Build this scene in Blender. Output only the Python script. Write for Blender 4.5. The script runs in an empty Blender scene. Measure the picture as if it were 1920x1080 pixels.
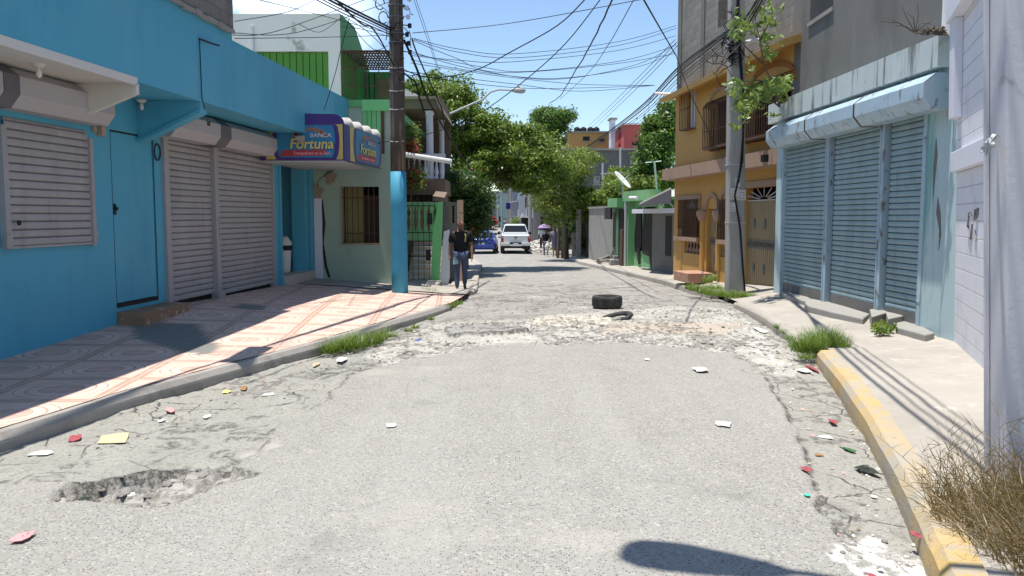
import bpy, bmesh, math, random
import numpy as np
from math import sin, cos, tan, atan, atan2, pi, radians, sqrt
from mathutils import Vector, Matrix
random.seed(7); RNG = np.random.default_rng(7)
S = bpy.context.scene; C = S.collection
# ---------------------------------------------------------------- camera, sky, sun, exposure
F = 1560.0; PITCH = atan(135/1560); H = 1.75
cd = bpy.data.cameras.new('camera'); cam = bpy.data.objects.new('camera', cd); C.objects.link(cam)
cam.location = (0, 0, H); cam.rotation_euler = (pi/2-PITCH, 0, 0)
cd.sensor_width = 36; cd.lens = 36*F/1920; cd.clip_start = .1; cd.clip_end = 2000
S.camera = cam
SX, SY = .155, .02                      # how far a shadow moves (+x, +y) per metre of height
sund = Vector((-SX, -SY, 1)).normalized(); EL = math.asin(sund.z); AZ = atan2(sund.x, sund.y)
w = bpy.data.worlds.new('World'); S.world = w; w.use_nodes = True
wt = w.node_tree; bgn = wt.nodes['Background']
sky = wt.nodes.new('ShaderNodeTexSky'); sky.sky_type = 'NISHITA'; sky.sun_disc = False
sky.sun_elevation = EL; sky.sun_rotation = AZ; sky.air_density = 1.0; sky.dust_density = .15; sky.ozone_density = 3.2
tc = wt.nodes.new('ShaderNodeTexCoord'); nz = wt.nodes.new('ShaderNodeTexNoise'); nz.inputs['Scale'].default_value = 2.6
nz.inputs['Detail'].default_value = 6; nz.inputs['Roughness'].default_value = .6
mp = wt.nodes.new('ShaderNodeMapping'); mp.inputs['Location'].default_value = (3.3, .4, 1.0); mp.inputs['Scale'].default_value = (1, 1, 2.4)
wt.links.new(tc.outputs['Generated'], mp.inputs[0]); wt.links.new(mp.outputs[0], nz.inputs['Vector'])
mr = wt.nodes.new('ShaderNodeMapRange'); mr.inputs[1].default_value = .56; mr.inputs[2].default_value = .74; mr.inputs[4].default_value = .55
wt.links.new(nz.outputs[0], mr.inputs[0])
mx = wt.nodes.new('ShaderNodeMix'); mx.data_type = 'RGBA'; mx.inputs[7].default_value = (11, 12, 13, 1)
d0 = (Vector((460-960, (540-8)*sin(PITCH)+F*cos(PITCH), (540-8)*cos(PITCH)-F*sin(PITCH)))).normalized()
dp = wt.nodes.new('ShaderNodeVectorMath'); dp.operation = 'DOT_PRODUCT'; wt.links.new(tc.outputs['Generated'], dp.inputs[0]); dp.inputs[1].default_value = d0
m2 = wt.nodes.new('ShaderNodeMapRange'); m2.inputs[1].default_value = .988; m2.inputs[2].default_value = .9995; wt.links.new(dp.outputs['Value'], m2.inputs[0])
n3 = wt.nodes.new('ShaderNodeTexNoise'); n3.inputs['Scale'].default_value = 14; n3.inputs['Detail'].default_value = 6; wt.links.new(tc.outputs['Generated'], n3.inputs['Vector'])
m3 = wt.nodes.new('ShaderNodeMapRange'); m3.inputs[1].default_value = .36; m3.inputs[2].default_value = .6; m3.inputs[4].default_value = .9; wt.links.new(n3.outputs[0], m3.inputs[0])
mm = wt.nodes.new('ShaderNodeMath'); mm.operation = 'MULTIPLY_ADD'; wt.links.new(m2.outputs[0], mm.inputs[0]); wt.links.new(m3.outputs[0], mm.inputs[1]); wt.links.new(mr.outputs[0], mm.inputs[2])
wt.links.new(mm.outputs[0], mx.inputs[0]); wt.links.new(sky.outputs[0], mx.inputs[6]); wt.links.new(mx.outputs[2], bgn.inputs[0])
bgn.inputs[1].default_value = .12
sl = bpy.data.lights.new('sun', 'SUN'); sl.energy = 4.6; sl.angle = radians(.55); sl.color = (1, .95, .88)
so = bpy.data.objects.new('sun', sl); C.objects.link(so); so.location = (0, 0, 30)
so.rotation_euler = sund.to_track_quat('Z', 'Y').to_euler()
S.view_settings.view_transform = 'Standard'; S.view_settings.look = 'None'; S.view_settings.exposure = .62; S.view_settings.gamma = 1
S.cycles.max_bounces = 6; S.cycles.diffuse_bounces = 4; S.cycles.transparent_max_bounces = 8
# ---------------------------------------------------------------- geometry helpers
def ray(px, py):
    x = px-960; y = 540-py
    return Vector((x, y*sin(PITCH)+F*cos(PITCH), y*cos(PITCH)-F*sin(PITCH)))
def at(px, py, Y): d = ray(px, py); return Vector((d.x*Y/d.y, Y, H+d.z*Y/d.y))
def gz(px, py, z=0.): d = ray(px, py); t = (z-H)/d.z; return Vector((d.x*t, d.y*t, z))
def lin(c): return tuple((v/12.92 if v <= .04045 else ((v+.055)/1.055)**2.4) for v in (q/255 for q in c))
class Wall:
    """a vertical plane from (x0,y0) to (x1,y1); out='r' faces right of that direction, 'l' left"""
    def __init__(s, x0, y0, x1, y1, out):
        s.o = Vector((x0, y0, 0)); d = Vector((x1-x0, y1-y0, 0)); s.L = d.length; s.d = d.normalized()
        s.n = Vector((s.d.y, -s.d.x, 0)) if out == 'r' else Vector((-s.d.y, s.d.x, 0))
        s.flip = out == 'l'
    def p(s, u, n, z): q = s.o+s.d*u+s.n*n; return Vector((q.x, q.y, z))
    def hit(s, px, py, n=0.):
        d = ray(px, py); c = Vector((0, 0, H)); o = s.o+s.n*n
        t = (o-c).dot(s.n)/d.dot(s.n); q = c+d*t
        return (q-o).dot(s.d), q.z
    def u(s, px, py=405, n=0.): return s.hit(px, py, n)[0]
    def z(s, px, py, n=0.): return s.hit(px, py, n)[1]
class MB:
    def __init__(s): s.v = []; s.f = []; s.mi = []; s.cm = 0
    def add(s, vs, fs):
        b = len(s.v); s.v += [tuple(q) for q in vs]; s.f += [tuple(b+i for i in f) for f in fs]; s.mi += [s.cm]*len(fs); return s
    def hexa(s, p):   # p: 8 points, bottom 4 ccw then top 4
        return s.add(p, [(0,3,2,1),(4,5,6,7),(0,1,5,4),(1,2,6,5),(2,3,7,6),(3,0,4,7)])
    def box(s, x0, x1, y0, y1, z0, z1):
        return s.hexa([(x0,y0,z0),(x1,y0,z0),(x1,y1,z0),(x0,y1,z0),(x0,y0,z1),(x1,y0,z1),(x1,y1,z1),(x0,y1,z1)])
    def wb(s, W, u0, u1, n0, n1, z0, z1):
        if u0 > u1: u0, u1 = u1, u0
        if n0 > n1: n0, n1 = n1, n0
        if z0 > z1: z0, z1 = z1, z0
        q = [W.p(u0,n0,z0),W.p(u1,n0,z0),W.p(u1,n1,z0),W.p(u0,n1,z0),W.p(u0,n0,z1),W.p(u1,n0,z1),W.p(u1,n1,z1),W.p(u0,n1,z1)]
        return s.hexa(q)
    def prism(s, a, b):  # two matching polygons (lists of points)
        n = len(a); fs = [tuple(range(n))[::-1], tuple(range(n, 2*n))]
        for i in range(n): j = (i+1) % n; fs.append((i, j, n+j, n+i))
        return s.add(list(a)+list(b), fs)
    def pz(s, W, poly, n0, n1):  # polygon in (u,z) extruded along the normal
        return s.prism([W.p(u,n0,z) for u,z in poly], [W.p(u,n1,z) for u,z in poly])
    def pn(s, W, poly, u0, u1):  # profile in (n,z) extruded along the wall
        return s.prism([W.p(u0,n,z) for n,z in poly], [W.p(u1,n,z) for n,z in poly])
    def tube(s, pts, r, seg=6, cap=True):
        pts = [Vector(p) for p in pts]; m = len(pts); rr = r if hasattr(r, '__len__') else [r]*m
        b = len(s.v); up = Vector((0, 0, 1)); vs = []
        for i, p in enumerate(pts):
            t = (pts[min(i+1, m-1)]-pts[max(i-1, 0)])
            t = t.normalized() if t.length > 1e-9 else up
            a = t.cross(up) if abs(t.z) < .95 else t.cross(Vector((1, 0, 0)))
            a.normalize(); c = t.cross(a)
            for k in range(seg):
                th = 2*pi*k/seg; vs.append(p+(a*cos(th)+c*sin(th))*rr[i])
        fs = [(i*seg+k, i*seg+(k+1) % seg, (i+1)*seg+(k+1) % seg, (i+1)*seg+k) for i in range(m-1) for k in range(seg)]
        if cap: fs += [tuple(range(seg))[::-1], tuple((m-1)*seg+k for k in range(seg))]
        return s.add(vs, fs)
    def lathe(s, c, prof, seg=12, ax=(0,0,1)):
        c = Vector(c); ax = Vector(ax).normalized(); a = ax.cross(Vector((1,0,0))) if abs(ax.x) < .9 else ax.cross(Vector((0,1,0)))
        a.normalize(); b = ax.cross(a); vs = []
        for r, h in prof:
            for k in range(seg):
                th = 2*pi*k/seg; vs.append(c+ax*h+(a*cos(th)+b*sin(th))*r)
        m = len(prof)
        fs = [(i*seg+k, i*seg+(k+1) % seg, (i+1)*seg+(k+1) % seg, (i+1)*seg+k) for i in range(m-1) for k in range(seg)]
        fs += [tuple(range(seg))[::-1], tuple((m-1)*seg+k for k in range(seg))]
        return s.add(vs, fs)
    def wallh(s, W, u0, u1, z0, z1, n0, n1, holes, top=None):
        """a wall slab with rectangular openings (u0,u1,z0,z1); n1 is the outer face"""
        us = sorted(set([u0, u1]+[h[i] for h in holes for i in (0, 1)])); us = [u for u in us if u0-1e-6 <= u <= u1+1e-6]
        zs = sorted(set([z0, z1]+[h[i] for h in holes for i in (2, 3)])); zs = [z for z in zs if z0-1e-6 <= z <= z1+1e-6]
        def solid(i, j):
            if i < 0 or j < 0 or i >= len(us)-1 or j >= len(zs)-1: return False
            cu = (us[i]+us[i+1])/2; cz = (zs[j]+zs[j+1])/2
            return not any(h[0] < cu < h[1] and h[2] < cz < h[3] for h in holes)
        for i in range(len(us)-1):
            for j in range(len(zs)-1):
                if not solid(i, j): continue
                a, b, c, d = us[i], us[i+1], zs[j], zs[j+1]; P = W.p
                s.add([P(a,n1,c),P(b,n1,c),P(b,n1,d),P(a,n1,d)], [(0,1,2,3)])
                s.add([P(a,n0,c),P(b,n0,c),P(b,n0,d),P(a,n0,d)], [(3,2,1,0)])
                for (ii, jj, q) in ((i-1,j,((a,c),(a,d))),(i+1,j,((b,c),(b,d))),(i,j-1,((a,c),(b,c))),(i,j+1,((a,d),(b,d)))):
                    if not solid(ii, jj):
                        (e, f), (g, h) = q; s.add([P(e,n0,f),P(g,n0,h),P(g,n1,h),P(e,n1,f)], [(0,1,2,3)])
        return s
    def build(s, name, mats, parent=None, smooth=False, bevel=0, sub=0, recalc=True):
        me = bpy.data.meshes.new(name)
        if not isinstance(mats, (list, tuple)): mats = [mats]
        for m in mats: me.materials.append(m)
        vs = np.array(s.v, dtype=float)
        if parent is not None: o3 = np.array(WLOC[parent.name])
        else:
            mn, mxx = vs.min(0), vs.max(0); o3 = np.array([(mn[0]+mxx[0])/2, (mn[1]+mxx[1])/2, mn[2]])
        vs = vs-o3
        me.from_pydata(vs.tolist(), [], s.f); me.update()
        for i, p in enumerate(me.polygons): p.material_index = s.mi[i] if s.mi[i] < len(mats) else 0; p.use_smooth = smooth
        if recalc:
            bm = bmesh.new(); bm.from_mesh(me); bmesh.ops.recalc_face_normals(bm, faces=bm.faces); bm.to_mesh(me); bm.free()
        o = bpy.data.objects.new(name, me); C.objects.link(o)
        if parent is not None: o.parent = parent; WLOC[o.name] = tuple(o3)
        else: o.location = o3; WLOC[o.name] = tuple(o3)
        if bevel:
            b = o.modifiers.new('bevel', 'BEVEL'); b.width = bevel; b.segments = 2; b.limit_method = 'ANGLE'
        if sub:
            b = o.modifiers.new('sub', 'SUBSURF'); b.levels = sub; b.render_levels = sub
        return o
WLOC = {}
def part_empty(name, parent, label=None):
    o = bpy.data.objects.new(name, None); C.objects.link(o); o.parent = parent; WLOC[o.name] = WLOC[parent.name]; return o
def lean(root, k):
    """the whole thing tilts slightly towards the road"""
    for o in [root]+list(root.children_recursive):
        if o.type == 'MESH':
            for v in o.data.vertices: v.co.x -= k*(v.co.z+WLOC[root.name][2])
def thing(name, label, cat, loc, group=None):
    o = bpy.data.objects.new(name, None); C.objects.link(o); o.location = loc; o.empty_display_size = .3
    WLOC[o.name] = tuple(loc); return tag(o, label, cat, group)
def tag(o, label=None, cat=None, group=None, kind=None):
    if label: o['label'] = label
    if cat: o['category'] = cat
    if group: o['group'] = group
    if kind: o['kind'] = kind
    return o
def copy_tree(o, parent=None):
    c = o.copy(); C.objects.link(c)
    if parent is not None: c.parent = parent
    for ch in o.children: copy_tree(ch, c)
    return c
# ---------------------------------------------------------------- materials
def newmat(name):
    m = bpy.data.materials.new(name); m.use_nodes = True; return m, m.node_tree, m.node_tree.nodes['Principled BSDF']
class NT:
    def __init__(s, nt): s.t = nt; s.tc = nt.nodes.new('ShaderNodeTexCoord')
    def n(s, ty, **k):
        q = s.t.nodes.new(ty)
        for a, b in k.items(): setattr(q, a, b)
        return q
    def l(s, a, b): s.t.links.new(a, b)
    def set(s, inp, v):
        if hasattr(v, 'links') or hasattr(v, 'is_linked'): s.l(v, inp)
        else: inp.default_value = v
    def math(s, op, a, b=0., c=None):
        q = s.n('ShaderNodeMath', operation=op); s.set(q.inputs[0], a); s.set(q.inputs[1], b)
        if c is not None: s.set(q.inputs[2], c)
        return q.outputs[0]
    def map(s, scale=(1,1,1), rot=(0,0,0), loc=(0,0,0), src=None):
        q = s.n('ShaderNodeMapping'); q.inputs['Scale'].default_value = scale; q.inputs['Rotation'].default_value = rot; q.inputs['Location'].default_value = loc
        s.l(src or s.tc.outputs['Object'], q.inputs[0]); return q.outputs[0]
    def noise(s, scale, detail=4, rough=.55, vec=None, dist=0):
        q = s.n('ShaderNodeTexNoise'); q.inputs['Scale'].default_value = scale; q.inputs['Detail'].default_value = detail
        q.inputs['Roughness'].default_value = rough; q.inputs['Distortion'].default_value = dist
        s.l(vec or s.tc.outputs['Object'], q.inputs['Vector']); return q.outputs[0]
    def vor(s, scale, vec=None, feature='F1', out='Distance'):
        q = s.n('ShaderNodeTexVoronoi', feature=feature); q.inputs['Scale'].default_value = scale
        s.l(vec or s.tc.outputs['Object'], q.inputs['Vector']); return q.outputs[out]
    def ramp(s, x, lo, hi, a=0., b=1.):
        q = s.n('ShaderNodeMapRange'); s.set(q.inputs[0], x); q.inputs[1].default_value = lo; q.inputs[2].default_value = hi
        q.inputs[3].default_value = a; q.inputs[4].default_value = b; return q.outputs[0]
    def mix(s, f, a, b):
        q = s.n('ShaderNodeMix', data_type='RGBA'); s.set(q.inputs[0], f)
        for i, v in ((6, a), (7, b)):
            if isinstance(v, tuple): q.inputs[i].default_value = (*v[:3], 1)
            else: s.l(v, q.inputs[i])
        return q.outputs[2]
    def attr(s, name): return s.n('ShaderNodeAttribute', attribute_name=name).outputs['Fac']
    def bump(s, h, st, dist, bs):
        q = s.n('ShaderNodeBump'); q.inputs['Strength'].default_value = st; q.inputs['Distance'].default_value = dist
        s.l(h, q.inputs['Height']); s.l(q.outputs[0], bs.inputs['Normal'])
def sc(c, k): return tuple(min(1, v*k) for v in c[:3])
def M(name, col, rough=.75, var=.12, vs=2.5, stains=(), bump=.25, bs=45, bd=.004, metal=0., spec=.3):
    """col linear. stains: list of (colour, (sx,sy,sz), lo, hi, strength)"""
    m, t, b = newmat(name); N = NT(t)
    c = N.mix(N.noise(vs, 5), sc(col, 1-var), sc(col, 1+var))
    f = N.noise(vs*9, 3); c = N.mix(N.ramp(f, .3, .7, 0, var), c, sc(col, .6))
    for i, (sc_, sv, lo, hi, k) in enumerate(stains):
        q = N.noise(1, 6, .62, N.map(sv, loc=(i*3.1, i*1.7, i*2.3)), .3); c = N.mix(N.ramp(q, lo, hi, 0, k), c, sc_)
    N.l(c, b.inputs['Base Color']); b.inputs['Roughness'].default_value = rough; b.inputs['Metallic'].default_value = metal
    b.inputs['Specular IOR Level'].default_value = spec
    if bump: N.bump(N.noise(bs, 4), bump, bd, b)
    return m
STR = (5, 5, .55)   # vertical streaks
dirt = (.10, .085, .07); dark = (.03, .028, .026)
m_blue = M('blue_wall_paint', (.085, .375, .54), .6, .09, .7, [((.05,.25,.38),(1.6,1.6,.45),.50,.75,.45), ((.13,.40,.52),(1.1,1.1,.8),.52,.7,.5), ((.25,.3,.30),(11,11,7),.69,.74,.6), ((.12,.2,.24),(4,4,.9),.64,.75,.35)], .2, 60)
m_blue2 = M('blue_pole_paint', (.055, .30, .46), .6, .15, 3, [((.08,.1,.1),(20,20,6),.64,.7,.6)], .4, 60)
m_white = M('white_soffit_paint', (.62, .60, .56), .7, .06, 2, [((.3,.27,.22),(6,6,6),.62,.8,.4)])
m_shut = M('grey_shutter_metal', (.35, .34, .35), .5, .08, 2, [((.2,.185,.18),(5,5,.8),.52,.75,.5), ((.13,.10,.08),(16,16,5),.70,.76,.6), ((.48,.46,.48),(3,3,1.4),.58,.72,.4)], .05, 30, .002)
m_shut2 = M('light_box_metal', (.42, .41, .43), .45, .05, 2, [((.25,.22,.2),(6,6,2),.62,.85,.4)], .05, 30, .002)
m_strap = M('dark_grey_strap', (.13, .13, .15), .6, .1)
m_black = M('black_iron', (.02, .018, .018), .6, .2)
m_rust = M('rusty_iron', (.11, .065, .045), .8, .3, 8)
m_block = None
m_mint = M('mint_wall_paint', (.36, .46, .37), .8, .08, 1.3, [((.36,.34,.24),(1.3,1.3,1.3),.52,.78,.3), ((.1,.1,.09),(4,4,1),.64,.8,.4)], .3)
m_mintw = M('pale_parapet_paint', (.76, .77, .68), .8, .06, 1.5, [((.16,.16,.13),(2.2,2.2,1.6),.60,.70,.7), ((.25,.25,.22),STR,.6,.8,.4)], .3)
m_green = M('green_paint', (.13, .38, .14), .7, .1, 1.5, [((.05,.2,.07),(3,3,1),.58,.8,.5)])
m_greenb = M('bright_green_paint', (.18, .52, .20), .65, .08, 2, [((.2,.3,.15),(5,5,5),.65,.75,.5)])
m_greens = M('green_shutter_boards', (.10, .29, .05), .7, .12, 2, [((.12,.15,.04),(4,4,.8),.6,.8,.5)])
m_tan = M('tan_concrete', (.33, .26, .18), .85, .12, 3, [(dirt,(4,4,4),.6,.8,.5)])
m_conc = M('grey_concrete', (.30, .29, .265), .9, .14, 3, [((.12,.115,.10),(3,3,1.2),.55,.75,.6), ((.5,.48,.44),(7,7,7),.68,.75,.5)], .5, 35, .006)
m_plaster = M('grey_plaster', (.17, .165, .155), .9, .16, 1.1, [((.09,.087,.08),(1.3,1.3,.5),.5,.75,.6), ((.28,.27,.25),(2,2,.4),.6,.75,.4)], .5, 25, .006)
m_polec = M('concrete_pole', (.34, .33, .31), .85, .1, 3, [((.16,.15,.14),(9,9,1.2),.56,.75,.6), ((.55,.54,.5),(20,20,14),.66,.7,.6)], .4, 40, .004)
m_green2 = M('light_green_paint', (.20, .43, .20), .7, .1, 1.5, [((.12,.28,.12),(3,3,1),.55,.75,.5)])
m_orange = M('orange_wall_paint', (.52, .30, .085), .7, .08, 1.4, [((.35,.17,.04),(2,2,.8),.56,.8,.5)])
m_trim = M('mauve_stone_trim', (.36, .24, .17), .75, .1, 3, [((.2,.14,.1),(4,4,2),.6,.8,.5)])
m_door = M('tan_metal_door', (.30, .23, .13), .5, .1, 2)
m_deco = M('blue_grey_door_ornament', (.13, .16, .17), .6, .2)
m_teal = M('pale_teal_wall_paint', (.42, .54, .56), .8, .08, 1.4,
    [((.13,.33,.30),(1.5,1.5,.22),.54,.62,.85), ((.09,.085,.075),(6,6,.7),.62,.72,.7), ((.38,.28,.17),(2.4,2.4,1.1),.66,.70,.8)], .4)
m_parap = M('streaked_parapet_paint', (.48, .54, .53), .85, .1, 2, [((.10,.11,.10),(6,6,.6),.52,.66,.85), ((.55,.6,.6),(3,3,2),.55,.65,.5), ((.2,.2,.18),(3,3,3),.62,.72,.5)], .4)
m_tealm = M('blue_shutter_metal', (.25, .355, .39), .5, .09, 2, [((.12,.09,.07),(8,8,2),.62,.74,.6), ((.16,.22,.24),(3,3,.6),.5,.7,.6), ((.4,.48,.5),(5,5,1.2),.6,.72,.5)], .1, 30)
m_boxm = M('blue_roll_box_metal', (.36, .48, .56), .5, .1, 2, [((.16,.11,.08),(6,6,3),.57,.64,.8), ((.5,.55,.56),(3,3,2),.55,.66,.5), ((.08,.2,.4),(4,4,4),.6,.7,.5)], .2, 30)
m_whitew = M('white_wall_paint', (.70, .70, .76), .75, .05, 1.5, [((.45,.44,.44),(2,2,2),.62,.72,.5), ((.25,.24,.24),(25,25,3),.72,.76,.6)], .35, 30)
m_blockw0 = 0
m_pill = M('whitewashed_pillar', (.58, .57, .60), .8, .08, 1.6, [((.30,.28,.28),(.8,.8,.8),.56,.59,.75), ((.72,.72,.74),(9,9,14),.70,.74,.6)], .4, 30)
m_wood = M('weathered_wood_pole', (.095, .075, .06), .9, .3, 4, [((.26,.23,.2),(14,14,.7),.52,.66,.7), (dark,(12,12,.5),.55,.7,.8)], .8, 30, .01)
m_bark = M('bark', (.13, .105, .08), .9, .25, 5, [(dark,(8,8,2),.55,.7,.6)], .8, 25, .01)
m_rub = M('tyre_rubber', (.045, .043, .043), .75, .2, 9, [((.16,.15,.13),(5,5,5),.5,.75,.6)], .3)
m_cable = M('cable_rubber', (.012, .011, .014), .6, .1, bump=0)
m_pvc = M('white_pvc', (.72, .72, .70), .4, .05, bump=0)
m_int = M('dark_interior', (.03, .028, .027), .9, .2)
m_glass = M('dark_glass', (.02, .022, .025), .12, .1, bump=0, spec=.5)
m_cur = M('curtain_cloth', (.30, .24, .15), .9, .15, 5, bump=.3, bs=20)
m_zinc = M('zinc_sheet', (.46, .46, .46), .5, .12, 2, [((.2,.1,.06),(4,4,4),.6,.72,.7)])
def mblock(name, col, mortar, rowh=.2, colw=.4, stains=(), bump=.6, mort=.012):
    m, t, b = newmat(name); N = NT(t)
    sp = N.n('ShaderNodeSeparateXYZ'); N.l(N.tc.outputs['Object'], sp.inputs[0])
    along = N.math('ADD', sp.outputs[0], sp.outputs[1]); cb = N.n('ShaderNodeCombineXYZ'); N.l(along, cb.inputs[0]); N.l(sp.outputs[2], cb.inputs[1])
    br = N.n('ShaderNodeTexBrick'); br.offset = .5; br.inputs['Scale'].default_value = 1; br.inputs['Mortar Size'].default_value = mort
    br.inputs['Brick Width'].default_value = colw; br.inputs['Row Height'].default_value = rowh; br.inputs['Mortar Smooth'].default_value = .3
    br.inputs['Color1'].default_value = (*sc(col, 1.12), 1); br.inputs['Color2'].default_value = (*sc(col, .82), 1); br.inputs['Mortar'].default_value = (*mortar, 1)
    N.l(cb.outputs[0], br.inputs['Vector']); c = br.outputs['Color']
    c = N.mix(N.ramp(N.noise(9, 5), .35, .7, 0, .5), c, sc(col, .62))
    for i, (sc_, sv, lo, hi, k) in enumerate(stains):
        q = N.noise(1, 6, .62, N.map(sv, loc=(i*3.1, i*1.7, i*2.3)), .3); c = N.mix(N.ramp(q, lo, hi, 0, k), c, sc_)
    N.l(c, b.inputs['Base Color']); b.inputs['Roughness'].default_value = .9
    h = N.math('ADD', N.math('MULTIPLY', br.outputs['Fac'], -1.0), N.math('MULTIPLY', N.noise(40, 3), .4)); N.bump(h, bump, .012, b); return m
m_block = mblock('grey_block_wall', (.24, .225, .20), (.15, .14, .125), stains=[((.09,.085,.075),(1.2,1.2,.7),.5,.72,.6)])
m_blockw, t, b = newmat('white_block_wall'); N = NT(t)
sp = N.n('ShaderNodeSeparateXYZ'); N.l(N.tc.outputs['Object'], sp.inputs[0])
fz_ = N.math('ABSOLUTE', N.math('SUBTRACT', N.math('FRACT', N.math('ADD', N.math('MULTIPLY', sp.outputs[2], 5.), N.math('MULTIPLY', N.noise(1.3, 2), .04))), .5))
jo = N.ramp(fz_, .022, .05, 1, 0); c = N.mix(N.noise(2, 5), (.66,.66,.71), (.76,.76,.80)); c = N.mix(N.ramp(N.noise(1.6, 6, .6), .55, .62, 0, .35), c, (.52,.52,.57))
c = N.mix(N.ramp(N.noise(1, 6, .7, N.map((22,22,5))), .70, .74, 0, .6), c, (.2,.2,.2)); c = N.mix(N.math('MULTIPLY', jo, .55), c, (.45,.41,.39))
N.l(c, b.inputs['Base Color']); b.inputs['Roughness'].default_value = .8; N.bump(N.math('ADD', N.math('MULTIPLY', jo, -1.), N.math('MULTIPLY', N.noise(30, 4), .25)), .7, .012, b)
# ---------------------------------------------------------------- ground
def interp(x, pts): xs, ys = zip(*pts); return np.interp(x, xs, ys)
BASE = [(-20,0),(12,0),(16,-.03),(19,-.14),(22.4,-.28),(31,-.40),(37,-.46),(51,-.57),(100,-.55),(137,-.45),(200,-.2),(260,0)]
LK = [(-20,-4.9),(-2,-4.6),(3,-4.35),(6.35,-4.0),(7.94,-3.66),(9.5,-3.13),(11.07,-2.58),(12.8,-2.13),(14.9,-1.53),(16.7,-1.1),(19,-.98),(22.4,-.93),(30.8,-1.2),(36.5,-1.3),(45,-2.2),(51,-3.0),(70,-3.4),(250,-6)]
RK = [(-20,-.6),(0,.9),(3.9,2.05),(4.9,2.38),(6.8,2.93),(8.4,3.35),(10.3,3.78),(12.2,4.05),(14.5,4.35),(17,4.5),(20.6,4.85),(25.6,4.75),(32,4.13),(39.6,3.2),(51,2.9),(70,3.0),(250,6)]
def base(y): return interp(y, BASE)
_tab = RNG.random((256, 256))
def vnoise(x, y):
    xi = np.floor(x).astype(int); yi = np.floor(y).astype(int); fx = x-xi; fy = y-yi
    fx = fx*fx*(3-2*fx); fy = fy*fy*(3-2*fy); g = lambda a, b: _tab[a & 255, b & 255]
    return (g(xi,yi)*(1-fx)+g(xi+1,yi)*fx)*(1-fy)+(g(xi,yi+1)*(1-fx)+g(xi+1,yi+1)*fx)*fy
def fbm(x, y, o=4, s=0.):
    r = 0; a = .5; t = 0
    for i in range(o): r = r+a*vnoise(x*2**i+s+17*i, y*2**i+s*1.7+9*i); t += a; a *= .55
    return r/t
def poly(px, z=0.): return [tuple(gz(a, b, z)[:2]) for a, b in px]
def inside(X, Y, P, jit=.0, js=2.):
    if jit: jx = (fbm(X*js, Y*js, 5, 3.)-.5)*2*jit; jy = (fbm(X*js, Y*js, 5, 31.)-.5)*2*jit; X = X+jx; Y = Y+jy
    r = np.zeros(X.shape, bool); n = len(P)
    for i in range(n):
        x0, y0 = P[i]; x1, y1 = P[(i+1) % n]
        if y0 == y1: continue
        c = ((y0 > Y) != (y1 > Y)) & (X < (x1-x0)*(Y-y0)/(y1-y0)+x0); r ^= c
    return r.astype(float)
asph_P = poly([(-900,1250),(-700,950),(0,895),(230,890),(440,872),(515,800),(600,748),(650,700),(760,672),(850,655),(905,640),(1150,634),(1300,642),(1400,656),(1440,700),(1500,800),(1510,860),(1545,940),(1595,1040),(1625,1250)])
rub_P = poly([(730,680),(850,658),(905,644),(1150,638),(1300,646),(1400,662),(1440,690),(1500,690),(1470,635),(1375,578),(1330,568),(1250,567),(1165,577),(1050,583),(1000,590),(930,596),(800,600),(740,630),(680,655)])
sand_P = poly([(990,600),(1020,588),(1110,585),(1180,592),(1100,606)])
red_P = poly([(1110,612),(1130,598),(1240,596),(1400,600),(1330,620)])
slab_P = poly([(830,614),(860,606),(960,603),(988,616),(950,623),(840,628)])
pot_P = poly([(85,928),(140,898),(250,872),(330,866),(440,870),(478,888),(400,905),(350,925),(290,948),(220,938),(170,930)])
pot2_P = poly([(880,560),(935,541),(1010,540),(1090,551),(1035,556),(960,557)])
pot3_P = poly([(420,835),(520,815),(535,828),(470,845)])
dirt_P = poly([(1540,1080),(1600,880),(1620,820),(1560,700),(1500,660),(1560,660),(1760,1000),(1800,1200),(1560,1200)])
wht_P = poly([(1560,1000),(1640,980),(1740,1040),(1700,1090),(1600,1060)])
wht2_P = poly([(1365,575),(1440,620),(1490,680),(1440,650),(1400,600)])
def fields(X, Y):
    a = inside(X, Y, asph_P, .09, 3.); rub = (inside(X, Y, rub_P, .30, 1.6)+inside(X, Y, rub_P, .55, 3.)+inside(X, Y, rub_P, .7, 1.))/3; slab = inside(X, Y, slab_P, .07, 4.)
    sand = np.clip(inside(X, Y, sand_P, .2, 2.)+.8*inside(X, Y, red_P, .4, 1.5)*0, 0, 1); redd = inside(X, Y, red_P, .35, 1.5)
    pot = np.clip(inside(X, Y, pot_P, .07, 5.), 0, 1); pot2 = inside(X, Y, pot2_P, .35, 1.2); pot3 = inside(X, Y, pot3_P, .08, 6.)
    wht = np.clip(inside(X, Y, wht_P, .15, 4.)+inside(X, Y, wht2_P, .4, 2.), 0, 1)
    far = np.clip((Y-14.2)/1.5, 0, 1)
    rub = rub*(1-slab)
    return a*(1-rub*.9), rub, slab, sand, redd, pot, pot2, pot3, wht, far
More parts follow.
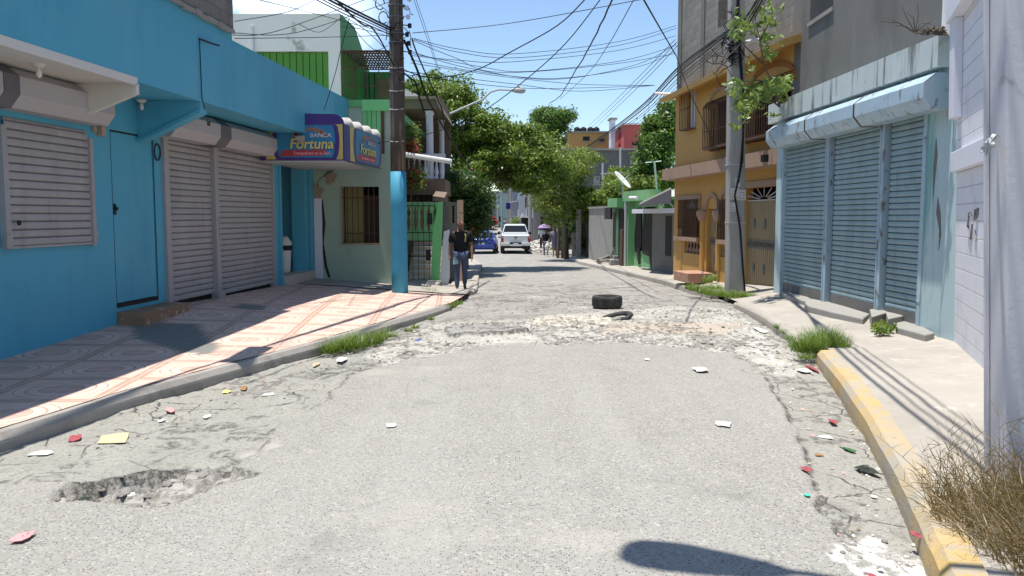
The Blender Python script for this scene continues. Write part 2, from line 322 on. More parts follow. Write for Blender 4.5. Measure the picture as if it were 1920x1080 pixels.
def zroad(X, Y, detail=True):
    X = np.asarray(X, float); Y = np.asarray(Y, float)
    b = base(Y); lk = interp(Y, LK); rk = interp(Y, RK)
    z = b-.045*np.clip(1-(X-lk)/.9, 0, 1)*(Y < 20)-.03*np.clip(1-(rk-X)/.6, 0, 1)+.03*np.clip(1-np.abs(X)/2.5, 0, 1)-.03
    if not detail: return z
    a, rub, slab, sand, redd, pot, pot2, pot3, wht, far = fields(X, Y)
    n1 = fbm(X*1.3, Y*1.3, 4, 5.); n2 = fbm(X*9, Y*9, 4, 11.); n3 = fbm(X*28, Y*28, 2, 23.)
    near = np.clip((60-Y)/40, 0, 1)
    z = z+(n1-.5)*.03*near
    notasp = (1-a)*(1-far)
    ledge = np.floor(fbm(X*2.2, Y*2.2, 5, 41.)*7)/7
    z = z+notasp*(-.03+(n2-.5)*.022+(ledge-.5)*.06)
    z = z+rub*((n2-.5)*.035+(n3-.5)*.014-.005)+slab*.055
    z = z+a*(n3-.5)*.006
    slabs = np.floor(fbm(X*3.2, Y*3.2, 4, 71.)*9)/9
    z = z-pot*(.075-(slabs-.42)*.36-(n2-.5)*.05)-pot3*.03
    ledge2 = np.floor(fbm(X*.9, Y*.9, 4, 61.)*6)/6
    z = z+far*np.clip((24-Y)/4, 0, 1)*((ledge2-.5)*.05+(n2-.5)*.012)-pot2*.04
    return z
def gy(n0, n1, s): return np.arange(n0, n1, s)
rows = [-8., -3, 0, 1.5, 2.6]; y = 3.1
while y < 60: rows.append(y); y *= 1.0042 if y > 12 else 1.0042
rows += list(np.linspace(61, 150, 60))+[170, 200, 260, 400, 800]
cols = [-400, -60, -20, -9]+list(np.arange(-5.4, 5.7, .029))+[7, 9, 20, 60, 400]
X, Y = np.meshgrid(np.array(cols), np.array(rows)); Z = zroad(X, Y)
out = (X < interp(Y, LK)-.5) | (X > interp(Y, RK)+.5); Z = np.where(out, base(Y)-.16, Z)
fl = fields(X, Y)
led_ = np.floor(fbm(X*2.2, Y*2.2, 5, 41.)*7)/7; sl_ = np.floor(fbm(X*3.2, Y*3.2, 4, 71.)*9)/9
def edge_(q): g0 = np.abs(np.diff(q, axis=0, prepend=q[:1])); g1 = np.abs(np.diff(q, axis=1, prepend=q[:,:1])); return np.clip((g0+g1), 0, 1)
brk_shade = np.clip(edge_(fl[0])*1.0*(fbm(X*1.5, Y*1.5, 3, 5.) > .42)+(edge_(led_) > .05)*(1-fl[0])*(1-fl[9])*(fbm(X*1.1, Y*1.1, 3, 8.) > .5)*.8+(edge_(fl[5]))*1.0+(edge_(sl_) > .05)*fl[5]*.6+edge_(fl[2])*1.0+(edge_(np.floor(fbm(X*.9, Y*.9, 4, 61.)*6)/6) > .05)*fl[9]*(Y < 26)*(fbm(X*2.1, Y*2.1, 3, 18.) > .5)*.8, 0, 1)
brk_shade = np.maximum(brk_shade, np.roll(brk_shade, 1, 0)*.8)  # dark edges: exposed aggregate plus painted relief shade that the high sun leaves out
def grid_mesh(name, X, Y, Z, mat, attrs=None):
    nr, nc = X.shape; me = bpy.data.meshes.new(name); co = np.stack([X, Y, Z], -1).reshape(-1, 3)
    i = np.arange(nr*nc).reshape(nr, nc); q = np.stack([i[:-1,:-1], i[:-1,1:], i[1:,1:], i[1:,:-1]], -1).reshape(-1, 4)
    me.vertices.add(len(co)); me.vertices.foreach_set('co', co.ravel().astype(np.float32))
    me.loops.add(q.size); me.loops.foreach_set('vertex_index', q.ravel().astype(np.int32))
    me.polygons.add(len(q)); me.polygons.foreach_set('loop_start', (np.arange(len(q))*4).astype(np.int32)); me.polygons.foreach_set('loop_total', np.full(len(q), 4, np.int32))
    me.polygons.foreach_set('use_smooth', np.ones(len(q), bool))
    me.update(calc_edges=True); me.validate()
    for k, v in (attrs or {}).items():
        at_ = me.attributes.new(k, 'FLOAT', 'POINT'); at_.data.foreach_set('value', v.ravel().astype(np.float32))
    me.materials.append(mat); o = bpy.data.objects.new(name, me); C.objects.link(o); return o
# road material
m_road, t, b = newmat('worn_asphalt_and_rubble'); N = NT(t)
A = {k: N.attr(k) for k in ('brk_shade','asph','rub','slab','sand','redd','pot','wht','far')}
vc = N.n('ShaderNodeTexVoronoi'); vc.inputs['Scale'].default_value = 70; N.l(N.tc.outputs['Object'], vc.inputs['Vector'])
sepc = N.n('ShaderNodeSeparateColor'); N.l(vc.outputs['Color'], sepc.inputs[0])
big = N.noise(.35, 4, .6); mid = N.noise(2.2, 5, .6); fine = N.noise(26, 4, .6)
asp = N.mix(big, (.275,.268,.242), (.315,.306,.277)); asp = N.mix(N.ramp(mid, .35, .75, 0, .4), asp, (.23,.224,.205))
asp = N.mix(N.math('MULTIPLY', N.ramp(sepc.outputs[0], .62, .64, 0, .95), N.ramp(vc.outputs['Distance'], .34, .42, 1, 0)), asp, (.075,.078,.085)); asp = N.mix(N.ramp(sepc.outputs[1], .86, .97, 0, .6), asp, (.46,.44,.39))
asp = N.mix(N.ramp(sepc.outputs[2], .72, .95, 0, .4), asp, (.30,.25,.19)); asp = N.mix(N.ramp(fine, .5, .8, 0, .4), asp, (.17,.165,.15))
con = N.mix(N.noise(1.7, 6, .65), (.235,.228,.20), (.37,.36,.32)); con = N.mix(N.ramp(fine, .45, .8, 0, .5), con, (.14,.13,.11))
con = N.mix(N.ramp(N.noise(5, 6, .7), .56, .72, 0, .7), con, (.15,.14,.12))
vcr = N.n('ShaderNodeTexVoronoi', feature='DISTANCE_TO_EDGE'); vcr.inputs['Scale'].default_value = 2.0
wv = N.n('ShaderNodeMix', data_type='VECTOR'); wv.inputs[0].default_value = .12; N.l(N.tc.outputs['Object'], wv.inputs[4])
nc_ = N.n('ShaderNodeTexNoise'); nc_.inputs['Scale'].default_value = 3; nc_.inputs['Detail'].default_value = 5; N.l(N.tc.outputs['Object'], nc_.inputs['Vector']); N.l(nc_.outputs['Color'], wv.inputs[5])
N.l(wv.outputs[1], vcr.inputs['Vector']); crk = N.ramp(vcr.outputs['Distance'], .004, .018, 1, 0)
crk = N.math('MULTIPLY', crk, N.ramp(N.noise(.8, 3), .46, .56))
rubc = N.mix(N.ramp(N.noise(1.8, 6, .7), .35, .65), (.30,.29,.255), (.48,.455,.405)); v2 = N.n('ShaderNodeTexVoronoi'); v2.inputs['Scale'].default_value = 48; N.l(N.tc.outputs['Object'], v2.inputs['Vector'])
s2 = N.n('ShaderNodeSeparateColor'); N.l(v2.outputs['Color'], s2.inputs[0])
rubc = N.mix(N.ramp(N.noise(.9, 5, .6, N.map(loc=(5,1,0))), .50, .56, 0, .6), rubc, (.40,.385,.34)); rubc = N.mix(N.ramp(s2.outputs[0], .8, .92, 0, .4), rubc, (.60,.58,.53)); rubc = N.mix(N.ramp(s2.outputs[1], .84, .94, 0, .5), rubc, (.19,.175,.155))
rubc = N.mix(A['sand'], rubc, N.mix(mid, (.46,.42,.345), (.58,.53,.45))); rubc = N.mix(N.math('MULTIPLY', A['redd'], .7), rubc, N.mix(fine, (.30,.24,.19), (.55,.47,.38)))
farc = N.mix(N.noise(.7, 5, .6), (.225,.215,.195), (.335,.32,.29)); farc = N.mix(N.ramp(fine, .5, .8, 0, .4), farc, (.15,.145,.135)); farc = N.mix(N.ramp(N.noise(1.6, 6, .7), .56, .66, 0, .7), farc, (.43,.40,.35))
con = N.mix(N.ramp(sepc.outputs[0], .80, .9, 0, .45), con, (.13,.128,.12)); trk = N.ramp(N.noise(1, 4, .6, N.map((1.3,.10,1))), .45, .62, 0, .45)
asp = N.mix(N.math('MULTIPLY', trk, .5), asp, (.36,.35,.32)); asp = N.mix(N.ramp(N.noise(.9, 5, .7, N.map(loc=(9,3,0))), .60, .70, 0, .35), asp, (.15,.145,.135)); asp = N.mix(N.ramp(N.noise(.45, 5, .7, N.map(loc=(2,8,0))), .58, .66, 0, .35), asp, (.40,.38,.33))
c = N.mix(N.ramp(N.math('ADD', A['asph'], N.math('MULTIPLY', N.math('SUBTRACT', N.noise(9, 5, .75), .5), 1.3)), .3, .7), con, asp); c = N.mix(A['far'], c, farc); c = N.mix(A['slab'], c, N.mix(mid, (.25,.24,.22), (.30,.29,.27)))
c = N.mix(N.ramp(N.math('ADD', A['rub'], N.math('MULTIPLY', N.math('SUBTRACT', N.noise(5, 6, .75), .5), 1.6)), .25, .75), c, rubc); c = N.mix(A['pot'], c, N.mix(N.noise(13, 5, .7), (.25,.235,.21), (.44,.42,.38)))
c = N.mix(N.math('MULTIPLY', A['wht'], N.ramp(N.noise(6, 5, .7), .4, .5)), c, (.50,.485,.46))
c = N.mix(N.ramp(N.noise(2.6, 6, .7, N.map(loc=(4, 7, 0))), .70, .78, 0, .5), c, (.58,.54,.46))
c = N.mix(N.math('MULTIPLY', crk, N.math('SUBTRACT', .9, N.math('MULTIPLY', A['asph'], .85))), c, (.05,.048,.045))
c = N.mix(N.math('MULTIPLY', A['brk_shade'], N.ramp(N.noise(30, 4, .7), .38, .55, .15, .95)), c, (.075,.07,.065))
N.l(c, b.inputs['Base Color']); b.inputs['Roughness'].default_value = .92; b.inputs['Specular IOR Level'].default_value = .2
hh = N.math('ADD', N.math('MULTIPLY', vc.outputs['Distance'], -.5), N.math('MULTIPLY', fine, .9))
hh = N.math('ADD', hh, N.math('MULTIPLY', N.math('MULTIPLY', v2.outputs['Distance'], A['rub']), -1.6)); hh = N.math('SUBTRACT', hh, N.math('MULTIPLY', crk, .8))
N.bump(hh, .55, .014, b)
road = grid_mesh('road', X, Y, Z, m_road, dict(brk_shade=brk_shade, asph=fl[0], rub=fl[1], slab=fl[2], sand=fl[3], redd=fl[4], pot=np.clip(fl[5]+fl[7], 0, 1), wht=fl[8], far=fl[9]))
tag(road, kind='structure')
# ------------------------------------------------ walls' planes
Lw = Wall(-6.34, 4.0, -5.05, 21.0, 'r')            # blue shop front
Mw = Wall(-5.6, 21.08, -3.03, 21.0, 'r')           # mint house, faces the camera
Rw = Wall(5.70, 9.9, 5.60, 17.75, 'l')             # pale teal shop front
Bw = Wall(2.92+.35, 4.4, 5.69, 10.9, 'l')          # white block wall
Bw = Wall(3.62, 5.0, 5.70, 10.62, 'l')
Ow = Wall(6.25, 18.2, 5.24, 27.0, 'l')             # orange house
Gw = Wall(5.72, 29.7, 4.70, 35.5, 'l')             # green house
LWALL = [(-20,-8.2),(4,-6.34),(21,-5.05),(21.1,-3.0),(23.4,-2.9),(23.5,-1.75),(30,-1.9),(37,-2.3),(45,-3.4),(70,-5)]
LZ = [(-20,.0),(9.5,.09),(12,.18),(13.6,.27),(18.2,.2),(21,.2),(22,-.1),(24,-.2),(31,-.3),(37,-.37),(51,-.5),(70,-.5)]
def kerbz(y): return base(y)+.05
def strip(name, ys, inner, outer, zi, zo, mat, nx=14, bottom=-.5, noise=.006):
    n = len(ys); Xs = np.zeros((n, nx)); Ys = np.zeros((n, nx)); Zs = np.zeros((n, nx))
    for i, yy in enumerate(ys):
        a = inner(yy); bb = outer(yy)
        for j in range(nx):
            f = j/(nx-1); Xs[i,j] = a+(bb-a)*f; Ys[i,j] = yy; Zs[i,j] = zi(yy)*(1-f)+zo(yy)*f
    Zs += (fbm(Xs*2.5, Ys*2.5, 4, 9.)-.5)*noise*2
    Zs[:, -1] -= 0
    return grid_mesh(name, Xs, Ys, Zs, mat)
# tiled pavement material
m_tile, t, b = newmat('patterned_pavement_tiles'); N = NT(t)
mpv = N.map((1/1.02,1/1.02,1), (0,0,-.076), (.2,.35,0)); sp = N.n('ShaderNodeSeparateXYZ'); N.l(mpv, sp.inputs[0])
fu = N.math('SUBTRACT', N.math('FRACT', sp.outputs[0]), .5); fv = N.math('SUBTRACT', N.math('FRACT', sp.outputs[1]), .5)
r = N.math('SQRT', N.math('ADD', N.math('MULTIPLY', fu, fu), N.math('MULTIPLY', fv, fv)))
def ringm(r0, wd): return N.ramp(N.math('ABSOLUTE', N.math('SUBTRACT', r, r0)), wd*.6, wd, 1, 0)
au = N.math('ABSOLUTE', fu); av = N.math('ABSOLUTE', fv)
nn = N.noise(14, 5, .65); basec = N.mix(nn, (.60,.42,.335), (.73,.54,.45)); pink = N.mix(nn, (.47,.27,.21), (.60,.38,.31)); brown = (.36,.22,.16)
c = N.mix(N.ramp(r, .175, .185, 1, 0), basec, pink)
for r0, wd in ((.19,.008),(.30,.009),(.40,.007)): c = N.mix(N.math('MULTIPLY', ringm(r0, wd*1.5), .85), c, brown)
outr = N.ramp(r, .425, .435)
c = N.mix(N.math('MULTIPLY', outr, .42), c, pink)
band = N.math('MULTIPLY', outr, N.math('MAXIMUM', N.ramp(N.math('ABSOLUTE', N.math('SUBTRACT', au, .5)), .055, .06, 1, 0), N.ramp(N.math('ABSOLUTE', N.math('SUBTRACT', av, .5)), .055, .06, 1, 0)))
c = N.mix(N.math('MULTIPLY', band, .85), c, (.36,.22,.16))
g1 = N.ramp(N.math('MINIMUM', N.math('MINIMUM', au, av), N.math('MINIMUM', N.math('SUBTRACT', .5, au), N.math('SUBTRACT', .5, av))), .003, .008, 1, 0)
c = N.mix(N.math('MULTIPLY', g1, .7), c, (.72,.62,.54))
c = N.mix(N.ramp(N.noise(1.2, 6, .65), .45, .75, 0, .6), c, (.34,.26,.21)); c = N.mix(N.ramp(N.noise(3.5, 6, .7, N.map(loc=(2,5,0))), .5, .7, 0, .5), c, (.62,.45,.37)); c = N.mix(N.ramp(N.noise(6, 6, .7), .62, .7, 0, .4), c, (.82,.74,.68))
c = N.mix(A_ := N.attr('patch'), c, N.mix(N.noise(7, 5), (.13,.13,.12), (.22,.215,.195)))
N.l(c, b.inputs['Base Color']); b.inputs['Roughness'].default_value = .7; N.bump(N.math('SUBTRACT', N.noise(30, 4), N.math('MULTIPLY', g1, .5)), .3, .006, b)
ysL = np.concatenate([np.arange(-6, 8, .5), np.arange(8, 20.4, .12)])
KW = .13
def tile_out(y): return interp(y, LK)-KW
def lwx(y): return float(interp(y, LWALL))
tp = strip('tiled_pavement', ysL[ysL < 19.3], lambda y: lwx(min(y, 20.9))-.02, tile_out, lambda y: float(interp(y, LZ)), lambda y: float(kerbz(y))+.012, m_tile, 60)
co = np.zeros(len(tp.data.vertices)*3, np.float32); tp.data.vertices.foreach_get('co', co); co = co.reshape(-1, 3)
pm = inside(co[:,0], co[:,1], poly([(250,612),(320,607),(365,608),(415,642),(385,655),(340,650),(255,632)], .15), .05, 6)+inside(co[:,0], co[:,1], poly([(430,580),(455,570),(500,573),(495,580)], .2), .08, 6)
at_ = tp.data.attributes.new('patch', 'FLOAT', 'POINT'); at_.data.foreach_set('value', np.clip(pm, 0, 1).astype(np.float32))
tag(tp, kind='structure')
m_pave = M('pavement_concrete', (.38, .35, .305), .9, .16, 1.2, [((.20,.185,.16),(.5,.5,.5),.48,.7,.45), ((.27,.245,.21),(1.2,1.2,1.2),.5,.72,.6), ((.62,.58,.52),(3,3,3),.6,.72,.5), ((.14,.13,.11),(9,9,9),.66,.72,.5)], .5, 40, .006)
m_kerb = M('kerb_concrete', (.32, .30, .27), .9, .15, 2.5, [((.12,.115,.10),(2,2,2),.52,.7,.65), ((.45,.43,.39),(8,8,8),.64,.72,.6)], .6, 40, .008)
m_kerby = M('yellow_painted_kerb', (.48, .335, .14), .9, .15, 3, [((.34,.32,.27),(.6,.6,.6),.42,.60,.95), ((.34,.31,.26),(5,5,5),.50,.60,.8), ((.25,.20,.12),(10,10,10),.62,.7,.7)], .6, 40, .008)
def kerb(name, ys, line, sgn, mat, hw=.14, top=.05, drop=.25, rnd=.035, amp=.012, base_=base):
    """kerb stone run: a rounded-edge profile swept along the line; sgn=+1 road lies to the +x side"""
    prof = [(0,-drop),(0,-.03),(-.006,top-rnd),(-rnd,top),(-hw,top+.006),(-hw,-drop)]
    mb = MB(); P = []
    for yy in ys:
        x = float(interp(yy, line)); bz = float(base_(yy)); j = (float(fbm(np.array([yy*3.]), np.array([x]), 4, 2.)[0])-.5)
        P.append([(x+sgn*(n+j*amp*2), yy, bz+z+(j*amp if z > 0 else 0)) for n, z in prof])
    k = len(prof)
    vs = [q for s_ in P for q in s_]; fs = [(i*k+a, i*k+(a+1) % k, (i+1)*k+(a+1) % k, (i+1)*k+a) for i in range(len(ys)-1) for a in range(k)]
    fs += [tuple(range(k)), tuple((len(ys)-1)*k+a for a in range(k))[::-1]]
    mb.add(vs, fs); o = mb.build(name, mat, None, False); return o
tag(kerb('kerb', np.concatenate([np.arange(-6, 5, 1.), np.arange(5, 16.4, .14)]), LK, 1, m_kerb, rnd=.055, amp=.028), kind='structure')
tag(kerb('kerb', np.arange(20.6, 44, .4), LK, 1, m_pave, .3, .1), kind='structure')
tag(kerb('kerb', np.arange(-3, 10.25, .13), RK, -1, m_kerby, .2, .11, rnd=.05, amp=.02), kind='structure')
tag(kerb('kerb', np.arange(10.8, 16.9, .13), RK, -1, m_pave, .16, .06, amp=.03), kind='structure')
tag(kerb('kerb', np.arange(20.0, 48, .3), RK, -1, m_pave, .2, .1), kind='structure')
# plain pavements
def rwx(y): return float(interp(y, [(-20,1.5),(3,3.0),(5,3.7),(10.6,5.75),(10.61,5.72),(17.7,5.7),(17.8,6.4),(27.1,5.4),(27.2,8),(29.6,8),(29.7,5.8),(35.5,4.8),(39,6),(50,5.2),(80,6)]))
RZ = [(-20,.1),(17,.12),(19.5,.1),(22,-.02),(27,-.12),(30,-.24),(36,-.28),(50,-.45),(80,-.45)]
tag(strip('pavement', np.concatenate([np.arange(-4, 3, .5), np.arange(3, 19, .12)]), rwx, lambda y: float(interp(y, RK))+.17, lambda y: float(interp(y, RZ))+.03, lambda y: float(base(y))+(.10 if y < 10.4 else .05 if y > 12 else .07), m_pave, 24, noise=.012), kind='structure')
tag(strip('pavement', np.arange(18.9, 55, .3), rwx, lambda y: float(interp(y, RK))+.18, lambda y: float(interp(y, RZ)), lambda y: float(base(y))+.095, m_pave, 16, noise=.012), kind='structure')
tag(strip('pavement', np.arange(19.25, 60, .3), lambda y: lwx(max(y, 21.2)) if y > 21.1 else -5.0, lambda y: float(interp(y, LK))-.1, lambda y: float(interp(y, LZ))+.0, lambda y: float(base(y))+.09, m_pave, 16, noise=.012), kind='structure')
# ---------------------------------------------------------------- building elements
def slats(mb, W, u0, u1, z0, z1, n, pitch=.095, depth=.022):
    """rolling shutter curtain: curved slats"""
    prof = []; z = z0; k = 0
    while z < z1-.001:
        for f, d in ((0, -.5), (.04, .55), (.10, .8), (.45, 1), (.80, .8), (.86, .55), (.90, -.5), (.935, -.1), (.965, -.1)):
            if z+f*pitch <= z1: prof.append((n+d*depth, z+f*pitch))
        z += pitch
    prof.append((n, z1)); prof += [(n-.02, z1), (n-.02, z0)]
    a = [W.p(u0, q, zz) for q, zz in prof]; b_ = [W.p(u1, q, zz) for q, zz in prof]; m = len(prof)
    mb.add(a+b_, [(i, (i+1) % m, m+(i+1) % m, m+i) for i in range(m)]); return mb
def rollbox(mb, W, u0, u1, z0, z1, n0, n1, ch=.14):
    mb.pn(W, [(n0,z1),(n1-ch,z1),(n1,z1-ch*.8),(n1,z0+ch),(n1-ch*.8,z0),(n0,z0)], u0, u1); return mb
def strap(mb, W, u, wd, z0, z1, n0, n1, ch=.14, e=.012):
    pr = [(n0,z1+e),(n1-ch,z1+e),(n1+e,z1-ch*.8),(n1+e,z0+ch),(n1-ch*.8,z0-e),(n0,z0-e)]; mb.pn(W, pr, u-wd/2, u+wd/2)
def baluster(mb, c, h, r=.05, seg=8):
    mb.lathe(c, [(r*.9,0),(r*.9,h*.06),(r*.5,h*.1),(r,h*.3),(r*.8,h*.42),(r*.4,h*.6),(r*.35,h*.8),(r*.7,h*.86),(r*.8,h*.94),(r*.8,h)], seg)
def bars(mb, W, u0, u1, z0, z1, n, du=.12, r=.008, hz=()):
    k = max(1, round((u1-u0)/du))
    for i in range(k+1): u = u0+(u1-u0)*i/k; mb.wb(W, u-r, u+r, n-r, n+r, z0, z1)
    for z in hz: mb.wb(W, u0, u1, n-r*1.6, n-r*1.6-.01, z-.012, z+.012)
# ---------------------------------------------------------------- blue shop (left)
hL = Lw.hit
shop = thing('shop_building', 'long bright blue shop building with overhanging parapet and grey roller shutters', 'building', Lw.p(8, 0, 0))
fz = 3.47; ft = 4.62                                # fascia bottom, top
FN = 1.0
uW1 = Lw.u(168, 330); uD0, uD1 = Lw.u(212, 400), Lw.u(291, 400); uS0, uS1, uS2 = Lw.u(306, 400), Lw.u(402, 400), Lw.u(512, 420)
uE0, uE1 = Lw.u(523, 430), Lw.u(577, 430); uEnd = Lw.L
zDt = Lw.z(215, 246); zDb = Lw.z(226, 574); zWt = 3.0; zWb = Lw.z(166, 458); uW0 = Lw.u(9, 380)
Lw_h = [(uD0, uD1, zDb, zDt), (uS0, uS2-.04, .1, 3.0), (uE0, uE1, .38, 2.95)]
mb = MB().wallh(Lw, -2, uEnd, -.3, fz+.02, -.25, 0, Lw_h); mb.build('wall', m_blue, shop)
mb = MB()                                          # overhanging parapet with soffit
uB = Lw.u(435, 80, FN)
mb.pn(Lw, [(0,fz+.02),(FN,fz),(FN,ft),(FN-.14,ft),(FN-.14,fz+.14),(0,fz+.14)], -2, uEnd)
mb.wb(Lw, -2, uB, FN-.14, FN+.002, ft+.001, ft+.13)
mb.build('parapet', m_blue, shop)
mb = MB(); mb.wb(Lw, -2, uEnd, -7, FN-.15, fz+.15, fz+.3); mb.build('roof', m_conc, shop)
mb = MB(); mb.wb(Lw, -2, uEnd-.2, -7, -.26, -.3, -.2); mb.wb(Lw, uEnd-.15, uEnd, -7, -.251, -.2, fz+.14); mb.wb(Lw, -2, uEnd, -7.1, -7, -.2, fz+.3); mb.build('side_wall', m_blue, shop)
# rough block parapet over the near part
mb = MB(); bot = []; nb = 60
pts = [(-2+(uB+2)*i/nb, ft+.13+.05*float(fbm(np.array([i*.7]), np.array([3.]), 4)[0])-.03) for i in range(nb+1)]
mb.pz(Lw, pts+[(uB, 5.5), (-2, 5.5)], FN-.19, FN+.03)
mb.wb(Lw, uB-.2, uB, -5, FN-.191, ft+.13, 5.5)
mb.build('block_parapet', m_block, shop)
mb = MB(); ga = pts[:]                            # ragged mortar lip under the blocks
for i in range(nb): 
    u0, z0 = pts[i]; mb.wb(Lw, u0, pts[i+1][0], FN+.02, FN+.05+.015*random.random(), z0-.03-.03*random.random(), z0+.02+.02*random.random())
mb.build('mortar_edge', m_conc, shop)
# white recessed canopy over the near window: soffit plus chamfered cheek
uc = Lw.u(258, 165, FN)
mb = MB(); mb.pn(Lw, [(0,fz-.02),(FN-.0,fz-.02),(FN-.0,fz+.003-.004),(0,fz+.016)], -2, uc)
mb.pn(Lw, [(FN-.06,fz-.05),(FN+.004,fz-.05),(FN+.004,fz+.05),(FN-.06,fz+.05)], -2, uc)
mb.pn(Lw, [(.0,2.98),(.012,2.98),(.012,fz-.021),(0,fz-.021)], -2, uc-.02)
mb.pn(Lw, [(.013,fz-.021),(FN+.004,fz-.021),(FN+.004,fz-.16),(.34,3.06),(.013,3.0)], uc-.05, uc+.03)
mb.build('white_soffit', m_white, shop)
# triangular haunches
for px, py, n1, zz in ((380, 222, FN, 2.93), (577, 262, FN, 2.93)):
    ub = Lw.u(px, py, FN)
    mb = MB(); mb.pn(Lw, [(.0,zz),(.08,zz),(n1,fz-.12),(n1,fz+.01),(0,fz+.01)], ub-.06, ub+.06)
    if px < 400:
        mb.pn(Lw, [(.0,zz-.06),(.05,zz-.06),(n1+.01,fz-.18),(n1+.01,fz-.12),(n1,fz-.119),(.08,zz-.001),(0,zz-.001)], ub-.10, ub+.12)
    mb.build('bracket', m_blue, shop)
# near window with shutter
win = MB(); win.wb(Lw, uW0-.09, uW0, 0, .07, zWb, zWt-.2).wb(Lw, uW1-.07, uW1+.0, 0, .07, zWb-.02, zWt-.2)
win.wb(Lw, uW0, uW1-.07, 0, .05, zWb, zWb+.03).wb(Lw, uW0-.13, uW0-.03, .071, .10, zWb+.02, zWb+.16).wb(Lw, uW1, uW1+.07, .0, .05, zWb+.1, zWb+.18)
o = win.build('window_shutter', m_shut, shop); slats(MB(), Lw, uW0, uW1-.07, zWb+.03, zWt-.1, .015, .098).build('slats', m_shut, o); WLOC[o.name] = WLOC[shop.name]
rollbox(MB(), Lw, -1.2, Lw.u(216, 215, .36), Lw.z(216, 236, .36)-.0, Lw.z(216, 236, .36)+.46, .013, .36).build('roll_box', m_shut2, o)
mb = MB(); zb = Lw.z(216, 236, .36); strap(mb, Lw, Lw.u(24, 180, .37), .26, zb, zb+.46, .02, .36); mb.build('strap', m_strap, o)
mb = MB(); mb.lathe(Lw.p(Lw.u(36, 418, .1), .1, Lw.z(14, 418, .1)), [(.02,-.03),(.025,0),(.02,.03)], 8); mb.build('padlock', m_black, o)
# door
d = MB().wb(Lw, uD0+.012, uD1-.02, -.05, -.012, zDb+.05, zDt-.012).build('door', m_blue, shop)
mb = MB(); mb.lathe(Lw.p(uD0+.06, -.01, Lw.z(216, 391)), [(.028,-.0),(.03,.03),(.022,.05)], 10, Lw.n); mb.wb(Lw, uD0+.03, uD0+.09, -.012, 0, Lw.z(216, 391)-.09, Lw.z(216, 391)+.07); mb.build('handle', m_black, d)
MB().wb(Lw, uD0, uD1, -.2, -.06, zDb, zDt).build('door_gap', m_int, shop)
MB().wb(Lw, uD1-.008, uD1+.006, .0005, .004, zDb, zDt).wb(Lw, uD0, uD1, .0005, .004, zDt-.008, zDt+.012).wb(Lw, uD0, uD1, .0005, .004, zDb-.02, zDb+.04).wb(Lw, uD0-.003, uD0+.003, .0005, .004, zDb, zDt).build('door_joint', m_int, shop)
# big shutters
zS = 2.74; zg = .27
o = MB()
o = part_empty('roller_shutter', shop)
MB().wb(Lw, uS0, uS0+.16, -.08, .05, .22, 3.0).wb(Lw, uS0-.04, uS0+.2, .049, .1, .2, .34).build('shutter_post', m_shut, o)
MB().wb(Lw, uS1-.09, uS1+.07, -.06, .07, .24, 3.0).wb(Lw, uS1-.14, uS1+.12, .069, .12, .22, .34).wb(Lw, uS1+.02, uS1+.05, .069, .085, 1.35, 1.75).build('shutter_post', m_shut, o)
MB().wb(Lw, uS2-.06, uS2-.005, -.06, .05, .16, 3.0).build('shutter_post', m_shut, o)
slats(MB(), Lw, uS0+.16, uS1-.09, .33, 3.0, -.03, .104).build('slats', m_shut, o)
slats(MB(), Lw, uS1+.07, uS2-.06, .27, 3.0, -.03, .104).build('slats', m_shut, o)
MB().wb(Lw, uS0+.16, uS2-.06, -.15, -.08, .1, 3.0).build('backing', m_int, o)
e0 = Lw.u(332, 235, .42); e1 = Lw.u(541, 290, .42); zb = Lw.z(541, 297, .42)
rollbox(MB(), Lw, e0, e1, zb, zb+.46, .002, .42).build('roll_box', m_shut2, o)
mb = MB(); strap(mb, Lw, Lw.u(424, 250, .42), .42, zb, zb+.46, .02, .42)
mb.build('strap', m_strap, o)
mb = MB(); mb.wb(Lw, Lw.u(388,228,.42), Lw.u(394,228,.42), .421, .424, zb+.28, zb+.36); mb.build('label_sticker', m_rust, o)
# entrance: room with step and bin
uE1b = uE1
rm = MB(); W = Lw
rm.wb(W, uE0-.3, uE1+.9, -3.0, -2.9, .1, 3.0).wb(W, uE1+.9, uE1+1.0, -3, -.26, .1, 3.0)
rm.build('inner_wall', M('inner_room_paint', (.42,.40,.40), .85, .06), shop)
rm = MB().wb(W, uE0-.3, uE1+.9, -2.89, -2.87, .2, 1.45).wb(W, uE1+.87, uE1+.895, -2.86, -.3, .2, 1.45); rm.build('inner_dado', m_blue, shop)
MB().wb(W, uE0-.3, uE1+.9, -3, -.26, .05, .36).build('inner_floor', m_tan, shop)
MB().wb(W, uE0, uE0+.09, -.24, .05, .1, 3.0).wb(W, uE1-.28, uE1, -.3, .02, .36, 3.0).wb(W, uE1+.06, uE1+.34, -.02, .06, .1, 3.1).wb(W, uE0+.09, uE1-.28, -.2, .03, 2.93, 3.02).build('door_frame', m_blue, shop)
MB().wb(W, uE1+.0, uE1+.06, -.02, .005, .1, 3.0).build('downspout_gap', m_int, shop)
MB().wb(W, uE0+.1, uE1, -.25, .16, .05, .40).build('step', M('white_step', (.52,.48,.44), .8, .1), shop)
tb = thing('trash_bin', 'white plastic bin with a dark band and bag in the blue shop entrance', 'bin', W.p(uE1-.42, -.5, .4))
c0 = W.p(uE1-.52, -.42, .37)
MB().lathe(c0, [(.13,0),(.17,.62),(.175,.63),(.165,.64)], 16).build('bucket', m_pvc, tb); MB().lathe(c0+Vector((0,0,.55)), [(.172,0),(.180,.11),(.168,.12)], 16).build('lid_band', m_black, tb)
mb = MB(); mb.lathe(c0+Vector((0,0,.66)), [(.17,0),(.19,.05),(.13,.16),(.09,.22),(.02,.24)], 9); mb.build('bag', m_pvc, tb, True)
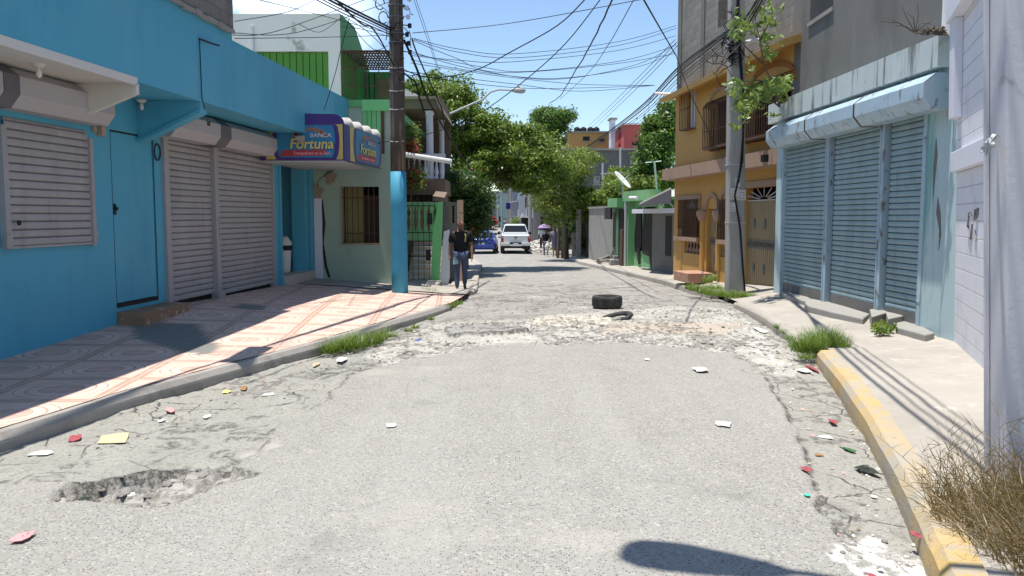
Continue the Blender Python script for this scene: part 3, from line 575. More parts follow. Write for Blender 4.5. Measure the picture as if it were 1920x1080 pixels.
# small fixtures on the shop
for px, py, n, kind in ((72, 118, .6, 'b'), (190, 247, .05, 's'), (265, 185, .12, 'b'), (567, 262, .98, 's')):
    u, z = Lw.hit(px, py, n)
    if kind == 'b':
        z = fz if px < 100 else z
        t_ = thing('bare_bulb_lamp', ['unlit bulb in a round holder under the white soffit of the blue shop','small bulb holder under the blue canopy beside the white soffit'][px > 100], 'lamp', Lw.p(u, n, z))
        MB().lathe(Lw.p(u, n, z-.06), [(.04,0),(.075,.03),(.08,.04)], 12).build('holder', m_white, t_)
        MB().lathe(Lw.p(u, n, z-.17), [(.012,0),(.03,.02),(.033,.05),(.022,.09),(.02,.11)], 12).build('bulb', m_pvc, t_, True)
    else:
        t_ = MB().wb(Lw, u-.05, u+.05, 0 if n < .5 else n-.1, n+.04, z-.06, z+.08).wb(Lw, u-.16, u-.10, 0 if n < .5 else n-.1, n, z-.02, z+.06).build('junction_box', M('stained_plastic', (.4,.33,.25), .6, .2), None, bevel=.006)
        tag(t_, 'small beige electrical box beside the near window shutter' if px < 300 else 'small stained electrical box on the blue bracket beside the purple sign', 'electrical box')
mb = MB(); c1 = Lw.p(Lw.u(295, 285, .03), .03, Lw.z(295, 285, .03)); ring = [c1+Lw.d*(.09*cos(a))+Vector((0,0,.13*sin(a))) for a in np.linspace(0, 2*pi, 20)]
mb.tube(ring, .012, 5); tag(mb.build('hose_coil', m_cable), 'small dark coil hanging between the blue door and the shutter', 'cable coil')
# brick step at the blue door
mb = MB(); us0, us1 = Lw.u(232, 600, .1), Lw.u(322, 580, .1)
mb.wb(Lw, us0, us1, .002, .42, .1, .36); st = mb.build('door_step', M('tiled_step', (.30,.19,.12), .8, .3, 6, [((.55,.47,.38),(5,5,5),.56,.64,.8)]), shop, bevel=.012)
# wire on the parapet
mb = MB(); u, z = Lw.hit(374, 73, FN+.02); mb.tube([Lw.p(u, FN+.02, z), Lw.p(u+.02, FN+.02, fz+.05), Lw.p(u+.1, FN+.02, fz-.1)], .008, 4)
mb.tube([Lw.p(u, FN+.02, z), Lw.p(u+.35, FN+.06, z+.0), Lw.p(u+.5, FN+.1, z)], .015, 5); tag(mb.build('wall_cable', m_cable), 'thin cable running down the blue parapet from a small clamp', 'cable')
# ---------------------------------------------------------------- lottery sign awning
def flat(name, rgb, rough=.5): return M(name, lin(rgb), rough, .06, 3, bump=0)
s_cy, s_pu, s_ye, s_re, s_lt, s_bk = flat('sign_cyan', (50,125,165)), flat('sign_purple', (68,52,120)), flat('sign_yellow', (190,175,95)), flat('sign_red', (165,60,70)), flat('sign_lettering', (205,195,110)), flat('sign_white', (190,185,195))
zs0, zs1 = 2.93, 3.93; sy = 17.55
A0 = at(646, 299, sy); A0.z = 0; nx0 = A0.x
sg = thing('sign_awning', 'purple and yellow box awning sign reading BANCA Fortuna over the blue shop entrance', 'sign', (nx0, sy, zs0))
SF = Wall(-5.25, sy, nx0, sy, 'r')                  # faces the camera
far = at(715, 318, 20.7)
SR = Wall(nx0, sy, far.x, 20.7, 'r')                # faces the road
L1 = SF.L; L2 = SR.L; hgt = zs1-zs0
zn = at(646, 299, sy).z; zf_ = at(715, 318, 20.7).z; zs0 = (zn+zf_)/2; zt = at(644, 232, sy).z
mb = MB(); cv = [(0,zs0),(L1,zs0),(L1,zt)]+[(L1-.22*(1-cos(a)), zt+(.20)*sin(a)) for a in np.linspace(.15, pi/2, 6)]+[(0,zt+.22)]
mb.pz(SF, cv, -.04, 0); mb.build('side_panel', s_pu, sg)
def ell(cu, cz, ru, rz, n=40, a0=0, a1=2*pi): return [(cu+ru*cos(a), cz+rz*sin(a)) for a in np.linspace(a0, a1, n, endpoint=False)]
def clipu(P, u0, u1): return [(min(max(u, u0), u1), z) for u, z in P]
def sign_art(W, L, cx, zb, ht, parent, sq=1.):
    zc = zb+ht*.38; R = .70*sq
    MB().pz(W, [(max(0, cx-R*1.2),zb+.02),(L-.03,zb+.02),(L-.03,zb+ht-.26),(max(0, cx-R*1.2),zb+ht-.26)], .001, .004).build('yellow_field', s_ye, parent)
    MB().pz(W, clipu(ell(cx, zc+.05, R*1.12, ht*.62), .03, L-.02), .005, .008).build('purple_oval', s_pu, parent) if 0 else None
    P = [(u, min(max(z, zb+.021), zb+ht-.262)) for u, z in clipu(ell(cx, zc+.02, R, ht*.95), .0, L)]
    MB().pz(W, P, .005, .008).build('purple_band', s_pu, parent)
    P = [(u, min(max(z, zb+.06), zb+ht-.28)) for u, z in clipu(ell(cx, zc+.02, R*.87, ht*.88), .0, L)]
    MB().pz(W, P, .009, .012).build('cyan_oval', s_cy, parent)
    MB().pz(W, [(cx-R*.78,zb+.08),(cx+R*.52,zb+.10),(cx+R*.62,zb+.22),(cx-R*.70,zb+.21)], .013, .016).build('red_ribbon', s_re, parent)
    mbx = MB()
    for k in range(9):
        th = pi*k/8; mbx.pz(W, ell(cx+.30*cos(th)*sq+.08, zc+.13+.13*sin(th), .055*sq, .05, 10), .013, .016)
    mbx.build('scroll_ornament', flat('sign_brown', (150,105,85)), parent)
def textobj(s, W, u, n, z, size, mat, name, parent, ext=.004, sx=1., shear=0.):
    cu = bpy.data.curves.new(name, 'FONT'); cu.body = s; cu.size = size; cu.extrude = ext; cu.align_x = 'CENTER'; cu.shear = shear; cu.offset = size*.018
    tmp = bpy.data.objects.new('tmp', cu); C.objects.link(tmp); dg = bpy.context.evaluated_depsgraph_get()
    me = bpy.data.meshes.new_from_object(tmp.evaluated_get(dg)); bpy.data.objects.remove(tmp); me.name = name
    o3 = Vector(WLOC[parent.name]); d = W.d if W.d.cross(Vector((0,0,1))).dot(W.n) > 0 else -W.d
    p0 = W.p(u, n, z)
    for v in me.vertices: c = v.co.copy(); v.co = p0+d*(c.x*sx)+Vector((0,0,c.y))+W.n*c.z-o3
    me.materials.clear(); me.materials.append(mat)
    o = bpy.data.objects.new(name, me); C.objects.link(o); o.parent = parent; WLOC[o.name] = WLOC[parent.name]; return o
sign_art(SF, L1, SF.u(574, 280), zs0, zt-zs0+.25, sg)
def lettering(W, cx, k, sq):
    textobj('Fortuna', W, cx-.03*sq, .022, zs0+.235, .30*k, s_pu, 'lettering_shadow', sg, .002, 1.0*sq, .15)
    textobj('Fortuna', W, cx-.04*sq, .028, zs0+.245, .29*k, s_lt, 'lettering', sg, .003, 1.0*sq, .15)
    textobj('BANCA', W, cx+.16*sq, .030, zs0+.475, .12*k, s_bk, 'lettering', sg, .003, 1.1*sq)
    textobj('Tranquilidad en la Red', W, cx-.04*sq, .020, zs0+.12, .085*k, flat('sign_pink', (240,150,150)), 'lettering', sg, .002, 1.0*sq)
lettering(SF, SF.u(588, 280), 1., 1.)
mb = MB(); mb.pz(SR, [(0,zs0),(L2,zs0),(L2,zt),(0,zt)], -.04, 0); mb.build('front_panel', s_pu, sg)
sign_art(SR, L2, SR.u(690, 290), zs0, zt-zs0+.26, sg, 1.75)
lettering(SR, SR.u(690, 290), 1.0, 1.5)
mb = MB()
for i in range(4): 
    a = L2*i/4; prof = [(a+.0,zt-.02)]+[(a+L2/8*(1-cos(q)), zt+.24*sin(q)) for q in np.linspace(.1, pi-.1, 9)]+[(a+L2/4,zt-.02)]
    mb.pz(SR, [(q0_, zt-.02+(q1_-zt+.02)*.72) for q0_, q1_ in prof], -.4, -.01)
mb.build('scalloped_roof', m_white, sg, True)
mb = MB()
for i in range(5): mb.box(-5.2, nx0-.02, sy+.02+i*.62, sy+.56+i*.62, zs0-.03, zs0-.005)
mb.build('slatted_underside', m_zinc, sg)
# ---------------------------------------------------------------- mint house
mh = thing('mint_house', 'mint green two storey house with barred window behind the blue painted pole', 'building', (-4.2, 21, 0))
hM = Mw.hit; wu0, wu1 = Mw.u(641, 400), Mw.u(711, 400); wz0, wz1 = Mw.z(675, 456), Mw.z(675, 350)
mb = MB().wallh(Mw, -.6, Mw.L, -.4, 4.45, -.22, 0, [(wu0, wu1, wz0, wz1)]); mb.build('wall', m_mint, mh)
MB().box(-3.25, -3.03, 21.23, 23.8, -.4, 4.45).box(-9.5, -9.3, 21.2, 30, -.3, 4.45).box(-9.5, -3.03, 29.8, 30, -.3, 4.4).build('side_wall', m_mint, mh)
w_ = MB().wb(Mw, wu0-.03, wu1+.03, -.2, .03, wz0-.04, wz0).wb(Mw, wu0-.02, wu0+.02, -.2, .02, wz0, wz1).build('window', m_tan, mh)
mb = MB(); bars(mb, Mw, wu0, wu1, wz0, wz1, -.02, .14, .01, (wz0+.55*.45, wz1-.28)); mb.build('grille', m_rust, w_)
MB().wb(Mw, wu0+.45, wu1, -.5, -.45, wz0, wz1-.2).build('pane', flat('brown_interior', (70,50,35)), w_)
MB().wb(Mw, wu0, wu0+.48, -.4, -.38, wz0, wz1).build('pane', flat('yellowed_curtain', (150,140,90)), w_)
mb = MB(); mb.wb(Mw, -.6, Mw.L-.3, -3, -2.95, 0, 4.4); mb.build('inner_wall', m_int, mh)
# eroded concrete patches and white strip at the left edge
mb = MB(); mb.wb(Mw, Mw.u(590), Mw.u(604), 0, .07, .1, Mw.z(596, 372)); mb.build('corner_strip', m_whitew, mh)
for (a, b2, c_, d_) in ((586,606,345,378),(612,632,322,346)):
    mb = MB(); P = [(Mw.u((a+b2)/2+(b2-a)/2*cos(q)*(1+.3*sin(5*q))), Mw.z(0, (c_+d_)/2-(d_-c_)/2*sin(q)*(1+.25*cos(3*q)))) for q in np.linspace(0, 2*pi, 22, endpoint=False)]
    mb.pz(Mw, P, 0, .05); mb.build('bare_concrete_patch', m_tan, mh)
mb = MB(); P = [(Mw.u(px), Mw.z(px, py)) for px, py in ((606,372),(610,420),(606,455),(612,500),(618,520),(613,520),(607,500),(602,455),(605,420),(603,380))]; mb.pz(Mw, P, 0, .012); mb.build('wall_crack', m_int, mh)
# floor slab, upper storey
mb = MB().box(-9.5, -3.03, 20.95, 30, 4.452, 4.62); mb.build('floor_slab', m_green, mh)
zT = at(637, 25, 21).z; xT = at(637, 60, 21).x; xT2 = at(437, 60, 21).x
UW = Wall(-9.5, 21.05, xT, 21.05, 'r'); gu0, gu1 = UW.u(480, 130), UW.u(616, 130); gz1 = UW.z(550, 96)
mb = MB().wallh(UW, 0, UW.L, 4.6, zT, -.22, 0, [(gu0, gu1, 4.6, gz1)]); mb.build('upper_wall', m_mintw, mh)
mb = MB(); k = 11
for i in range(k): a = gu0+(gu1-gu0)*i/k; mb.wb(UW, a+.012, a+(gu1-gu0)/k-.012, -.14, -.10, 4.65, gz1-.02)
mb.wb(UW, gu0, gu1, -.15, -.14, 4.62, gz1); mb.build('green_shutter', m_greens, mh)
MB().wb(UW, gu0-.1, gu0-.04, .0, .05, 4.6, zT-.3).build('drain_pipe', m_pvc, mh)
# stepped green side wall and further parapets
US = Wall(xT, 21.05, xT+.25, 25.0, 'r')
mb = MB(); P = [(0,4.6),(3.9,4.6),(3.9,5.4),(2.9,5.95),(1.9,6.5),(1.45,zT),(0,zT+.01)]; mb.pz(US, P, -.22, -.0); mb.build('stepped_side_wall', m_green, mh)
mb = MB(); mb.box(xT+.2, -3.1, 23.6, 23.78, 4.6, 7-1.25); mb.build('back_wall', m_green, mh)
BWl = Wall(xT+.2, 23.6, -3.1, 23.6, 'r'); 
mb = MB(); mb.wb(BWl, BWl.u(707,170), BWl.u(733,170), 0, .02, 4.66, 5.55); mb.build('window', m_cur, mh)
mb = MB()
for i in range(4): a = BWl.u(672+10*i,170); mb.wb(BWl, a, a+.018, 0, .025, 4.6, 5.7)
mb.build('boarding', m_black, mh)
mb = MB(); mb.wb(US, .1, 1.6, .0, .03, 4.62, 5.8); mb.build('side_shutter', m_greens, mh)
# iron cage on the terrace
cage = thing('balcony_cage', 'rusty iron lattice cage enclosing the upper terrace of the mint house', 'cage', (-3.7, 21, 4.62))
zc0 = 4.62; zc1 = at(690, 97, 21).z; CW = Wall(at(642,150,21).x, 21.0, -3.0, 21.0, 'r'); xb0 = CW.o.x
mb = MB(); bars(mb, CW, 0, CW.L, zc0, zc1, 0, .27, .009, (zc0+.35, zc0+.8, zc1)); mb.build('front_bars', m_rust, cage)
CS = Wall(-3.0, 21.0, -3.0, 23.6, 'r'); mb = MB(); bars(mb, CS, 0, CS.L, zc0, zc1, 0, .3, .009, (zc0+.35, zc1)); mb.build('side_bars', m_rust, cage)
mb = MB()
for i in range(17): x = xb0+(-3.0-xb0)*i/16; mb.box(x-.018, x+.018, 21.0, 23.6, zc1, zc1+.012)
for i in range(9): y_ = 21+2.6*i/8; mb.box(xb0, -3.0, y_-.07, y_+.07, zc1+.012, zc1+.024)
mb.build('lattice_roof', m_rust, cage)
mb = MB()
for k_ in range(3):
    cc = Vector((-3.98, 20.97, zc0+.35+k_*.28)); mb.tube([cc+Vector((.05*cos(a)*(1+a/9), 0, .09*sin(a)*(1+a/9))) for a in np.linspace(0, 8, 22)], .008, 4)
mb.build('scroll_ornament', m_rust, cage)
# green slatted gate panel and column below the terrace beam
mb = MB(); a0, a1 = Mw.u(681, 230), Mw.u(716, 230)
mb.wb(Mw, a0, Mw.L, .0, .10, 4.35, 4.62)
for i in range(4): q = a0+(a1-a0)*i/4; mb.wb(Mw, q, q+(a1-a0)/4-.02, .01, .05, 3.6, 4.35)
mb.build('green_beam', m_greenb, mh)
MB().wb(Mw, a1, a1+.06, .01, .06, 3.3, 4.35).build('post', m_rust, mh)
# ---------------------------------------------------------------- stair gate, stairs
GWl = Wall(-2.95, 23.3, -1.95, 23.3, 'r')
gt = thing('stair_house', 'bright green stair enclosure with baluster wall and barred gate beside the pole', 'building', (-2.4, 23.4, -.2))
zz = lambda py: at(790, py, 23.3).z
u0, u1 = 0, GWl.L
mb = MB(); holes = []; nbal = 5
for i in range(nbal):
    cx_ = GWl.u(766+12.5*i, 410); 
    for (w_2, za, zb_) in ((.035, zz(432), zz(424)), (.06, zz(424), zz(410)), (.035, zz(410), zz(403)), (.055, zz(403), zz(395)), (.028, zz(395), zz(388))): holes.append((cx_-w_2, cx_+w_2, za, zb_))
mb.wallh(GWl, u0-.1, GWl.u(826, 410), zz(452), zz(379), -.1, 0, [h for h in holes if h[0] > -.05]); mb.build('baluster_wall', m_green2, gt)
mb = MB()
P = [(GWl.u(a, 400), GWl.z(a, b_)) for a, b_ in ((823,379),(831,378),(822,432),(829,434),(823,530),(808,530),(811,470),(812,432))]
mb.pz(GWl, [P[0],P[1],P[3],P[4],P[5],P[7]], .001, .16); mb.build('sloped_post', m_greenb, gt)
mb = MB(); P = [(GWl.u(a, 400), GWl.z(a, b_)) for a, b_ in ((832,434),(842,430),(842,520),(838,536),(824,545),(824,520))]; mb.pz(GWl, P, -.12, 0.); mb.build('white_wing_wall', m_whitew, gt)
mb = MB(); mt = MB()
for i in range(7):
    za = -.2+i*.17; mb.box(-3.0, -2.0, 23.75+i*.27, 23.75+(i+1)*.27+.2, -.3, za+.17); mt.box(-2.95, -2.05, 23.72+i*.27, 23.75+(i+1)*.27, za+.171, za+.20)
mb.build('stair', M('stair_tan', (.66,.56,.42), .85, .12, 4), gt); mt.build('treads', m_pvc, gt)  # white tread colour stands in for sunlight on the step tops
mb = MB(); mb.box(-3.6, -1.95, 26.4, 26.6, -.3, 2.2); mb.build('rear_wall', m_tan, gt)
mb = MB(); bars(mb, GWl, .02, GWl.u(816, 450), -.25, zz(368), .06, .17, .007, (-.15, zz(480), zz(452), zz(436), zz(386))); mb.wb(GWl, GWl.u(799, 440)+.05, GWl.u(808, 440)+.05, .07, .09, zz(420), zz(400)); mb.wb(GWl, GWl.u(799, 470), GWl.u(808, 470), .07, .09, zz(488), zz(468)); tag(mb.build('iron_gate', m_black, gt))
pb = MB(); PW = Wall(-1.95, 25.2, -1.45, 25.2, 'r')
za, zb_ = at(845, 432, 25.2).z, at(845, 379, 25.2).z
hs = [(PW.u(839),PW.u(842.5),za+.22,zb_-.1),(PW.u(848),PW.u(852),za+.22,zb_-.1)]
pb.wallh(PW, -.1, PW.u(857), za-.0, zb_, -.08, 0, hs); pb.wb(PW, -.1, PW.u(857), -.1, .03, za-.45, za-.002)
bwl = thing('garden_wall', 'grey pierced wall ending in a peach coloured pillar next to the walking man', 'wall', (-1.7, 25.2, -.2)); pb.build('pierced_wall', m_plaster, bwl)
MB().wb(PW, PW.u(857.5), PW.u(868), -.2, .06, -.3, at(860, 375, 25.2).z).build('pillar', M('peach_paint', (.62,.42,.28), .8, .1, 3, [(dark,(9,9,9),.62,.66,.7)]), bwl)
MB().wb(PW, -1.0, PW.u(857), -.18, -.02, -.3, za-.451).build('base_wall', m_plaster, bwl)
mb = MB(); mb.hexa([(-2.75,22.35,-.35),(-1.95,22.15,-.35),(-1.9,23.0,-.35),(-2.8,23.2,-.35),(-2.72,22.4,-.02),(-1.98,22.2,-.06),(-1.95,23.0,-.03),(-2.75,23.15,-.0)])
tag(mb.build('concrete_block', m_conc, bevel=.03), 'rough concrete block in front of the green barred stair gate', 'concrete block')
# ---------------------------------------------------------------- balcony house
bh = thing('balcony_house', 'house with white balustrade balcony and flat canopy half hidden behind the wooden pole', 'building', (-3, 26, 0))
zz = lambda py: at(800, py, 26).z; x0, x1 = -6.0, at(835, 350, 26).x
m_brown = M('brown_slab_paint', (.20,.145,.11), .8, .1)
MB().box(x0, x1, 26, 30, zz(365), zz(336)).build('balcony_slab', m_brown, bh)
mb = MB().box(x0, at(826,190,26).x+.02, 26, 29.5, zz(204), zz(182)); mb.build('canopy_slab', m_brown, bh)
mb = MB().prism([Vector(q) for q in ((x0,25.9,zz(181)),(at(822,180,26).x,25.9,zz(181)),(at(834,212,26).x,25.9,zz(214)),(at(826,212,26).x,25.9,zz(208)),(at(817,188,26).x,25.9,zz(186)),(x0,25.9,zz(186)))],
   [Vector(q) for q in ((x0,29.6,zz(181)),(at(822,180,26).x,29.6,zz(181)),(at(834,212,26).x,29.6,zz(214)),(at(826,212,26).x,29.6,zz(208)),(at(817,188,26).x,29.6,zz(186)),(x0,29.6,zz(186)))]); mb.build('canopy_edge', m_tan, bh)
mb = MB(); a = at(755,157,27); b_ = at(795,178,27); mb.prism([(a.x-1.6,26.2,zz(180)),(b_.x,26.2,zz(180)),(a.x-.1,26.2,zz(157)),(a.x-1.0,26.2,zz(150))], [(a.x-1.6,28.6,zz(180)),(b_.x,28.6,zz(180)),(a.x-.1,28.6,zz(157)),(a.x-1.0,28.6,zz(150))]); mb.build('white_hood', m_pvc, bh)
for px, r_, yy in ((806,.12,26.2),(828,.10,28.6)):
    c_ = at(px, 300, yy); MB().lathe((c_.x, yy, zz(336)+.001), [(r_*1.3,0),(r_*1.3,.08),(r_,.12),(r_*.92,zz(207)-zz(336)-.15),(r_*1.2,zz(207)-zz(336)-.1),(r_*1.3,zz(207)-zz(336))], 14).build('column', m_whitew, bh)
for i in range(7):
    c_ = at(766+10.5*i, 320, 26.1)
    mb = MB(); baluster(mb, (c_.x, 26.1, zz(335)), zz(294)-zz(335), .075); mb.build('baluster', m_whitew, bh, True)
MB().box(x0, x1, 25.98, 26.2, zz(294), zz(288)).build('handrail', m_whitew, bh)
MB().box(x0, x1-.1, 29.4, 29.6, -.3, zz(205)).box(x1-.3, x1-.1, 26.3, 29.4, -.3, zz(366)).box(x0, x1-.3, 26.9, 27.0, -.3, zz(366)).build('wall', m_brown, bh)
mb = MB(); mb.hexa([(at(812,375,25).x,24.9,zz(378)),(at(834,375,25).x,24.9,zz(380)),(at(834,375,25).x,26,zz(378)),(at(812,375,25).x,26,zz(376)),(at(812,375,25).x,24.9,zz(369)),(at(834,375,25).x,24.9,zz(372)),(at(834,375,25).x,26,zz(360)),(at(812,375,25).x,26,zz(358))]); mb.build('door_hood', m_brown, bh)
mb = MB(); mb.tube([at(700, 281, 22.4), at(847, 303, 22.9)], .07, 10); tag(mb.build('white_pipe', m_pvc), 'long white plastic pipe sloping out past the wooden pole under the balcony', 'pipe')
# ---------------------------------------------------------------- pale teal shop (right)
ts = thing('shuttered_shop', 'pale teal shop with three blue roller shutters and flaking paint', 'building', Rw.p(4, 0, 0))
R = Rw; uN = R.u(1788, 500); uF = R.L
us = [R.u(q, 450) for q in (1731, 1655, 1642, 1553, 1541, 1464)]; uA, uBb = us[0], us[5]

mb = MB().wallh(R, uN-.35, uF, -.2, 4.02, -.3, 0, [(uA, uBb, .12, 3.25)]); mb.build('wall', m_teal, ts)
MB().box(5.72, 11, 17.55, 17.75, -.2, 4.0).build('side_wall', m_teal, ts)
MB().wb(R, 0, uF, -6, -.31, 3.8, 3.98).build('roof', m_conc, ts)
mb = MB(); uP = R.u(1740, 150, .42); uP = R.u(1745, 180, .25)
mb.pn(R, [(.0,3.68),(.18,3.68),(.18,3.98),(.18,4.08),(.0,4.08)], uP, uF+.1); mb.wb(R, uN-.3, uP, -.3, .002, 4.02, 4.12)
mb.build('parapet', m_parap, ts)
nums = [(us[0], us[1]), (us[2], us[3]), (us[4], us[5])]
z1_ = R.z(1733, 192, .38); o = MB()
rs = part_empty('roller_shutter', ts)
for a in ((us[1]+us[2])/2, (us[3]+us[4])/2): MB().wb(R, a-.07, a+.07, -.10, .01, .16, 3.25).wb(R, a+.015, a+.035, .009, .03, .16, 3.2).build('shutter_post', m_boxm, rs)
o.wb(R, uA, uA+.1, -.1, .012, .12, 3.25)
for zz_ in (.55, 1.1, 1.7, 2.3, 2.8): o.wb(R, uA-.0, uA+.1, .011, .02, zz_, zz_+.02)
o.build('shutter_post', m_boxm, rs); MB().wb(R, uBb-.06, uBb, -.1, .012, .12, 3.25).build('shutter_post', m_boxm, rs)
for a, b_ in nums: slats(MB(), R, a+.07, b_-.05, .36, 3.25, -.075, .088, .024).build('slats', m_tealm, rs)
for a, b_ in nums: MB().wb(R, a+.07, b_-.05, -.09, -.05, .12, .36).build('bottom_rail', m_plaster, rs)
MB().wb(R, uA, uBb, -.28, -.2, .1, 3.25).build('backing', m_int, rs)
e0, e1 = R.u(1733, 150, .38), R.u(1436, 250, .38)
zb0 = 3.13
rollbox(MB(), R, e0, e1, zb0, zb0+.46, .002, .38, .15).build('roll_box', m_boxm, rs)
for px in (1509, 1600): mb = MB(); u = R.u(px, 200, .39); strap(mb, R, u, .03, zb0, zb0+.46, .01, .38, .15, .012); mb.build('strap', m_rust, rs)
mb = MB(); u = R.u(1441, 275, 0); mb.wb(R, u-.04, u+.16, 0, .12, 2.93, 3.09); mb.build('black_box', m_black, ts, bevel=.01)
# cracks and bare patches on the right pier
for P in (((1763,80),(1768,105),(1758,135),(1760,165),(1753,205),(1750,205),(1755,165),(1752,135),(1764,105)), ((1757,258),(1762,290),(1754,330),(1747,372),(1748,310)), ((1757,370),(1766,400),(1768,440),(1760,470),(1762,430),(1752,400))):
    mb = MB(); cxx = sum(a for a, b_ in P)/len(P); mb.pz(R, [(R.u(cxx+(a-cxx)*.55, b_), R.z(a, b_)) for a, b_ in P], 0, .006); mb.build('plaster_crack', m_plaster, ts)
# ramp blocks, low kerb and bits before the shutters
def blk(P, h, z0=.13):
    a = [Vector((q.x, q.y, z0-.1)) for q in (gz(x_, y_, z0) for x_, y_ in P)]; b_ = [Vector((q.x, q.y, z0+h)) for q in a]; return MB().prism(a, b_)
lk = thing('broken_threshold', 'low broken concrete ledge running along the foot of the blue shutters', 'ledge', gz(1600, 600, .13))
for P, h in ((((1462,556),(1510,572),(1522,561),(1475,547)), .07), (((1508,580),(1560,594),(1618,607),(1630,597),(1560,575),(1512,566)), .08), (((1680,625),(1735,640),(1752,636),(1700,608),(1680,610)), .09)):
    blk(P, h).build('slab', m_conc, lk, bevel=.02)
for i, (P, lab) in enumerate(((((1630,600),(1662,594),(1664,606),(1634,616)), 'grey concrete block leaning at the foot of the shutters, left one of the pair'), (((1660,606),(1690,602),(1692,614),(1664,620)), 'grey concrete block beside the small weed at the shutters, right one of the pair'))):
    tag(blk(P, .17).build('concrete_block', m_conc, bevel=.012), lab, 'concrete block')
# grey plaster storey above
GU = Wall(5.95, 5.0, 6.2, 18.75, 'l'); gs = thing('upper_storey', 'bare grey plaster storey rising behind the teal shop parapet', 'building', GU.p(8, 0, 3.9))
wa, wb_ = GU.u(1562, 20), GU.u(1519, 20)
mb = MB().wallh(GU, 0, GU.L, 3.6, 9.5, -.25, 0, [(wa, wb_, GU.z(1540, 28), 9.0)]); mb.build('wall', m_plaster, gs)
MB().wb(GU, GU.L-.2, GU.L, -5, -.251, 3.6, 9.5).build('side_wall', m_plaster, gs)
MB().wb(GU, wa, wb_, -.6, -.55, 5, 9).build('window', m_int, gs)
mb = MB(); mb.wb(GU, wa-.05, wb_+.05, -.02, .04, GU.z(1540, 28)-.08, GU.z(1540, 28)); mb.build('window_sill', m_conc, gs)
mb = MB(); p_ = GU.p(GU.u(1777, 30, .3), .3, 0); mb.tube([(p_.x, p_.y, 3.9), (p_.x, p_.y, 9)], .07, 10); tag(mb.build('drain_pipe', m_pvc), 'vertical pale plastic pipe standing on the teal shop roof', 'pipe')
# white block building and pillar
wbk = thing('white_block_building', 'white painted block wall at the right edge beyond the pillar', 'building', Bw.p(3, 0, 0))
MB().wb(Bw, -1, Bw.L, -.3, 0, -.2, 7).build('wall', m_blockw, wbk)
zb_ = Bw.z(1820, 300); MB().wb(Bw, -.5, Bw.L+.02, 0, .07, zb_-.12, zb_+.13).build('band', m_whitew, wbk, bevel=.01)
mb = MB(); z_ = Bw.z(1830, 25); mb.wb(Bw, -.5, Bw.L+.05, 0, .14, z_, z_+.7).wb(Bw, Bw.L-.35, Bw.L+.03, 0, .10, z_-1.2, z_); mb.build('beam', m_whitew, wbk, bevel=.01)
kd = Vector((.33, 1, 0)).normalized(); kn = Vector((1, -.33, 0)).normalized(); c_ = Vector((2.92, 4.79, 0))
pl = thing('square_pillar', 'whitewashed square concrete pillar with grey stained face at right edge', 'pillar', (3.1, 5.0, 0))
mb = MB(); a = c_; q = [a, a+kn*.55, a+kn*.55+kd*.40, a+kd*.40]
mb.hexa([Vector((v.x, v.y, -.1)) for v in q]+[Vector((v.x, v.y, 7.5)) for v in q]); mb.build('shaft', m_pill, pl, bevel=.015)
mb = MB(); mb.tube([a+kd*.41-kn*.012+Vector((0,0,z_)) for z_ in (0.1, 2, 7.4)], .02, 6); mb.build('conduit', m_pill, pl)
q0 = at(1880, 278, 4.75)
mb = MB(); 
for k in range(3): 
    mb.tube([q0+Vector((random.uniform(-.03,.03), random.uniform(-.03,.0), random.uniform(-.05,.05))) for _ in range(4)], .006, 4)
mb.tube([a+kd*.2-kn*.02+Vector((0,0,2.22)), q0, q0+Vector((.05,-.02,.02))], .018, 5)
mb.build('wire_tie', m_zinc, pl)
mb = MB(); gq = lambda a, b_: (lambda h: Bw.p(h[0], .012, h[1]))(Bw.hit(a, b_, .012))
for P in (((1826,398),(1822,425),(1827,448),(1831,420),(1828,402)),((1838,392),(1836,412),(1841,405),(1843,390)),((1834,430),(1838,450))): mb.tube([gq(a, b_) for a, b_ in P], .012, 4)
mb.build('graffiti_scrawl', M('grey_spray_paint', (.22,.21,.22), .9), wbk)
lean(wbk, .03); lean(pl, .05)
# ---------------------------------------------------------------- orange house
O = Ow; oh = thing('orange_house', 'orange two storey house with arched openings, barred balcony and grey block top floor', 'building', O.p(5, 0, 0))
def ou(px, n=0.): return O.u(px, 405, n)
def oz(px, py, n=0.): return O.z(px, py, n)
gu0, gu1 = ou(1432)-.9, ou(1396)          # garage door
hl = (ou(1346), ou(1328))  # door opening
w1 = (ou(1313), ou(1271)); w2 = (ou(1366), ou(1348))
zg1 = oz(1300, 338, 0); zl = oz(1300, 445); 
mb = MB(); OL = O.L
dz1 = oz(1336, 352); 
holes = [(gu0, gu1, -.2, 2.45), (ou(1346), ou(1326), .1, 1.95), (ou(1312), ou(1270), zl, 2.25), (ou(1370), ou(1352), zl, 2.2)]
hb = (ou(1313), ou(1284)); hz0, hz1 = oz(1300, 476), oz(1300, 449)
holes += [(hb[0], hb[1], hz0, zl-.13), (ou(1366), ou(1352), hz0+.02, zl-.13)]
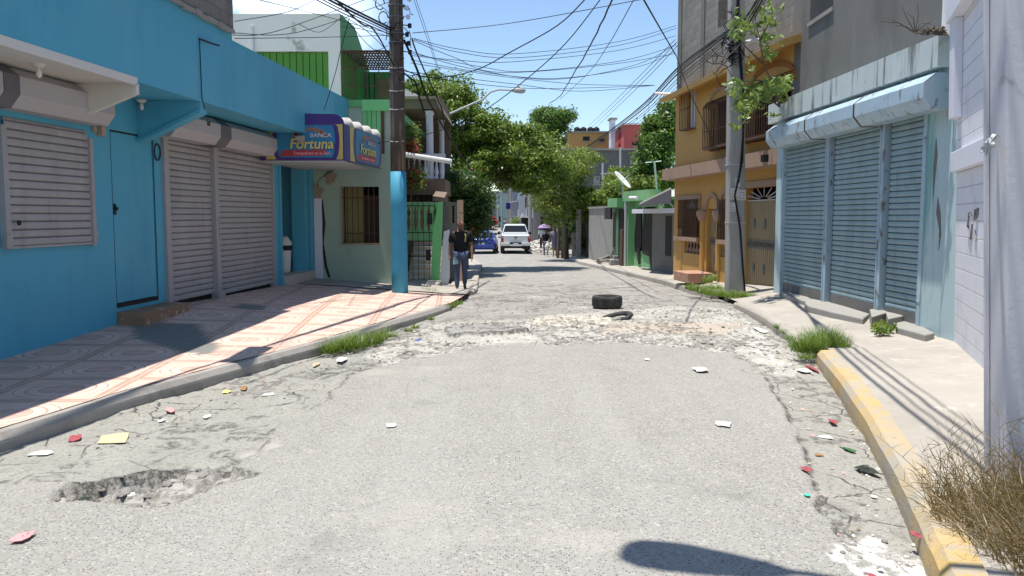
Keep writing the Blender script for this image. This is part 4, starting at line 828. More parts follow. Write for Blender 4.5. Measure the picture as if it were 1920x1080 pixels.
# upper floor openings
ub0, ub1 = ou(1452)-.6, ou(1322)+.0
zu0, zu1 = 3.55, 4.95
holes += [(ou(1412)-2.2, ou(1395), zu0, zu1), (ou(1362), ou(1328), zu0, zu1), (ou(1301), ou(1286), oz(1293, 240), oz(1293, 172))]
mb.wallh(O, 0, OL, -.4, 5.55, -.22, 0, holes); mb.build('wall', m_orange, oh)
MB().wb(O, OL-.2, OL, -8, -.221, -.4, 5.5).wb(O, 0, OL-.2, -8, -7.8, -.4, 5.5).build('side_wall', m_orange, oh)
MB().wb(O, 0, OL-.2, -7.8, -.25, 2.7, 2.9).wb(O, 0, OL+.1, -8, .0, 5.551, 5.7).build('floor_slab', m_orange, oh)
MB().pn(O, [(.001,2.88),(.38,2.90),(.38,3.24),(.001,3.30)], 0, OL+.12).build('ledge', m_trim, oh)
MB().pn(O, [(-.1,5.52),(.48,5.36),(.50,5.50),(-.1,5.70)], 0, OL+.2).build('eave', m_orange, oh)
bz = [5.71, 9.6]
bwn = (ou(1364, -.1), ou(1342, -.1), 6.9, 8.3)
MB().wallh(O, 0, OL, 5.69, 9.6, -.25, -.05, [bwn]).wb(O, OL-.2, OL, -6, -.251, 5.69, 9.6).build('block_storey', m_block, oh)
MB().wb(O, OL-.35, OL-.0, -.049, -.02, 5.69, 9.7).wb(O, ou(1312), ou(1306), -.049, -.02, 5.69, 9.6).build('block_pier', m_plaster, oh)
MB().wb(O, bwn[0], bwn[1], -.8, -.75, 6.6, 8.6).build('upper_window', m_int, oh)
# downpipe stripe, interior darkness (recessed porch)
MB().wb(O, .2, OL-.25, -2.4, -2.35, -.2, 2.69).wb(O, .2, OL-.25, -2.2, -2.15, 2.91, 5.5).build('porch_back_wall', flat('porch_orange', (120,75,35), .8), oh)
MB().wb(O, 0, OL-.2, -2.4, -.23, -.3, .02).build('porch_floor', m_tan, oh)
mb = MB()
for i in range(7): mb.wb(O, ou(1312)+.08+i*.16, ou(1312)+.08+(i+1)*.16, -1.7, -1.2, .1, 2.1-i*.2)
mb.build('inner_stair', m_orange, oh)
MB().wb(O, ou(1308), ou(1284), -.9, -.87, 1.35, 2.4).build('hanging_cloth', flat('dark_blue_cloth', (60,60,120), .9), oh)
# trim arches and columns
mb = MB()
def arch(mb, ua, ub, zsp, rise, th, n0, n1, seg=10):
    cu = (ua+ub)/2; ru = (ub-ua)/2; P = [(cu+(ru+th)*cos(a), zsp+(rise+th)*sin(a)) for a in np.linspace(0, pi, seg)]; Q = [(cu+ru*cos(a), zsp+rise*sin(a)) for a in np.linspace(0, pi, seg)]
    for i in range(seg-1): mb.pz(O, [P[i], P[i+1], Q[i+1], Q[i]], n0, n1)
def spandrel(mb, ua, ub, zsp, rise, ztop, n0, n1, seg=10):
    cu = (ua+ub)/2; ru = (ub-ua)/2; Q = [(cu+ru*cos(a), zsp+rise*sin(a)) for a in np.linspace(0, pi, seg)]
    for i in range(seg-1): mb.pz(O, [(Q[i][0], ztop), (Q[i+1][0], ztop), Q[i+1], Q[i]], n0, n1)
ar = [(ou(1346), ou(1326), 1.95-.02, .38)]
arch(mb, ou(1346), ou(1326), 1.93, .36, .11, .003, .05)
mb.build('arch_trim', m_trim, oh); mb = MB(); arch(mb, ou(1370), ou(1352), 1.95, .42, .11, .003, .05); mb.build('arch_trim', m_trim, oh); mb = MB()
a0, a1 = ou(1312), ou(1270)
mb.wb(O, gu0-.1, gu1+.1, .003, .05, 2.45, 2.6); mb.build('door_trim', m_trim, oh); mb = MB()
mb.wb(O, a0-.1, a1+.05, .003, .05, 2.25, 2.37).wb(O, a0-.1, a0, .003, .05, 1.95, 2.25)
mb.build('window_trim', m_trim, oh)
for px in (1320, 1350):
    mb = MB(); u = ou(px); mb.lathe(O.p(u, .02, 0), [(.09,.25),(.085,1.55),(.10,1.6),(.14,1.72),(.17,1.78),(.17,1.88),(.12,1.92)], 10); cl_ = mb.build('column', m_orange, oh)
    mb = MB(); mb.lathe(O.p(ou(px), .02, 0), [(.12,1.6),(.16,1.70),(.2,1.78),(.2,1.88),(.15,1.93)], 10); mb.build('capital', m_trim, cl_)
MB().wb(O, a0-.08, a1-.0, .0, .12, zl-.12, zl).build('window_ledge', m_trim, oh)
MB().wb(O, ou(1370)-.1, ou(1352)+.02, .0, .12, zl-.12, zl).build('window_ledge', m_trim, oh)
for (a, b_, n_) in ((hb[0], hb[1], 5), (ou(1366), ou(1352), 3)):
    for i in range(n_):
        mb = MB(); baluster(mb, O.p(a+(b_-a)*(i+.5)/n_, -.08, hz0), zl-.13-hz0, .065); mb.build('baluster', m_trim, oh, True)
# doors
def fan(mb, cu, z0, ru, rz, n):
    for k in range(1, 8):
        a = pi*k/8; p0 = O.p(cu+ru*.25*cos(a), n, z0+rz*.25*sin(a)); p1 = O.p(cu+ru*cos(a), n, z0+rz*sin(a)); mb.tube([p0, p1], .014, 4)
def metaldoor(ua, ub, z0, z1, n, name):
    mb = MB(); k = max(4, round((ub-ua)/.12))
    for i in range(k): a = ua+(ub-ua)*i/k; mb.wb(O, a+.01, a+(ub-ua)/k-.01, n-.03, n, z0+.03, z1)
    mb.wb(O, ua, ub, n-.05, n-.03, z0, z1); d = mb.build(name, m_door, oh)
    mb = MB(); zc_ = z0+(z1-z0)*.46
    mb.wb(O, ua+.02, ub-.02, n+.001, n+.012, zc_-.02, zc_).wb(O, ua+.02, ub-.02, n+.001, n+.012, zc_+.18, zc_+.2)
    m_ = max(2, round((ub-ua)/.16))
    for i in range(m_):
        cu = ua+(ub-ua)*(i+.5)/m_; mb.tube([O.p(cu+.06*cos(t_), n+.012, zc_+.09+.06*sin(t_)) for t_ in np.linspace(0, 2*pi, 9)], .012, 4)
    for q in ((1,) if ub-ua < 1.2 else (0, 1, 2)):
        cu = (ua+ub)/2 if ub-ua < 1.2 else ua+(ub-ua)*(.2+.3*q)
        for zq in (z0+(z1-z0)*.22, z0+(z1-z0)*.74): mb.pz(O, [(cu-.08,zq),(cu,zq+.13),(cu+.08,zq),(cu,zq-.13)], n+.001, n+.02)
    mb.build('ornament', m_deco, d); return d
metaldoor(ou(1345), ou(1327), .12, 1.93, -.1, 'door'); metaldoor(gu0, gu1, -.02, 2.12, -.1, 'garage_door')
mb = MB(); fan(mb, (ou(1345)+ou(1327))/2, 1.93, .33, .34, -.06); mb.build('fanlight', m_zinc, oh); mb = MB(); fan(mb, (a0+a1)/2-.3, 1.95, .6, .28, -.02); mb.build('fanlight', m_zinc, oh); mb = MB(); fan(mb, (gu0+gu1)/2+.0, 2.14, 1.1, .3, -.06); mb.wb(O, gu0, gu1, -.12, -.08, 2.12, 2.15); mb.build('fanlight', m_zinc, oh)
mb = MB(); bars(mb, O, a0, a1-.45, zl, 2.25, .1, .12, .01, (zl+.35, 1.55, 1.95)); mb.build('window_bars', m_rust, oh); mb = MB(); bars(mb, O, ou(1370), ou(1352), zl, 2.2, .1, .12, .01, (zl+.35, 1.5)); mb.build('window_bars', m_rust, oh)
MB().wb(O, a1-.55, a1+.02, .0, .02, -.2, 1.35).build('porch_pier', m_orange, oh)
# upper balcony grilles
mb = MB(); g0, g1 = ou(1362, .3), ou(1317, .3); za, zb_ = 3.62, 4.75
for (g0, g1) in ((ou(1362, .3), ou(1316, .3)), (ou(1412)-2.2, ou(1395))):
    mb = MB(); bars(mb, O, g0, g1, za, zb_, .32, .13, .010, (za+.02, za+.45, zb_)); 
    for u_ in (g0, g1): mb.wb(O, u_-.01, u_+.01, .0, .32, za, za+.02).wb(O, u_-.01, u_+.01, 0, .32, zb_-.02, zb_); 
    for k in range(3): mb.wb(O, g1-.008, g1+.008, .08*k, .08*k+.016, za, zb_)
    for k in range(20):
        u_ = g0+(g1-g0)*k/19; mb.tube([O.p(u_, .32, zb_), O.p(u_+.05, .2, zb_+.14), O.p(u_+.05, .02, zb_+.2)], .009, 4)
    mb.wb(O, g0, g1, .0, .33, za-.05, za-.002); mb.build('balcony_grille', m_rust, oh)
mb = MB(); arch(mb, ou(1364), ou(1327), 4.75, .42, .1, .003, .04); mb.build('arch_trim', m_trim, oh); mb = MB(); arch(mb, ou(1412)-2.2, ou(1395), 4.7, .5, .12, .003, .04); mb.build('arch_trim', flat('dark_orange_trim', (150,95,40), .7), oh)
u0, u1 = ou(1301), ou(1286); za, zb_ = oz(1293, 240), oz(1293, 172)
wn = MB().wb(O, u0, u1, -.15, -.12, za, zb_).build('window', m_int, oh)
mb = MB()
for k in range(3): mb.wb(O, u0+(u1-u0)*(k+.3)/3, u0+(u1-u0)*(k+.75)/3, -.115, -.08, za, zb_)
mb.build('louvre', m_whitew, wn)
mb = MB(); bars(mb, O, u0-.05, u1+.1, za-.05, zb_-.05, .22, .16, .009, (za-.05, (za+zb_)/2, zb_-.05)); mb.wb(O, u0-.05, u1+.1, 0, .22, za-.07, za-.05); mb.build('grille', m_rust, wn)
mb = MB(); mb.tube([at(1228, 175, 27.3), at(1266, 177, 27.0)], .045, 8); tag(mb.build('white_pipe', m_pvc), 'short white pipe sticking out past the far corner of the orange house', 'pipe')
mb = MB(); mb.tube([at(1400, 78, 19.4), at(1452, 70, 18.4)], .035, 8); tag(mb.build('white_pipe', m_pvc), 'white pipe under the orange eave behind the concrete pole', 'pipe')
so_ = thing('brick_step', 'tiled step in front of the orange house door', 'step', O.p(ou(1330), .4, 0))
c0 = gz(1290, 516, .02); c1 = gz(1338, 521, .02)
MB().wb(O, ou(1345)-.1, ou(1326)+.35, .12, .85, -.1, .17).build('step', M('terracotta_step', (.40,.22,.15), .8, .2, 4, [((.5,.42,.35),(6,6,6),.55,.65,.6)]), so_, bevel=.015)
m_ptile = M('pink_floor_tiles', (.60,.42,.34), .6, .15, 4, [((.4,.22,.15),(5,5,5),.5,.6,.6)])
mb = MB(); mb.wb(O, .9, OL-.9, .02, 1.0, -.02, .135) if 0 else None
# ---------------------------------------------------------------- kiosk and green house
G = Gw; gh = thing('green_house', 'low green house with drooping black window covers and flat roof', 'building', G.p(4, 0, -.2))
def gu(px, n=0.): return G.u(px, 450, n)
gA, gB, gC = gu(1214), gu(1187), gu(1165)
zt_ = G.z(1190, 372); 
hs = [(gu(1204), gu(1193), G.z(1198, 470), G.z(1198, 389)), (gu(1228), gu(1207), G.z(1215, 474), G.z(1215, 388))]
MB().wallh(G, gu(1235), gB, -.5, zt_+.1, -.2, 0, hs).build('wall', m_green2, gh)
MB().wb(G, gB-.1, gC, -.2, .25, -.5, zt_+.02).build('porch_wall', m_green2, gh)
MB().wb(G, gu(1233), gu(1182), -.1, .35, zt_-.12, zt_+.28).wb(G, gu(1180), G.L+.4, -1, .55, zt_-.35, zt_+.03).build('parapet', m_green2, gh)
MB().wb(G, 0, G.L, -4, -.3, zt_-.1, zt_).wb(G, G.L-.1, G.L, -4, -.2, -.5, zt_-.1).build('roof', m_green, gh)
for i, h in enumerate(hs):
    w_ = MB().wb(G, h[0], h[1], -.18, -.12, h[2], h[3]).build('window', m_int, gh)
    mb = MB(); P = [(h[0]+.05,h[3]-.1),(h[1]-.1,h[3]-.05),(h[1]+.1,h[2]+.5),(h[1]+.02,h[2]-.05),(h[0]+.3,h[2]-.15),(h[0]-.0,h[2]+.2)]; mb.pz(G, P, .02, .05)
    mb.pz(G, [(h[0]+.2,h[2]+.1),(h[0]+.5,h[2]),(h[0]+.25,h[2]-.55),(h[0]+.05,h[2]-.5)], .05, .07); mb.build('black_cover', M('burnt_cover', (.025,.018,.016), .8, .3), w_)
MB().wb(G, gu(1181), gu(1172), .26, .30, -.4, G.z(1175, 392)).wb(G, gu(1164), gu(1157), .0, .2, .4, G.z(1160,398)).build('doorway', m_int, gh)
MB().wb(G, G.L-.1, G.L+.0, .0, .2, -.4, 1.9).build('post', m_greenb, gh)
mb = MB(); a_ = gu(1186); mb.tube([G.p(a_, .3, -.3), G.p(a_, .3, zt_-.15)], .06, 8); mb.build('drain_pipe', m_zinc, gh)
tag(MB().wb(G, gu(1185), gu(1180), .32, .42, -.3, 1.2).build('wooden_board', m_rust, bevel=.01), 'dark reddish board leaning by the green house drain pipe', 'board')
tag(MB().wb(G, G.L-.2, G.L+.7, .5, .6, zt_-.85, zt_-.35).build('black_panel', m_black, bevel=.02), 'black box hanging below the green house roof corner', 'panel')
tag(MB().tube([G.p(gu(1180,.6), .6, zt_-.0), G.p(gu(1194,.6), .6, zt_-.02)], .06, 8).build('white_pipe', m_pvc), 'short white tube sticking out from the green parapet', 'pipe')
mb = MB(); mb.tube([gz(1122, 490, -.25)+Vector((0,0,0)), gz(1145, 482, -.1), at(1152, 473, 36.0)], .12, 6); tag(mb.build('pale_pipe', m_conc), 'pale sloping pipe lying at the corner of the green house', 'pipe')
tag(MB().box(4.15, 4.75, 34.9, 35.7, -.4, -.08).box(4.3, 4.7, 35.1, 35.5, -.08, .08).build('concrete_steps', m_conc, bevel=.02), 'two small concrete steps by the green house porch', 'steps')
dishc = at(1165, 340, 36.0); ds = thing('satellite_dish', 'white satellite dish on a short mast above the green house roof', 'satellite dish', (dishc.x, 36, zt_))
ax = Vector((.68, -.30, .67)).normalized(); mb = MB(); mb.lathe(dishc, [(.02,0),(.2,.012),(.38,.05),(.50,.10),(.49,.115),(.37,.06),(.19,.025),(.02,.012)], 22, ax)
mb.build('reflector', m_pvc, ds, True); mb = MB().tube([dishc, dishc+ax*.45+Vector((0,0,-.05))], .018, 6).tube([dishc, Vector((dishc.x+.08, 36.1, dishc.z-.25)), Vector((dishc.x+.08, 36.1, zt_))], .035, 8); mb.build('mast', m_zinc, ds)
# grey kiosk with zinc awning
kh = thing('grey_kiosk', 'narrow grey kiosk with barred window squeezed against the orange house', 'kiosk', G.p(0, 0, -.2))
k0, k1 = gu(1262), gu(1236)
kz = G.z(1240, 400)
MB().wb(G, -2.3, k1, -2, .28, -.5, kz).build('wall', m_plaster, kh); MB().wb(G, -2.3, k1+1.0, -1, .75, kz, kz+.16).build('roof_slab', m_whitew, kh)
MB().wb(G, gu(1258,.3), gu(1247,.3), .281, .30, .35, kz-.1).build('window', m_int, kh)
aw = thing('sheet_awning', 'weathered sheet metal awning tilted out beside the orange house wall', 'awning', G.p(0, .5, 1.8))
A_ = [at(1199, 383, 30.0), at(1258, 352, 27.8), at(1262, 356, 29.2), at(1214, 374, 32.5)]
a_ = [at(1199, 385, 30.0), at(1259, 372, 27.6), at(1262, 372, 29.2), at(1214, 379, 32.4)]
mb = MB(); T = [at(1199,381,29.6), at(1258,351,27.4), at(1258,355,29.3), at(1212,374,32.6)]
T = [Vector((v.x, v.y, v.z)) for v in T]; mb.prism([v-Vector((0,0,.05)) for v in T], T); mb.build('sheet', M('cream_sheet', (.62,.58,.48), .6, .1), aw)
mb = MB(); mb.prism([T[0]-Vector((0,0,.06)), T[1]-Vector((0,0,.06)), T[1]-Vector((0,0,.52)), T[0]-Vector((0,0,.12))], [T[0]-Vector((-.03,-.03,.06)), T[1]-Vector((-.03,-.03,.06)), T[1]-Vector((-.03,-.03,.52)), T[0]-Vector((-.03,-.03,.12))]); mb.build('valance', M('grey_cloth', (.12,.12,.13), .8, .1), aw)
mb = MB(); mb.tube([at(1240, 375, 29), at(1247, 398, 29)], .03, 5).tube([at(1252, 376, 28), at(1262, 388, 28), at(1258, 398, 28)], .02, 5); mb.build('bracket', m_zinc, aw)
# concrete wall beyond, dark fence
cw = thing('concrete_wall', 'tall bare concrete wall beyond the green house', 'wall', (4.7, 40, -.3))
CWl = Wall(4.95, 36.8, 4.55, 41.5, 'l'); pA = at(1104, 440, 41.5); pB = at(1150, 440, 36.8)
CWl = Wall(pB.x, 36.8, pA.x, 41.5, 'l'); MB().wb(CWl, 0, CWl.L, -.25, 0, -.6, CWl.z(1125, 391)).build('panel', m_conc, cw); 
mb = MB(); mb.wb(CWl, 0, CWl.L+.05, -.3, .05, CWl.z(1125, 391)+.001, CWl.z(1125, 391)+.1); mb.build('coping', m_conc, cw)
pC = at(1050, 440, 60); DWl = Wall(pA.x+.1, 41.8, pC.x+.6, 62, 'l'); fn = thing('dark_fence', 'dark weathered plank fence under the trees behind the pedestrians', 'fence', (4.8, 48, -.5))
mb = MB(); u = 0
while u < DWl.L: wd = random.uniform(.2, .34); mb.wb(DWl, u, u+wd-.03, -.03, 0, -.7, 2.0+random.uniform(-.25, .2)); u += wd
mb.build('planks', M('dark_planks', (.05,.043,.035), .9, .3, 4), fn)
for px, D in ((1084, 43.5), (1076, 46)):
    q = at(px, 430, D); MB().box(q.x-.12, q.x+.12, D-.4, D-.15, -.7, 2.1).build('post', m_conc, fn)
# ---------------------------------------------------------------- poles
wp = thing('utility_pole', 'weathered wooden utility pole painted blue at the foot', 'utility pole', (at(750, 552, 18.75).x, 18.75, -.05))
px0 = at(750, 545, 18.75).x; zc_ = at(750, 322, 18.75).z; px1 = at(743, 60, 18.75).x; dxz = (px1-px0)/(at(743,60,18.75).z-.0)
def wpx(z): return px0+.0+dxz*z
mb = MB(); mb.tube([(wpx(z), 18.75, z) for z in (-.3, .5, 1.2, 2.0, zc_)], [.185,.182,.18,.178,.175], 18); mb.build('painted_foot', m_blue2, wp, True)
mb = MB(); mb.tube([(wpx(z), 18.75, z) for z in (zc_-.01, 3.6, 4.6, 5.6, 6.6, 9.0)], [.168,.165,.160,.155,.15,.14], 18); mb.build('shaft', m_wood, wp, True)
cx_, cy_ = wpx(5.8), 18.75
mb = MB()
for z in (5.55, 5.75, 6.1, 6.35, 4.9): MB().lathe((wpx(z), cy_, z), [(.165,-.015),(.175,-.012),(.175,.012),(.165,.015)], 16).build('metal_band', m_strap, wp)
for z in (3.4, 4.1, 4.5, 5.0): MB().tube([(wpx(z)-.16, cy_-.1, z), (wpx(z), cy_-.17, z-.02), (wpx(z)+.15, cy_-.1, z+.01)], .009, 5).build('tie_wire', m_zinc, wp)
for i in range(7):
    z = 5.35+i*.19; c_ = Vector((wpx(z)+.30-.03*(i % 3), cy_-.02, z)); mb = MB()
    mb.lathe(c_, [(.03,-.05),(.05,-.03),(.035,0),(.05,.03),(.03,.05)], 8); mb.tube([c_, c_+Vector((-.16, .0, .02))], .012, 5); mb.build('insulator', m_whitew if i > 3 else m_black, wp, True)
mb = MB()
for i in range(16):
    z = random.uniform(4.6, 6.8); a = random.uniform(-2.6, .2); s_ = Vector((wpx(z)+.17*cos(a), cy_+.17*sin(a), z)); k = random.choice((-1, 1, 1))
    P = [s_]; 
    for j in range(5): P.append(P[-1]+Vector((k*random.uniform(-.02, .14), random.uniform(-.06, .02), random.uniform(-.16, .08))))
    mb.tube(P, .009, 4)
for (a, b2) in ((-.35, 6.4), (-.28, 6.1), (.42, 4.75)):
    c_ = Vector((wpx(b2)+a, cy_, b2)); mb.tube([c_+Vector((.10*cos(t_), 0, .13*sin(t_))) for t_ in np.linspace(0, 5.5, 12)], .012, 4)
mb.tube([(wpx(4.8)+.15, cy_-.05, 4.9), (wpx(4.8)+.42, cy_-.05, 4.7), (wpx(4.8)+.5, cy_-.05, 4.35), (wpx(4.8)+.62, cy_-.05, 4.0)], .02, 5)
mb.build('loose_wires', m_cable, wp)
cp = thing('concrete_pole', 'tapered grey concrete pole with posted papers and tangled cables', 'utility pole', (5.16, 19.0, 0))
xb, xt_ = at(1379, 540, 19).x, at(1377, 60, 19).x
mb = MB(); hw0, hw1 = .205, .15
mb.hexa([(xb-hw0,18.85,-.2),(xb+hw0,18.85,-.2),(xb+hw0,19.2,-.2),(xb-hw0,19.2,-.2),(xt_-hw1,18.88,8),(xt_+hw1,18.88,8),(xt_+hw1,19.15,8),(xt_-hw1,19.15,8)]); mb.build('shaft', m_polec, cp, bevel=.03)
xz = lambda z: xb+(xt_-xb)*z/8
mb = MB()
for z in (2.9, 4.6, 5.6, 1.6): MB().box(xz(z)-.20, xz(z)+.20, 18.84, 19.21, z-.012, z+.012).build('metal_band', m_zinc, cp)
mb = MB(); mb.tube([(xz(z)+d, 18.83, z) for z, d in ((7.5,-.02),(6,-.03),(5,.05),(4.2,.12),(3,.10),(2.2,-.07),(1.5,.05),(.6,.12),(0.05,.17))], .022, 5)
mb.tube([(xz(z)+d, 18.82, z) for z, d in ((7.5,.02),(6,.0),(5,.08),(4,.14),(3.2,.08),(2.5,.02))], .016, 5); mb.build('riser_cable', m_cable, cp)
m_paper = M('faded_paper', (.58,.55,.54), .8, .12, 4)
for i, (x_, z_, a_, b_) in enumerate(((-.06,2.25,.2,.26),(.10,2.22,.16,.24),(.0,2.5,.13,.2),(-.12,1.95,.14,.2))):
    mb = MB(); mb.box(xz(z_)+x_-a_/2, xz(z_)+x_+a_/2, 18.832-.003*i, 18.836-.003*i, z_-b_/2, z_+b_/2); pp = mb.build('poster', m_paper, cp)
    mb = MB()
    for r_ in range(3):
        for c__ in range(3):
            if random.random() < .8: mb.box(xz(z_)+x_-a_*.38+a_*.28*c__, xz(z_)+x_-a_*.38+a_*.28*c__+a_*.12, 18.829-.003*i, 18.831-.003*i, z_+b_*.3-b_*.28*r_-.03, z_+b_*.3-b_*.28*r_)
    mb.build('print', m_deco, pp)
mb = MB()
for i in range(30):
    s_ = Vector((xz(6)+random.uniform(-.2,.15), 18.8, random.uniform(5.2, 6.5))); P = [s_]
    for j in range(6): P.append(P[-1]+Vector((random.uniform(-.22,.12), random.uniform(-.06,.04), random.uniform(-.2,.14))))
    mb.tube(P, .010, 4)
mb.build('tangled_wires', m_cable, cp)
# street lamps
def lamp(root, base_, top, head_dir, mat):
    pass
lb = at(905, 300, 31); sl1 = thing('street_lamp', 'street lamp arm reaching over the road out of the left tree', 'street lamp', (lb.x-.6, 31, -.3))
hd = at(972, 170, 31); a1 = at(935, 168, 31); a0 = at(905, 186, 31); a_1 = at(840, 215, 31)
MB().tube([(a_1.x-.3, 31, -.3), (a_1.x-.3, 31, a_1.z-.6), (a_1.x-.2,31,a_1.z-.2), a_1, a0, (a0.x+.3,31,a1.z-.08), a1, hd+Vector((-.2,0,.02))], [.09,.08,.05,.04,.035,.035,.035,.03], 8).build('arm', m_zinc, sl1)
MB().lathe(hd+Vector((-.28,0,.02)), [(.03,0),(.07,.08),(.10,.2),(.115,.38),(.09,.5),(.02,.55)], 12, (1, 0, -.03)).build('head', m_zinc, sl1, True)
MB().lathe(hd+Vector((.02,0,.08)), [(.035,0),(.03,.07)], 8).build('sensor', m_black, sl1)
sl2 = thing('street_lamp', 'street lamp behind the viewpoint whose head shades the road', 'street lamp', (3.4, 2.9, 0))
hz = 6.6; tgt = Vector((.90, 4.15, 0))-Vector((SX*hz, SY*hz, 0))
MB().tube([(3.4,2.9,-.1),(3.4,2.9,5.6),(3.3,2.94,6.2),(2.6,3.2,6.5),(tgt.x+.35,tgt.y-.1,hz)], [.12,.1,.05,.035,.035], 10).build('arm', m_zinc, sl2)
dv = (Vector((3.2, 3.0, hz))-Vector((tgt.x, tgt.y, hz))); dv.z = 0; dv.normalize(); h0 = Vector((tgt.x, tgt.y, hz))-dv*.34
MB().lathe(h0, [(.06,0),(.13,.02),(.185,.10),(.20,.25),(.17,.48),(.11,.74),(.04,.86)], 16, tuple(dv)).build('head', m_zinc, sl2, True)
# ---------------------------------------------------------------- wires
def cable(pts, r, label, group='overhead cables strung across the street', n=26, wig=0., obj=None):
    """smooth curve through 3-D points"""
    P = [Vector(p) for p in pts]; out_ = []
    if len(P) == 2: P = [P[0], (P[0]+P[1])/2-Vector((0,0,.02*(P[0]-P[1]).length)), P[1]]
    m = len(P)
    for i in range(m-1):
        p0, p1, p2, p3 = P[max(i-1,0)], P[i], P[i+1], P[min(i+2,m-1)]; k = max(4, n//(m-1))
        for j in range(k):
            t = j/k; out_.append(.5*((2*p1)+(p2-p0)*t+(2*p0-5*p1+4*p2-p3)*t*t+(3*p1-p0-3*p2+p3)*t**3))
    out_.append(P[-1])
    if wig: out_ = [q+Vector((random.uniform(-wig,wig), 0, random.uniform(-wig,wig))) for q in out_]
    o = MB().tube(out_, r*.68 if r < .019 else r*.8, 5).build('overhead_cable', m_cable, recalc=False); return tag(o, label, 'cable', group)
def PX(L_): return [at(a, b_, D) for a, b_, D in L_]
G1 = 'bundled cables running from the wooden pole towards the viewer'
for i in range(4):
    o_ = .05*i; cable([(wpx(5.8)-.1, 18.7, 5.86-o_), (-3.15-.03*i, 14.6, 5.50-o_*.8), (-4.12, 10, 5.42-o_), (-4.85, 6, 5.6-o_*2), (-5.6, 0, 6.2)], .026 if i < 2 else .016, 'thick dark cable of the bundle running from the wooden pole over the left pavement', G1)
cable([(wpx(5.2)-.05, 18.6, 5.05), at(700, 55, 16), at(650, 20, 14), (-3.9, 9, 6.2)], .02, 'black cable curving down to the wooden pole below the thick bundle')
T = 'thin cable crossing the sky %s'
cable(PX([(773,62,18.8),(960,43,19),(1240,-8,17)]), .013, 'thin cable rising from the wooden pole to the top right, highest of the crossing ones')
OR = lambda px, py: at(px, py, 27.0)
for i, (m1, m2, m3, e) in enumerate((((775,72,18.8),(860,92,20),(965,101,22),(1268,48,27)), ((776,74,18.8),(860,98,20),(975,108,22),(1268,53,27)), ((770,104,18.8),(860,113,20),(960,116,22),(1268,67,27)),
    ((770,100,18.8),(900,125,21),(990,134,22.5),(1268,85,27)), ((775,76,18.8),(850,107,20),(940,136,22),(1268,100,27)), ((770,112,18.8),(900,135,20),(1045,147,23),(1268,95,27)), ((770,96,18.8),(880,128,20),(1040,149,23),(1268,82,27)))):
    cable(PX([m1,m2,m3,(int((m3[0]+e[0])/2)+40, m3[1]-(m3[1]-e[1])*.42, 25),e]), .011, 'thin sagging cable between the wooden pole and the orange house', 'thin sagging cables between the wooden pole and the orange house')
for i, (m1, m2) in enumerate((((760,134,18.8),(960,157,22)), ((760,140,18.8),(960,164,22)), ((770,118,18.8),(940,143,22)))):
    cable(PX([m1,m2,(1090,[171,165,158][i],25),(1228,160,28)]), .011, 'thin low cable ending at the insulator beside the orange corner', 'thin low cables ending near the orange house corner')
cable(PX([(1096,0,16),(1045,48,17),(960,96,18),(890,132,18.7),(810,146,19.4),(755,130,19)]), .018, 'dark cable sweeping from the top centre down to the wooden pole')
cable(PX([(1125,0,14),(1060,82,15.5),(985,150,17),(900,212,18.5),(830,243,19.5),(757,262,20)]), .014, 'cable sweeping down in front of the left tree to the balcony house')
cable(PX([(1150,-4,20),(1112,75,26),(1075,140,36),(1050,180,48),(1030,194,58)]), .03, 'wavy dark cable falling from the top centre to the small far tree', wig=.02)
cable(PX([(1188,0,20),(1140,85,26),(1100,140,36),(1050,186,52)]), .017, 'thin cable beside the wavy one falling towards the small far tree')
cable(PX([(1204,-6,14),(1236,50,18),(1268,105,24.5)]), .02, 'dark cable dropping from the top right to the block storey')
cable(PX([(1268,105,24.3),(1290,165,24),(1318,225,23.6),(1352,290,22),(1366,308,19)]), .016, 'service cable hanging down the orange wall')
for i in range(3): cable(PX([(1266+3*i,74+5*i,26),(1200+4*i,142+5*i,34),(1142+5*i,200+3*i,48),(1104+5*i,236+3*i,66)]), .016, 'straight thin cable slanting down from the orange corner into the distance', 'parallel thin cables slanting into the distance')
G2 = 'heavy cable bundle along the right side of the street'
for i in range(6):
    j = [0,5,11,20,26,34][i]; cable(PX([(1368,56+j*.5,18.9),(1330,82+j*.8,21.5),(1268,130+j,26.5),(1210,192+j*.8,34),(1150,240+j*.5,46),(1085,285+j*.2,66)]), [.035,.02,.03,.018,.016,.012][i], 'dark cable of the heavy bundle sagging from the concrete pole into the distance', G2)
for i in range(4): cable([(5.1, 18.9, 6.0-.12*i), (4.3, 14.5, 5.7-.1*i), (3.25+.12*i, 10.4, 5.6-.1*i), (2.2+.1*i, 5.2, 5.75), (1.4, 0, 6.3)], [.03,.018,.026,.014][i], 'cable running from the concrete pole over the right pavement', 'cables from the concrete pole over the right pavement')
for i in range(6):
    a = random.uniform(1215, 1262); cable(PX([(a, 405-1.0*(1500-a)*.78+random.uniform(-6,6), 29),(a+random.uniform(-10,10), 150+random.uniform(20,60), 29),(a+random.uniform(-25,25), 210+random.uniform(0,25), 30)]), .008, 'loose thin wire end dangling from the heavy bundle', 'loose wire ends dangling from the bundle', 10)
